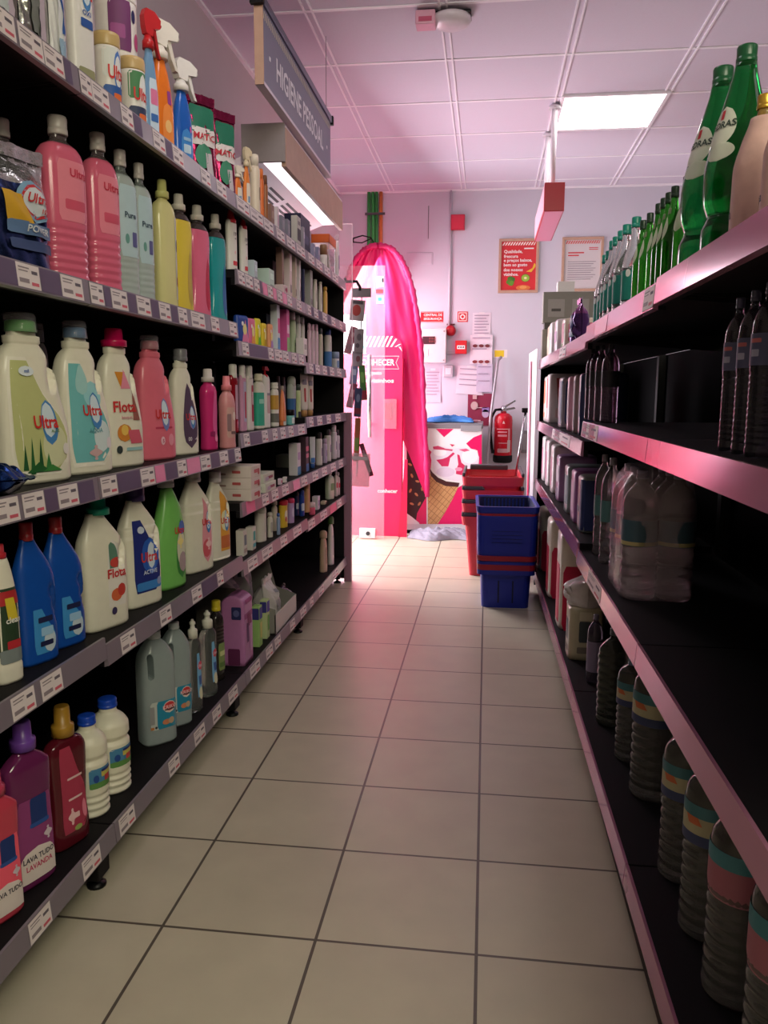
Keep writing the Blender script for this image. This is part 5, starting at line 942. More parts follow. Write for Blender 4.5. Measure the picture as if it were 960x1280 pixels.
# ------------------------------------------------------------------ RIGHT: third shelf
PKP = (206, 130, 160)
for box, lab, c, ps in (((673, 684, 546), 'white wrapped pack with pink lettering at the far end of the third right shelf', (226, 216, 216), [('r', -.1, .45, .5, .3, PKP)]), ((681, 692, 551), 'white wrapped pack with pink lettering, second from the far end of the third right shelf', (224, 212, 212), [('r', -.1, .45, .5, .3, (200, 120, 150))]), ((687, 701, 557), 'white wrapped pack with pink lettering, third from the far end of the third right shelf', (220, 208, 206), [('r', -.1, .45, .5, .3, (200, 110, 146))]), ((694, 708, 570), 'purple and white wrapped pack with stacked lettering', (150, 110, 150), [('r', .1, .6, .6, .18, (206, 196, 206)), ('r', 0, .2, .6, .1, (96, 70, 110))]), ((704, 716, 583), 'greyish teal wrapped pack beside the purple one', (130, 140, 140), [('r', .2, .5, .6, .3, (90, 120, 124))]), ((712, 724, 589), 'purple wrapped pack in front of the teal one', (146, 96, 146), [('r', 0, .5, .6, .3, (196, 160, 190))]), ((720, 742, 597), 'grey green wrapped pack with navy edge at near end of its row', (128, 134, 128), [('r', .7, .5, .28, .45, (40, 50, 96)), ('s', -.2, .4, .5, .05, (90, 110, 130))])):
    rpack(Z2b, box, lab, c, ps)
BT = mat((196, 186, 190), rough=.08, trans=.85, alpha=.95, ior=1.25, noise=0.)
for i, box in enumerate(((743, 765, 568), (751, 777, 572))):
    pbot(Z2a, box, ('farther', 'nearer')[i]+' loose clear bottle with teal band left of the shrink wrapped pack', WAT, BT, ('screw', P(130, 120, 130), .17, .93), [('W', 0, .5, 0, .1, (70, 110, 110))], ribs=[(.05, .4, 5, .06)], nseg=24, lev=26)
x, y, h, W, D = place('R', Z2a, 762, 852, 575, .67, Dmax=.3)
BW = .086; h = .318
t = thing('bottle_pack', 'six clear bottles shrink wrapped together standing on the third right shelf', 'bottle pack', (frontx('R', y, .03+BW*1.0), y, Z2a), -PI/2)
first = None
for i in range(3):
    for j in range(2):
        if first is None:
            S_ = Loft(prof(WAT, BW, BW, h), 2., [(.05*h, .42*h, 5, .06)]); mb = MB(); S_.mesh(mb, BT, 22, 24); first = mb.build('bottle', t)
            cap(first, 'screw', P(120, 110, 130), BW*.17, h*.93, h); label_on(first, S_, h, [('W', 0, .52, 0, .1, (56, 84, 96)), ('W', 0, .44, 0, .015, (170, 160, 110))]); o = first
        else:
            o = first.copy(); COL.objects.link(o); o.parent = t
            for c in list(first.children): d = c.copy(); COL.objects.link(d); d.parent = o
        o.location = ((i-1)*BW*1.02, (j-.5)*BW*1.02, 0)
S_ = Loft([(0.001, -BW*1.5, BW*1.5, BW*.98), (.01, -BW*1.56, BW*1.56, BW*1.04), (h*.55, -BW*1.55, BW*1.55, BW*1.04), (h*.76, -BW*1.54, BW*1.54, BW*1.03), (h*.9, -BW*1.42, BW*1.42, BW*.94), (h*.98, -BW*1.2, BW*1.2, BW*.75), (h*1.01, -BW*1.05, BW*1.05, BW*.62)], 4.5, [(h*.1, h*.9, 3, .02)])
mb = MB(); S_.mesh(mb, mat((220, 205, 212), rough=.16, alpha=.3, noise=.4, nscale=16., bump=.7), 48, 24); mb.build('shrink_film', t, 'clear shrink film')
# ------------------------------------------------------------------ RIGHT: lowest shelf
for i, box in enumerate(((670, 684, 637), (681, 697, 651), (693, 718, 666))):
    t, h, W, D = rpack(Z1, box, ('farthest', 'middle', 'nearest')[i]+' tall red and cream wrapped pack on the lowest right shelf', (214, 204, 188), [('r', 0, .33, .98, .33, (196, 26, 66)), ('r', 0, .82, .6, .05, (226, 214, 206))], Wy=.2, Dx=.2, ins=.02)
t, h, W, D = rpack(Z1, (706, 740, 760), 'cream flour pack with dark panel and wrinkled film, lower of the stack of two', (176, 166, 136), [('r', .1, .55, .4, .2, (60, 66, 66)), ('r', .1, .2, .5, .06, (120, 110, 96)), ('r', .1, .85, .4, .08, (200, 190, 160))], Wy=.14, Dx=.13, ins=.02)
t2 = thing('paper_pack', 'shiny film wrapped pack lying on the cream flour pack', 'pack', (t.location.x, t.location.y, Z1+h), -PI/2); B_ = Bag(W*.95, D*1.05, .12, 60); mb = MB(); B_.mesh(mb, FILM(206, 196, 190, alpha=.95)); mb.build('pack', t2); label_on(t2, B_, .12, [('r', 0, .4, .6, .2, (190, 180, 170))], (), 'front_print')
WB = mat((150, 150, 146), rough=.06, trans=.8, ior=1.3, noise=0.); LBW = [('W', 0, .67, 0, .1, (170, 164, 130)), ('W', 0, .745, 0, .035, (60, 112, 120)), ('W', 0, .585, 0, .03, (50, 60, 96)), ('s', .1, .69, .34, .022, (190, 100, 60))]
def water(box, lab, lb=LBW, nm='water_bottle', rib=(.05, .56, 7, .06)):
    t, h, W, D = pbot(Z1, box, lab, WA5, WB, ('screw', P(90, 110, 140), .18, .93), lb, ribs=[rib], nseg=28, lev=34, name=nm, ins=.05)
    mb = MB(); mb.tube([(-W*.2, 0, h*.93), (-W*.24, 0, h*1.0), (-W*.1, 0, h*1.02), (W*.1, 0, h*1.02), (W*.24, 0, h*1.0), (W*.2, 0, h*.93)], W*.03, P(150, 120, 150), 6); mb.build('carry_handle', t)
SRV = mat((110, 100, 116), rough=.1, trans=.7, ior=1.3, noise=0.)
pbot(Z1, (734, 753, 768), 'slim clear bottle with silver label behind the dark ribbed jug', WAT, SRV, ('screw', P(120, 110, 130), .18, .93), [('W', 0, .4, 0, .22, (130, 116, 140))], ins=.05)
t, h, W, D = pbot(Z1, (747, 788, 785), 'stout dark ribbed water jug on the lowest right shelf', WAT, mat((92, 96, 86), rough=.08, trans=.7, ior=1.3, noise=0.), ('screw', P(60, 66, 70), .18, .93), [], ribs=[(.05, .78, 9, .05)], name='water_jug', nseg=30, lev=40)
water((771, 808, 822), 'water bottle half hidden behind its neighbour, farthest of the six labelled bottles')
water((791, 850, 824), 'water bottle with cream and blue label, second farthest of the six labelled bottles')
water((828, 886, 908), 'water bottle with orange lettering, third farthest of the six labelled bottles')
water((855, 922, 950), 'water bottle with orange lettering, third nearest of the six labelled bottles')
PKL = [('W', 0, .65, 0, .11, (156, 90, 104)), ('W', 0, .755, 0, .04, (60, 120, 130))]
water((886, 966, 1005), 'water bottle with dull pink label, second nearest of the six labelled bottles', PKL)
water((936, 1028, 1075), 'water bottle with dull pink label at the bottom right corner', PKL)
# ------------------------------------------------------------------ far end: clip strip with hanging packs
YC = 4.74
def at(px, py, y=YC): x, z = aty(px, py, y); return Vector((x, y, z))
t = thing('clip_strip', 'grey headed clip strip hanging on a black hook at the far left shelf end', 'strip')
mb = MB(); a, b = at(433, 352), at(450, 359); mb.tube([(a.x-.0, 4.70, a.z+.01), a, (b.x-.02, YC, a.z), b, b+Vector((.0, 0, -.02))], .009, BLACK); mb.build('hook', t)
a, b = at(440, 372), at(464, 360); MB().box(a.x, b.x, YC-.004, YC+.004, a.z, b.z, mat((120, 116, 120), rough=.4), .003).build('header', t)
mb = MB(); p0, p1, p2 = at(452, 371), at(450, 480), at(446, 596); mb.tube([p0, p1, p2], .004, P(150, 140, 150)); mb.build('strip', t)
def hang(poly, lab, c, ps, name='hanging_pack', dy=0., mt=None):
    q = [at(px, py, YC-.008-dy) for px, py in poly]; cx = sum(q, Vector())/len(q)
    t = thing(name, lab, 'pack', cx, 0, 'packs hanging on the clip strip')
    up = ((q[0]+q[1])-(q[2]+q[3]))/2; H_ = up.length; up = up.normalized(); rt = up.cross(Vector((0, 1, 0))).normalized()*-1; W_ = abs((q[1]-q[0]).dot(rt))
    M_ = Matrix((rt, Vector((0, 1, 0)), up)).transposed().to_4x4()
    mb = MB(); mb.box(-W_/2, W_/2, -.004, .004, -H_/2, H_/2, mt or P(*c), .003, M_); mb.build('pack', t)
    m2 = MB()
    for i, (sh, u, v, hu, hv, cc) in enumerate(ps):
        off = .0045+.0005*i; pts = []
        for k in range(17):
            tt = -1+2*k/16; l, r = shape_w(sh, tt); pts.append((r, tt))
        for k in range(16, -1, -1):
            tt = -1+2*k/16; l, r = shape_w(sh, tt); pts.append((l, tt))
        m2.flat([M_ @ Vector((u*W_/2+x_*hu*W_/2, -off, v*H_/2+z_*hv*H_/2)) for x_, z_ in pts][::1], PAPER(*cc))
    m2.build('front_print', t)
hang([(439, 374), (457, 376), (454, 402), (437, 400)], 'grey card with a red disc at the top of the clip strip', (150, 140, 140), [('o', -.1, .0, .6, .55, (150, 50, 44)), ('r', 0, .75, .7, .15, (60, 56, 60))], dy=.012)
hang([(439, 406), (447, 411), (438, 444), (430, 440)], 'tilted maroon packet left of the clip strip', (120, 40, 60), [('o', .2, .4, .4, .2, (170, 130, 130)), ('r', 0, -.5, .6, .2, (90, 30, 50))], dy=.012)
hang([(443, 410), (455, 412), (455, 442), (441, 440)], 'silver packet with grey dots below the red disc card', (140, 130, 136), [('o', .1, .3, .5, .3, (96, 86, 96)), ('o', -.2, -.4, .4, .2, (80, 70, 80))], dy=.024)
hang([(441, 438), (454, 440), (453, 458), (440, 458)], 'small silver packet in the middle of the clip strip', (132, 124, 130), [('o', .1, .0, .4, .4, (110, 60, 70))], dy=.012)
hang([(439, 456), (448, 457), (445, 482), (437, 480)], 'blue grey packet in the middle of the clip strip', (86, 96, 130), [('r', 0, .3, .6, .3, (150, 160, 180))], dy=.0)
hang([(448, 455), (456, 458), (460, 498), (451, 502)], 'green and red packet hanging right on the clip strip', (70, 120, 60), [('r', 0, -.7, .9, .25, (150, 40, 60)), ('r', 0, .3, .5, .3, (120, 170, 90))], dy=.012)
hang([(439, 478), (447, 481), (441, 511), (432, 508)], 'maroon packet with white print hanging left below the blue grey one', (110, 36, 60), [('r', 0, .2, .5, .3, (170, 120, 130))], dy=.024)
hang([(444, 484), (453, 486), (451, 522), (442, 520)], 'dark blue packet in the lower middle of the clip strip', (60, 66, 100), [('r', 0, -.6, .8, .2, (130, 40, 60)), ('o', 0, .3, .5, .3, (120, 130, 160))], dy=.03)
hang([(444, 522), (451, 523), (449, 578), (441, 576)], 'narrow orange and green packet at the lower end of the clip strip', (150, 90, 60), [('r', 0, -.2, .8, .3, (110, 140, 70)), ('r', 0, -.8, .8, .15, (150, 40, 50))], dy=.012)
hang([(449, 556), (454, 553), (468, 592), (461, 598)], 'dark red packet slanting right at the bottom of the clip strip', (110, 40, 66), [('r', 0, .2, .5, .4, (170, 120, 140)), ('r', 0, -.6, .6, .15, (190, 150, 160))], dy=.024)
hang([(434, 566), (463, 567), (461, 609), (433, 607)], 'clear plastic pouch hanging at the very bottom of the clip strip', (180, 170, 176), [('r', 0, .7, .8, .1, (206, 196, 200))], mt=mat((200, 186, 190), rough=.15, alpha=.55, noise=.1), dy=.03)
# ------------------------------------------------------------------ back wall fittings
YW = 7.1005
def wpt(px, py, y=YW): x, z = aty(px, py, y); return x, z
def wrect(px0, py0, px1, py1, y=YW): (a, d), (b, c) = wpt(px0, py0, y), wpt(px1, py1, y); return min(a, b), max(a, b), min(c, d), max(c, d)
def wbox(mb, r, t, mt, bev=0., y=YW): return mb.box(r[0], r[1], y-t, y, r[2], r[3], mt, bev)
def poster(box, label, bg, name='poster'):
    r = wrect(*box); t = thing(name, label, 'poster', ((r[0]+r[1])/2, YW, (r[2]+r[3])/2)); w, h = (r[1]-r[0])/2, (r[3]-r[2])/2; mb = MB(); f = .022
    for q in ((-w, w, h-f, h), (-w, w, -h, -h+f), (-w, -w+f, -h+f, h-f), (w-f, w, -h+f, h-f)): mb.box(q[0], q[1], -.02, 0, q[2], q[3], WOOD, .002)
    mb.build('frame', t); MB().box(-w+f, w-f, -.008, -.002, -h+f, h-f, bg).build('sheet', t)
    return t, w-f, h-f
def strokes(mb, w, z0, z1, mt, y, n=13):
    k = 2*w/n
    for i in range(n):
        x = -w+i*k; s = k*.8; mb.add([(x, y, z0), (x+k*.5, y, z0), (min(w, x+k*.5+s), y, z1), (min(w, x+s), y, z1)], [(0, 1, 2, 3)], mt, False)
def disc(mb, x, z, rx, rz, y, mt, n=20): mb.flat([(x+rx*math.cos(2*PI*i/n), y, z+rz*math.sin(2*PI*i/n)) for i in range(n)], mt)
t, w, h = poster((624, 299, 672, 366), 'red framed poster with white Portuguese slogan and fruit and vegetables', mat((206, 24, 40), rough=.4, noise=.04))
PW = PAPER(240, 234, 230); mb = MB(); strokes(mb, w*.96, h*.84, h*.97, PW, -.0095); mb.build('stripe_border', t)
mb = MB()
for i, s in enumerate(('Qualidade,', 'frescura', 'e preços baixos,', 'bem ao gosto', 'dos nossos', 'vizinhos.')):
    _, _, tw, th = glyphs(s); k = .026/.72; text_on(mb, s, lambda a, b: (-w*.85+tw*k/2+a, -.0098, h*.58-i*.037+b), k*th, PW)
mb.box(w*.3, w*.85, -.0098, -.0095, h*.68, h*.73, PW); mb.build('lettering', t)
mb = MB()
for i in range(9): disc(mb, -w*.42+.022*math.cos(i*.7)*(.5+.5*(i % 2)), -h*.62+.022*math.sin(i*.7), .018, .018, -.0095-.0003*i, PAPER(50+6*i, 110+5*i, 40))
disc(mb, w*.42, -h*.5, .038, .034, -.0096, PAPER(120, 90, 40)); disc(mb, w*.42, -h*.5, .033, .029, -.0099, PAPER(150, 190, 60)); disc(mb, w*.42, -h*.5, .012, .010, -.0102, PAPER(226, 226, 170))
mb.flat([(w*.45, -.0096, -h*.24), (w*.75, -.0096, -h*.26), (w*.98, -.0096, -h*.04), (w*.98, -.0096, h*.06), (w*.9, -.0096, h*.1), (w*.8, -.0096, -h*.1)], PAPER(226, 176, 50))
disc(mb, w*.3, -h*.9, .06, .022, -.0097, PAPER(222, 120, 60)); disc(mb, w*.3, -h*.88, .03, .014, -.0100, PAPER(232, 160, 90)); mb.build('fruit_print', t)
t, w, h = poster((703, 297, 752, 364), 'pale framed notice with red heading to the right of the red poster', mat((206, 198, 200), rough=.5, noise=.03))
mb = MB(); strokes(mb, w*.96, h*.84, h*.97, PAPER(206, 60, 60), -.0095, 15); mb.build('stripe_border', t)
mb = MB(); R_ = PAPER(200, 50, 60)
mb.box(w*.35, w*.85, -.0095, -.009, h*.66, h*.69, R_); mb.box(w*.35, w*.85, -.0095, -.009, h*.59, h*.62, R_)
for i, (a, b) in enumerate(((.45, .44), (.34, .3))): mb.box(-w*.8, -w*.8+w*2*b, -.0095, -.009, h*a, h*(a+.05), R_)
for i in range(9): mb.box(-w*.8, w*(.75-.25*((i*7) % 3)/2), -.0095, -.009, h*(.1-.09*i), h*(.12-.09*i), mat((120, 110, 120), rough=.6))
mb.build('lettering', t)
def sign(box, label, c, name='sign', cat='sign', th=.004, bev=.001):
    r = wrect(*box); t = thing(name, label, cat, ((r[0]+r[1])/2, YW, (r[2]+r[3])/2)); w, h = (r[1]-r[0])/2, (r[3]-r[2])/2
    MB().box(-w, w, -th, 0, -h, h, c, bev).build('panel', t); return t, w, h
t, w, h = sign((526, 389.5, 554, 403), 'red plate reading CENTRAL DE SEGURANÇA above the alarm panel', P(196, 28, 40))
mb = MB(); mb.box(-w*.96, w*.96, -.0046, -.004, h*.86, h*.92, PW); mb.box(-w*.96, w*.96, -.0046, -.004, -h*.92, -h*.86, PW)
text_on(mb, 'CENTRAL DE', lambda a, b: (a+w*.08, -.0048, h*.38+b), h*.46, PW, w*1.62); text_on(mb, 'SEGURANÇA', lambda a, b: (a+w*.08, -.0048, -h*.38+b), h*.5, PW, w*1.62); mb.build('lettering', t)
t, w, h = sign((572, 389.5, 584.5, 402.5), 'small red square fire alarm pictogram on the wall', P(206, 44, 50))
mb = MB(); mb.box(-w*.8, w*.8, -.0046, -.004, -h*.8, h*.8, PW); mb.box(-w*.68, w*.68, -.005, -.0046, -h*.68, h*.68, P(196, 30, 40)); disc(mb, 0, 0, w*.5, h*.5, -.0053, PW); disc(mb, 0, 0, w*.28, h*.28, -.0056, P(196, 30, 40)); mb.build('pictogram', t)
t, w, h = sign((564, 269.5, 581, 288), 'plain red square box high on the back wall', P(190, 22, 60), 'alarm_sounder', 'alarm', .045, .004)
MB().box(-w*.85, w*.85, -.048, -.045, -h*.85, h*.85, P(206, 30, 66), .001).build('cover', t)
t, w, h = sign((522, 412, 558, 454), 'cream fire alarm control panel with dark display half behind the pink arch', P(216, 204, 206), 'alarm_cabinet', 'alarm', .09, .006)
mb = MB().box(-w*.6, w*.25, -.094, -.09, h*.1, h*.55, mat((60, 40, 44), rough=.3), .001)
for i in range(3):
    for j in range(2): mb.box(-w*.15+i*.02, -w*.15+i*.02+.013, -.096, -.094, h*.2+j*.025, h*.2+j*.025+.016, P(120, 60, 60))
mb.build('display', t); mb = MB().box(-w*.45, -w*.2, -.093, -.09, -h*.6, -h*.2, P(226, 220, 220), .001); mb.build('key_cover', t)
for sx, sz in ((.85, .85), (.85, -.85)): MB().lathe([(.006, -.094), (.006, -.09)], GREYP, sx*w, sz*h, 10, 'y').build('screw', t)
t, w, h = sign((569.5, 426, 583.5, 442.5), 'small red manual fire call point with white window', P(196, 26, 40), 'call_point', 'alarm', .05, .005)
mb = MB().box(-w*.7, w*.7, -.053, -.05, -h*.3, h*.25, PW, .001)
for i in (-1, 0, 1): mb.box(i*w*.4-.006, i*w*.4+.006, -.0545, -.053, -h*.12, h*.08, INK)
mb.build('window_plate', t)
x, z = wpt(563.5, 413.5); t = thing('alarm_beacon', 'round dark red alarm beacon beside the control panel', 'alarm', (x, YW, z))
mb = MB(); mb.lathe([(.045, 0), (.046, -.02), (.04, -.05), (.02, -.062)], P(170, 20, 36), 0, 0, 20, 'y'); mb.build('lens', t); MB().box(-.035, .035, -.012, 0, .048, .06, mat((90, 30, 40), rough=.5)).build('bracket', t)
r = wrect(555, 457, 566, 471); t = thing('wall_switch', 'small grey wall socket below the control panel', 'socket', ((r[0]+r[1])/2, YW, (r[2]+r[3])/2)); MB().box(-.042, .042, -.03, 0, -.05, .05, P(190, 182, 192), .006).build('box', t); MB().box(-.024, .024, -.033, -.03, -.028, .028, P(225, 220, 226), .002).build('cover', t)
mb = MB(); x, _ = wpt(563, 300); mb.tube([(x, YW-.012, 2.84), (x, YW-.012, 1.72)], .011, P(196, 190, 200)); tag(mb.build('conduit'), 'thin grey vertical conduit from the ceiling to the alarm panel', 'conduit')
x, z = wpt(536, 250); mb = MB(); mb.tube([(x, YW-.002, 2.72), (x, YW-.002, 2.45)], .003, GREYP, 6); tag(mb.build('wire'), 'short thin wire on the wall left of the conduit', 'wire')
mb = MB(); a = wpt(558, 441); b = wpt(570, 441); mb.box(a[0], b[0], YW-.012, YW, a[1]-.012, a[1]+.012, P(196, 190, 200)); tag(mb.build('cable_trunking'), 'short horizontal trunking between control panel and call point', 'trunking')
r = wrect(508, 316, 541, 331); mb = MB(); wbox(mb, (r[0], r[1], r[2], r[3]), .006, WALLB, .004); mb.box((r[0]+r[1])/2+.02, r[1]-.01, YW-.009, YW-.006, r[2]+.01, r[3]-.01, WALLB, .001); tag(mb.build('cover_plate'), 'blank wall coloured cover plate above the pink arch', 'plate')
t = thing('cable_bundle', 'green and orange cables running down the wall behind the pink arch', 'cables')
for k, (px, c, rr) in enumerate(((461.5, (60, 160, 80), .016), (466.5, (66, 170, 84), .016), (471, (56, 150, 74), .014), (476.5, (206, 120, 60), .016))):
    x, _ = wpt(px, 270); mb = MB(); mb.tube([(x, YW-.018, 2.84), (x+.003*math.sin(k), YW-.018, 2.5), (x, YW-.018, 1.2)], rr, P(*c)); mb.build('cable', t)
mb = MB(); a, _ = wpt(457, 265); b, _ = wpt(482, 265)
for zz in (2.66,): mb.box(a, b, YW-.04, YW-.034, zz-.012, zz+.008, mat((90, 84, 90), rough=.4, metal=.6))
mb.build('clamp', t)
mb = MB(); q = [wpt(px, py, 6.9) for px, py in ((441, 297), (452, 293), (462, 295), (468, 305), (473, 316))]; mb.tube([(q[0][0]-.03, 7.1, q[0][1])]+[(a, 6.93+.02*i, c) for i, (a, c) in enumerate(q)], .006, BLACK); q = [wpt(px, py, 6.9) for px, py in ((440, 302), (452, 303), (463, 298))]; mb.tube([(q[0][0]-.03, 7.1, q[0][1])]+[(a, 6.92, c) for a, c in q], .005, BLACK); tag(mb.build('cable'), 'loose black cables hanging behind the top of the pink arch', 'cable')
# sheets of paper
def sheet(box, label, c=(226, 216, 226), lines=6, tilt=0., extra=None, dy=0.):
    r = wrect(*box); t = thing('paper_notice', label, 'paper', ((r[0]+r[1])/2, YW, (r[2]+r[3])/2)); w, h = (r[1]-r[0])/2, (r[3]-r[2])/2
    t.rotation_euler = (0, tilt, 0); mb = MB()
    vs = []; n = 6
    for j in range(n+1):
        for i in range(n+1): vs.append((-w+2*w*i/n, -dy-.003-.006*abs(math.sin(i*1.3+j*.9))*(j/n < .5), -h+2*h*j/n))
    mb.add(vs, [(j*(n+1)+i, j*(n+1)+i+1, (j+1)*(n+1)+i+1, (j+1)*(n+1)+i) for j in range(n) for i in range(n)], PAPER(*c)); mb.build('sheet', t)
    MB().box(-w*.3, w*.3, -.004-dy, 0, h*.9, h*1.03, PAPER(230, 222, 226)).build('tape', t)
    m2 = MB()
    for k in range(lines): m2.box(-w*.8, w*(.8-.3*((k*5) % 3)/2), -.0115, -.011, h*(.8-1.5*k/max(1, lines))-.004, h*(.8-1.5*k/max(1, lines))+.003, mat((160, 146, 166), rough=.7))
    if extra: extra(m2, w, h)
    if lines or extra: o = m2.build('print', t); o.location.y = -dy
def three(m2, w, h):
    for zz, cc in ((.25, (110, 44, 50)), (-.85, (130, 50, 54))):
        for i in (-1, 0, 1): disc(m2, i*w*.55, zz*h, w*.22, h*.11, -.0118, PAPER(*cc))
sheet((591, 391, 613, 425), 'upper crumpled white paper notice right of the fire pictogram', lines=7)
sheet((588, 419, 615, 455), 'paper notice with two rows of brown round pictures', lines=2, extra=three, dy=.013)
sheet((571, 458, 604, 493), 'large white paper tilted below the picture notice', lines=4, tilt=.06, dy=.0)
sheet((596, 455, 615, 490), 'lilac paper curling at the right of the large tilted paper', c=(206, 196, 216), lines=3, dy=.014)
sheet((531, 461, 551, 503), 'plain pale paper sheet left below the control panel', c=(206, 196, 210), lines=8)
def prom(m2, w, h):
    disc(m2, -w*.45, h*.25, w*.3, h*.26, -.0118, PAPER(206, 180, 176)); disc(m2, w*.5, -h*.25, w*.3, h*.26, -.0118, PAPER(196, 186, 216)); m2.box(-w*.6, -w*.25, -.0118, -.0115, h*.66, h*.92, PAPER(206, 170, 170)); m2.box(-w*.3, w*.6, -.0118, -.0115, h*.1, h*.14, PAPER(226, 200, 206)); m2.box(w*.2, w*.8, -.0118, -.0115, -.02, .02, PAPER(150, 130, 190)); m2.box(-w*.7, w*.1, -.0118, -.0115, -h*.75, -h*.65, PAPER(226, 190, 196))
sheet((585, 492, 614, 532), 'maroon promotional sheet with pale circles behind the freezer', c=(140, 44, 74), lines=0, extra=prom, dy=.0)
r = wrect(616, 437, 634, 447); t, w, h = sign((616, 437, 634, 447), 'small yellow and white sticker above the mop handle', PAPER(232, 226, 226), 'sticker', 'sticker', .002, 0)
MB().box(-w*.75, w*.55, -.003, -.002, -h*.8, h*.8, PAPER(222, 196, 40)).build('yellow_print', t)
t, w, h = sign((652, 538, 661, 566), 'plain grey box low on the wall behind the basket handle', mat((120, 116, 120), rough=.5), 'wall_box', 'box', .05, .004); MB().box(-w*.7, w*.7, -.053, -.05, -h*.7, h*.7, mat((140, 136, 140), rough=.5), .001).build('cover', t)
# fire extinguisher hanging on the wall
x, zb = wpt(628, 578, 7.0); _, zt = wpt(628, 516, 7.0); H_ = zt-zb
t = thing('fire_extinguisher', 'red fire extinguisher with black base hanging on the back wall', 'fire extinguisher', (x, 7.0, zb)); R_ = .078
ER = P(196, 20, 40, rough=.22)
mb = MB(); mb.lathe([(R_*.98, .05), (R_, .06), (R_, H_*.86), (R_*.92, H_*.93), (R_*.6, H_*.985), (R_*.3, H_)], ER, n=28); mb.build('cylinder', t)
mb = MB(); mb.lathe([(R_*.9, 0), (R_*1.06, .012), (R_*1.06, .06), (R_*1.0, .065)], BLACK, n=28); mb.build('base_ring', t)
mb = MB(); mb.lathe([(.026, H_), (.026, H_+.04), (.018, H_+.06)], CHROME, n=16); mb.build('valve', t)
mb = MB(); mb.prism([(-.02, H_+.03), (.09, H_+.05), (.1, H_+.035), (.0, H_+.015)], -.012, .012, CHROME); mb.build('handle', t)
mb = MB(); mb.prism([(-.01, H_+.05), (.095, H_+.11), (.1, H_+.1), (.01, H_+.04)], -.01, .01, CHROME); mb.build('lever', t)
mb = MB(); mb.tube([(-.02, -.01, H_+.03), (-.07, -.02, H_+.025), (-.105, -.03, H_-.04), (-.11, -.03, H_*.6), (-.095, -.03, H_*.3), (-.088, -.02, .09)], .012, BLACK); mb.build('hose', t)
mb = MB(); mb.box(-.1, -.07, -.035, .0, .08, .11, BLACK); mb.build('hose_clip', t)
S_ = Loft([(0, -R_, R_, R_), (H_, -R_, R_, R_)], 2.); label_on(t, S_, H_, [('r', -.1, .68, .62, .006, (232, 200, 200)), ('t', .0, .82, .14, .03, (226, 190, 190)), ('r', -.1, .62, .5, .014, (226, 160, 170)), ('r', -.1, .55, .5, .02, (226, 150, 160)), ('r', .62, .55, .1, .14, (222, 150, 160)), ('r', .0, .25, .6, .04, (206, 160, 166)), ('r', .62, .34, .16, .12, (210, 190, 190)), ('r', .0, .4, .5, .008, (226, 160, 170))])
MB().box(-.03, .03, .07, .098, H_*.5, H_*.8, BLACK).build('wall_bracket', t)
# mop leaning on the wall
t = thing('mop', 'grey mop handle leaning against the wall left of the fire extinguisher', 'mop')
a, b, c = wpt(627, 446, 7.04), wpt(614, 520, 6.98), wpt(603, 590, 6.9)
mb = MB(); p3 = (.062, 6.83, .1); mb.tube([(a[0], 7.05, a[1]), (a[0]-.03, 7.04, a[1]-.03), (b[0]-.005, 6.935, b[1]), (max(.012, c[0]+.03), 6.87, c[1]), p3], .012, mat((176, 170, 178), rough=.3, metal=.4)); mb.build('handle', t)
mb = MB(); mb.lathe([(.06, 0), (.07, .02), (.03, .09), (.016, .13)], P(170, 160, 170), p3[0], p3[1], 16); mb.build('head', t)
# ------------------------------------------------------------------ ice cream freezer
FY = 6.38
fx0, fx1 = -.66, -.03
t = thing('ice_cream_freezer', 'chest freezer with printed ice cream cone on its white and pink front', 'freezer', ((fx0+fx1)/2, 6.72, 0)); w = (fx1-fx0)/2
FW = P(226, 222, 226)
MB().box(-w, w, FY-6.72+.012, .3, .03, .86, FW, .01).build('cabinet', t)
mb = MB().box(-w-.005, w+.005, FY-6.72+.002, .305, .86, .9, mat((130, 126, 132), rough=.35), .006); mb.build('lid_frame', t)
MB().box(-w+.04, w-.04, FY-6.72+.06, .26, .9, .906, mat((120, 130, 140), rough=.08, alpha=.6, noise=0.)).build('glass_lid', t)
MB().box(-w+.02, w-.02, FY-6.72+.03, .28, 0, .03, BLACK).build('plinth', t)
MB().box(w-.17, w-.005, FY-6.72-.006, FY-6.72+.002, .84, .885, mat((150, 150, 154), rough=.4), .002).build('price_plate', t)
def fpt(px, py, o):
    x, z = aty(px, py, FY); return (x-(fx0+fx1)/2, FY-6.72+.012-o, z)
def fpoly(mb, pts, o, mt): mb.flat([fpt(510+px/4.267, 480+py/4.267, o) for px, py in pts], mt)
HOT = mat((226, 24, 100), rough=.35, noise=.04); WHT = mat((240, 238, 240), rough=.35, noise=.02); CHOC = mat((70, 34, 36), rough=.4, noise=.2)
wf = bpy.data.materials.new('waffle'); nt, b_ = nodes(wf)
tc = nt.nodes.new('ShaderNodeTexCoord'); mp = nt.nodes.new('ShaderNodeMapping'); mp.inputs['Rotation'].default_value = (0, .9, 0); br = nt.nodes.new('ShaderNodeTexBrick'); br.offset = 0
sx = nt.nodes.new('ShaderNodeSeparateXYZ'); cx = nt.nodes.new('ShaderNodeCombineXYZ')
nt.links.new(tc.outputs['Object'], mp.inputs['Vector']); nt.links.new(mp.outputs['Vector'], sx.inputs[0]); nt.links.new(sx.outputs['X'], cx.inputs['X']); nt.links.new(sx.outputs['Z'], cx.inputs['Y']); nt.links.new(cx.outputs[0], br.inputs['Vector'])
for k, v in (('Scale', 1.), ('Brick Width', .05), ('Row Height', .03), ('Mortar Size', .0028), ('Mortar Smooth', .6)): br.inputs[k].default_value = v
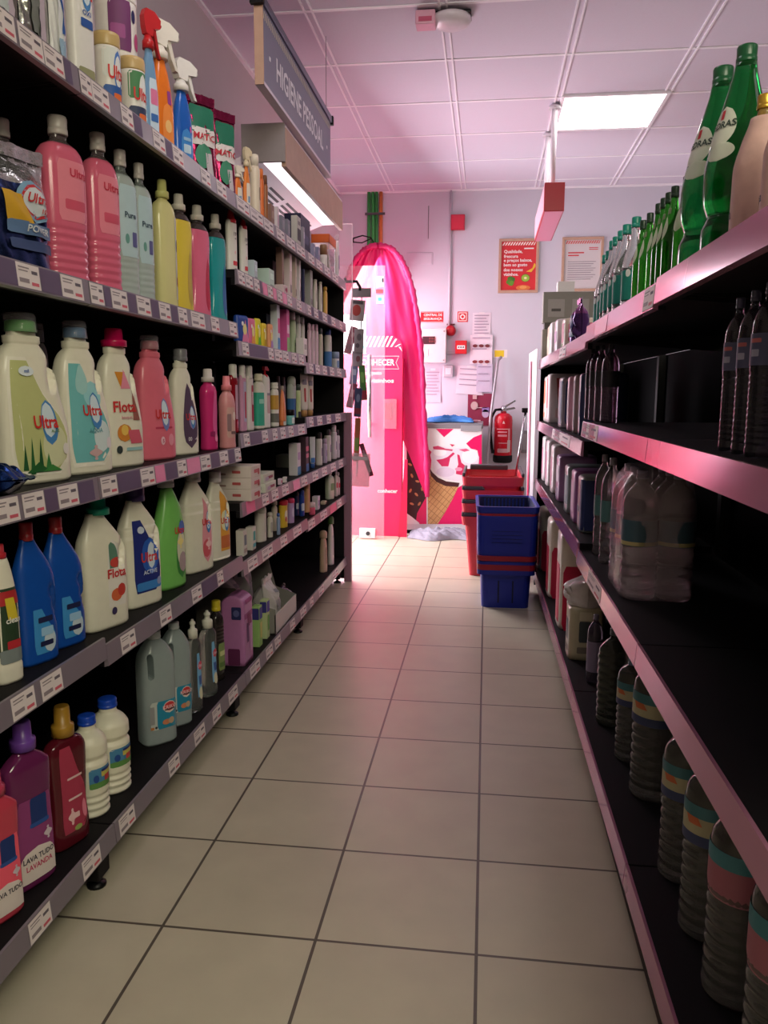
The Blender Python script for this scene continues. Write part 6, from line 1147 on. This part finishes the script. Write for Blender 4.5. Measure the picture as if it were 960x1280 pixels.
br.inputs['Color1'].default_value = (.56, .30, .12, 1); br.inputs['Color2'].default_value = (.62, .36, .15, 1); br.inputs['Mortar'].default_value = (.30, .13, .05, 1)
nt.links.new(br.outputs['Color'], b_.inputs['Base Color'])
mb = MB(); fpoly(mb, [(105, 215), (393, 215), (393, 748), (105, 748)], .001, WHT)
fpoly(mb, [(105, 345), (128, 365), (120, 460), (105, 480)], .0015, HOT); fpoly(mb, [(148, 240), (243, 240), (192, 284)], .0015, HOT)
fpoly(mb, [(393, 268), (350, 285), (310, 318), (335, 345), (370, 355), (380, 400), (375, 470), (393, 490)], .0015, HOT)
fpoly(mb, [(393, 470), (360, 500), (262, 556), (150, 748), (393, 748)], .0018, HOT)
fpoly(mb, [(105, 452), (130, 500), (180, 528), (268, 548), (240, 610), (195, 690), (158, 748), (105, 748)], .0022, wf)
fpoly(mb, [(112, 440), (128, 470), (160, 500), (205, 520), (275, 528), (268, 550), (200, 545), (150, 522), (122, 490)], .0026, CHOC)
fpoly(mb, [(118, 380), (130, 350), (170, 330), (240, 345), (300, 340), (360, 350), (380, 390), (372, 450), (330, 495), (262, 520), (190, 505), (140, 470)], .003, mat((232, 224, 236), rough=.35))
for pts, c in (([(150, 405), (185, 400), (210, 390), (240, 365), (250, 372), (225, 395), (215, 440), (180, 440)], (206, 40, 96)), ([(262, 375), (275, 380), (285, 420), (310, 440), (325, 475), (290, 488), (255, 480), (258, 455), (268, 430)], (206, 36, 90)), ([(132, 335), (160, 330), (200, 345), (240, 350), (235, 358), (190, 352), (150, 350), (135, 348)], (200, 60, 100)), ([(222, 320), (250, 325), (235, 335)], (200, 60, 100)), ([(270, 350), (310, 345), (330, 355), (300, 362)], (214, 90, 130))):
    fpoly(mb, pts, .0034, PAPER(*c))
for (cx_, cy_), (rx, ry), c in (((330, 385), (44, 40), (244, 242, 246)), ((200, 470), (50, 26), (222, 206, 226)), ((170, 365), (36, 20), (244, 242, 246)), ((270, 455), (20, 10), (232, 150, 180))):
    fpoly(mb, [(cx_+rx*math.cos(2*PI*i/18), cy_+ry*math.sin(2*PI*i/18)) for i in range(18)], .0032 if c[1] > 180 else .0038, PAPER(*c))
mb.build('front_print', t, 'ice cream cone print')
mb = MB(); fpoly(mb, [(-8, 215), (98, 215), (98, 748), (-8, 748)], .001, mat((60, 30, 36), rough=.4, noise=.2)); fpoly(mb, [(98, 600), (98, 748), (40, 748), (48, 690)], .0014, HOT); fpoly(mb, [(-8, 690), (20, 710), (60, 742), (60, 748), (-8, 748)], .0018, WHT)
for cx_, cy_, an in ((10, 430, .5), (20, 490, 1.2), (50, 520, .3), (12, 570, 2.), (44, 590, .8), (75, 560, 1.6), (20, 640, .4), (66, 480, .9), (60, 640, 2.2)):
    fpoly(mb, [(cx_+12*math.cos(a)*math.cos(an)-6*math.sin(a)*math.sin(an), cy_+12*math.cos(a)*math.sin(an)+6*math.sin(a)*math.cos(an)) for a in [2*PI*i/12 for i in range(12)]], .0018, PAPER(190, 130, 90))
mb.build('front_print', t, 'dark chocolate and almond print')
# blue cloth on the freezer, grey cloth on the floor
def cloth(name, label, x0, x1, y0, y1, z, hmax, mt, seed, n=40, cat='cloth'):
    rr = random.Random(seed); k = [(rr.uniform(6, 34), rr.uniform(6, 34), rr.uniform(0, 6)) for _ in range(7)]; vs = []
    for j in range(n+1):
        for i in range(n+1):
            u, v = i/n*2-1, j/n*2-1; e = max(0, 1-abs(u)**2.5)*max(0, 1-abs(v)**2.5); f = sum(abs(math.sin(a*u*.5+b*v*.5+c)) for a, b, c in k)/7
            vs.append((x0+(x1-x0)*(i/n)+.02*math.sin(5*v+k[0][2])*e, y0+(y1-y0)*j/n+.05*math.sin(4*u+k[1][2]), z+.003+hmax*e**.5*f))
    mb = MB(); mb.add(vs, [(j*(n+1)+i, j*(n+1)+i+1, (j+1)*(n+1)+i+1, (j+1)*(n+1)+i) for j in range(n) for i in range(n)], mt)
    tag(mb.build(name), label, cat)
cloth('blue_cloth', 'crumpled blue cloth lying on top of the freezer', -.5, -.1, 6.45, 6.75, .906, .06, mat((50, 110, 180), rough=.8, noise=.15), 3)
cloth('floor_cloth', 'crumpled grey cloth lying on the floor before the freezer', -.6, -.1, 6.12, 6.37, .0, .095, mat((150, 146, 160), rough=.85, noise=.15), 5)
# ------------------------------------------------------------------ pink fabric arch
AY = 6.33
t = thing('fabric_arch', 'tall pink fabric covered oval arch with ruffled rim before the back wall', 'display', (0, 0, 0))
rs = [(a, b) for a, b in (aty(px, py, AY) for px, py in ((473, 307), (481, 307.8), (488, 310.5), (496, 317.5), (505, 331), (514, 356), (522, 400), (527, 450), (530, 520), (534, 600), (534, 621)))]
cxA = rs[0][0]; hz = sorted([(z, x-cxA) for x, z in rs]); zs_, hw_ = [q[0] for q in hz], [q[1] for q in hz]
PF = mat((226, 34, 112), rough=.36, noise=.06, nscale=8.); PFR = mat((222, 40, 112), rough=.42, noise=.1)
def ah(z): return max(.002, pchip(zs_, hw_, z))
nu, nv = 48, 60; vs = []
for j in range(nv+1):
    for i in range(nu+1):
        u = -1+2*i/nu; zb_ = zs_[0]+max(0., (.96-u))*1.05; zb_ = min(zb_, 1.0); z = zs_[-1]-.002-(zs_[-1]-.002-zb_)*(j/nv)**1.25
        f = .009*math.sin(7*u+4.5*z)*min(1, j/12)+.006*math.sin(13*u-4*z+1)*min(1, j/10)+.003*math.sin(25*u+9*z)
        vs.append((cxA+u*ah(z), AY+f+.02*u*u, z))
mb = MB(); mb.add(vs, [(j*(nu+1)+i, (j+1)*(nu+1)+i, (j+1)*(nu+1)+i+1, j*(nu+1)+i+1) for j in range(nv) for i in range(nu)], PF); mb.build('fabric', t)
pts, rr_ = [], []
for s in (-1, 1):
    seg = []
    for k in range(70):
        z = zs_[-1]-(zs_[-1]-(zs_[0] if s > 0 else 1.0))*((k/69)**2)
        seg.append((cxA+s*ah(z), AY-.008+.006*math.sin(k*2.7), z))
    pts = seg[::-1]+pts if s < 0 else pts+seg
mb = MB(); mb.tube(pts, .02, PFR, 8, [.022+.004*math.sin(k*2.3)+.003*math.sin(k*.9) for k in range(len(pts))]); mb.build('ruffled_rim', t)
mb = MB()
for s in (-.8, -.2): mb.tube([(cxA+s*.4, AY+.018, 1.2), (cxA+s*.4, AY+.018, 0)], .008, GREYP)
mb.build('stand_leg', t)
# ------------------------------------------------------------------ promotional display stand
DY = 6.25
t = thing('display_stand', 'tall pink cardboard promotion stand with white striped rounded header', 'display', (-.887, DY, 0)); hw = .23; HR = P(228, 44, 100, rough=.4)
out = [(-hw, 0), (hw, 0), (hw, 1.48)]+[(hw-.09+.09*math.cos(a), 1.482+.09*math.sin(a)) for a in [PI/2*i/8 for i in range(9)]]+[(-hw, 1.572)]
MB().prism(out, 0, .03, HR).build('panel', t)
mb = MB(); x = -hw
while x < hw-.03:
    xe = x+.016; top = 1.572 if x < hw-.12 else 1.572-max(0, (x+.055-(hw-.09)))**2/.12*1.1
    mb.add([(x, -.001, 1.49), (xe, -.001, 1.49), (min(hw, xe+.04), -.001, top), (min(hw, x+.04), -.001, top)], [(0, 1, 2, 3)], PW, False); x += .033
mb.build('striped_header', t)
mb = MB(); text_on(mb, 'CONHECER', lambda a, b: (.02+a, -.0015, 1.372+b), .05, PW, .3); text_on(mb, 'ao gosto', lambda a, b: (.0+a, -.0015, 1.285+b), .034, PW); text_on(mb, 'dos vizinhos', lambda a, b: (.02+a, -.0015, 1.232+b), .034, PW, .29); text_on(mb, 'conhecer', lambda a, b: (.12+a, -.0015, .365+b), .032, PW, .16)
for q in ((-.18, .205, 1.418, 1.421), (-.18, .205, 1.32, 1.323)): mb.box(q[0], q[1], -.0015, -.0005, q[2], q[3], PW)
mb.add([(.205, -.0012, 1.421), (.202, -.0012, 1.418), (.178, -.0012, 1.37), (.182, -.0012, 1.37)], [(0, 1, 2, 3)], PW, False); mb.add([(.205, -.0012, 1.32), (.202, -.0012, 1.323), (.178, -.0012, 1.37), (.182, -.0012, 1.37)], [(0, 1, 2, 3)], PW, False); mb.build('lettering', t)
mb = MB().box(.09, .19, -.03, -.0, .86, 1.09, mat((250, 200, 215), rough=.08, alpha=.3, noise=0.)); o = mb.build('leaflet_holder', t); MB().box(.1, .15, -.02, -.012, .93, 1.06, P(190, 24, 50)).build('leaflet', o)
MB().prism([(hw-.02, 0), (hw+.05, 0), (hw+.05, .62), (hw+.03, .62)], -.03, -.024, P(214, 36, 80), 'xz').build('strut', t)
MB().box(hw, hw+.004, .0, .08, 0, 1.4, P(206, 30, 70)).build('side_flap', t)
# ------------------------------------------------------------------ shopping baskets
def tray_mesh(mb, b0, b1, z0, z1, mt, th=.005, floor=True):
    """open tapered box: b = (x0,x1,y0,y1) at bottom / top, rounded corners"""
    def ring(b, ins, z, r=.035, k=4):
        x0, x1, y0, y1 = b[0]+ins, b[1]-ins, b[2]+ins, b[3]-ins; out = []
        for cx, cy, a0 in ((x1-r, y1-r, 0), (x0+r, y1-r, PI/2), (x0+r, y0+r, PI), (x1-r, y0+r, 1.5*PI)):
            for q in range(k+1): a = a0+PI/2*q/k; out.append((cx+r*math.cos(a), cy+r*math.sin(a), z))
        return out
    R = [ring(b0, 0, z0), ring(b1, 0, z1), ring(b1, th, z1), ring(b0, th, z0+th)]; n = len(R[0]); vs = [p for r in R for p in r]
    fs = [(j*n+i, j*n+(i+1) % n, (j+1)*n+(i+1) % n, (j+1)*n+i) for j in range(3) for i in range(n)]
    if floor: fs += [tuple(reversed(range(n))), tuple(range(3*n, 4*n))]
    else: fs += [(3*n+i, 3*n+(i+1) % n, (i+1) % n, i) for i in range(n)]
    mb.add(vs, fs, mt, False); return mb
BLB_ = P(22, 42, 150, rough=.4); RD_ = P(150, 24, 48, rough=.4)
def slots(mb, b, z0, z1, n, mt, t0=.0012):
    x0, x1, y0, y1 = b
    for k in range(n):
        u = (k+.5)/n; xx = x0+.05+(x1-x0-.1)*u
        mb.box(xx-.004, xx+.004, y0-t0, y0+t0, z0, z1, mt)
for k in range(2):
    z0 = .0 if k == 0 else .2
    t = thing('shopping_basket', ('lower blue shopping basket with red bands nested under the other', 'upper blue shopping basket with red band and open top')[k], 'basket', (.118, 4.38, z0))
    t.rotation_euler = (0, 0, .02)
    bb, bt = (-.125, .125, -.195, .195), (-.142, .142, -.227, .227)
    if k == 0:
        mb = MB(); tray_mesh(mb, bb, (-.132, .132, -.207, .207), 0, .188, BLB_); mb.build('tub', t); mb = MB(); slots(mb, (bb[0], bb[1], -.204, .204), .03, .15, 2, mat((12, 20, 60), rough=.5)); mb.build('slots', t)
        mb = MB(); tray_mesh(mb, (-.152, .152, -.232, .232), (-.154, .154, -.236, .236), .186, .258, BLB_, .02, False); mb.build('collar', t)
        mb = MB(); tray_mesh(mb, (-.1535, .1535, -.2345, .2345), (-.1545, .1545, -.2365, .2365), .212, .242, RD_, .006, False); mb.build('handle', t, 'red handle folded along the rim')
    else:
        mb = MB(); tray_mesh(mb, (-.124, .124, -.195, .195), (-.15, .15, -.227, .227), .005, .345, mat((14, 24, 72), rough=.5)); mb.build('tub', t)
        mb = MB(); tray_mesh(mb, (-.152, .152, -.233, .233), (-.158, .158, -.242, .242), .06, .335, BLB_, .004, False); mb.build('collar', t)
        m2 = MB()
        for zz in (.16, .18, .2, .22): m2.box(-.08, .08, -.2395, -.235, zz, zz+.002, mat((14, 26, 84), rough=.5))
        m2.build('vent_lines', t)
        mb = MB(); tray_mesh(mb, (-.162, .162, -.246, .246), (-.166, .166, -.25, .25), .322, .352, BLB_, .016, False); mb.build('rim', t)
        for za, zb2 in ((.062, .09), (.284, .315)):
            mb = MB(); tray_mesh(mb, (-.155, .155, -.238, .238), (-.158, .158, -.243, .243), za, zb2, RD_, .006, False); mb.build('handle', t, 'red handle folded along the rim')
        m2 = MB()
        for i in range(12): m2.box(-.11+.02*i-.004, -.11+.02*i+.004, .216, .2235, .26, .335, P(30, 56, 150))
        m2.build('slots', t)
RB_ = P(216, 58, 72, rough=.4); HD = mat((70, 66, 70), rough=.4)
for k in range(4):
    t = thing('shopping_basket', ('bottom', 'third from top', 'second from top', 'top')[k]+' red shopping basket with dark grey handle in the nested stack', 'basket', (.05, 5.13, .082*k), 0, 'nested red baskets')
    mb = MB(); tray_mesh(mb, (-.135, .135, -.2, .2), (-.165, .165, -.25, .25), .006 if k else 0, .33, RB_); mb.build('tub', t)
    mb = MB(); tray_mesh(mb, (-.183, .183, -.268, .268), (-.19, .19, -.276, .276), .33, .385, RB_, .012, False); mb.build('rim', t)
    mb = MB(); mb.box(-.188, -.170, -.268, .268, .386, .409, HD, .006); mb.box(.170, .188, -.268, .268, .386, .409, HD, .006)
    if k == 3: mb.box(-.15, .1, .2, .25, .386, .42, HD, .008)
    else: mb.box(-.17, -.06, -.272, -.256, .386, .409, HD, .006); mb.box(-.188, -.05, -.27, -.25, .386, .4, HD, .004)
    mb.build('handle', t, 'dark grey handle')
    if k == 3:
        a, b = aty(657, 514, 5.3), aty(645, 578, 5.22)
        mb = MB(); mb.tube([(b[0]-.05, .08, .36), (a[0]-.05, .16, a[1]-.246)], .008, CHROME); o = mb.build('pull_handle', t, 'long pull handle')
        m2 = MB(); m2.box(a[0]-.075, a[0]-.025, .145, .175, a[1]-.255, a[1]-.225, BLACK, .006); m2.build('grip', o)
# ------------------------------------------------------------------ repeats of a kind share a group
kin = {}
for o in COL.objects:
    if o.parent is None and 'label' in o and 'group' not in o:
        kin.setdefault((o.name.split('.')[0], 'left' if 'L' in ('L' if o.location.x < -.5 and o.location.y < 4.7 else '') else 'right' if o.location.x > .25 and o.location.y < 4.7 else 'back'), []).append(o)
for (nm, where), os_ in kin.items():
    if len(os_) > 1:
        pl = nm.replace('_', ' '); pl = pl+'es' if pl.endswith(('x', 'sh', 'ch')) else pl+'s'
        for o in os_: o['group'] = pl+{'left': ' on the left shelves', 'right': ' on the right shelves', 'back': ' at the far end'}[where]
# ------------------------------------------------------------------ light
def area(name, loc, target, sx, sy, col, e, spread=180):
    l = bpy.data.lights.new(name, 'AREA'); l.shape = 'RECTANGLE'; l.size, l.size_y = sx, sy; l.energy = e; l.color = col; l.spread = math.radians(spread)
    o = bpy.data.objects.new(name, l); COL.objects.link(o); o.location = loc
    o.rotation_euler = (Vector(target)-Vector(loc)).to_track_quat('-Z', 'Y').to_euler(); return o
area('daylight_entrance', (-1.42, 5.95, 1.25), (.7, 5.6, .1), 1.9, 2.1, (1., .95, .99), 135)
area('daylight_pink', (-1.42, 5.9, .9), (.8, 4.6, 1.9), 1.9, 1.5, (1., .42, .78), 15)  # added pink fill for ceiling and right strips, no real pink daylight
area('aisle_lamp', (-.25, 1.9, 2.8), (.35, 5., .8), .6, .6, (1., .93, .96), 13)  # added fill brightening the far pack sides, no lit fitting here
area('shop_lamps', (.85, -.75, 2.75), (-.5, 1.3, .8), 1.4, 1.2, (1., .95, .71), 76)
wd = bpy.data.worlds.new('daylight'); bpy.context.scene.world = wd; wd.use_nodes = True
bg = wd.node_tree.nodes['Background']; sk = wd.node_tree.nodes.new('ShaderNodeTexSky'); sk.sky_type = 'HOSEK_WILKIE'; sk.sun_direction = (-.5, .3, .8); sk.turbidity = 4
wd.node_tree.links.new(sk.outputs[0], bg.inputs['Color']); bg.inputs['Strength'].default_value = .6
# ------------------------------------------------------------------ camera
cam = bpy.data.cameras.new('camera'); co = bpy.data.objects.new('camera', cam); COL.objects.link(co)
cam.sensor_fit = 'VERTICAL'; cam.sensor_height = 24.; cam.lens = F/1280*24.; cam.clip_start = .05; cam.clip_end = 100
fw = Vector((-_s*_cp, _c*_cp, -_sp)); up = Vector((-_s*_sp, _c*_sp, _cp)); rt = Vector((_c, _s, 0))
r2, u2 = rt*_cr-up*(-_sr)*-1 if False else rt*_cr-up*_sr*-1*-1, None
r2 = rt*_cr-up*_sr*-1*(-1) if False else (rt*_cr+up*(_sr)); u2 = up*_cr-rt*_sr
co.matrix_world = Matrix(((r2.x, u2.x, -fw.x, 0), (r2.y, u2.y, -fw.y, 0), (r2.z, u2.z, -fw.z, CH), (0, 0, 0, 1)))
sc = bpy.context.scene; sc.camera = co
sc.view_settings.view_transform = 'Standard'; sc.view_settings.look = 'None'; sc.view_settings.exposure = 0.
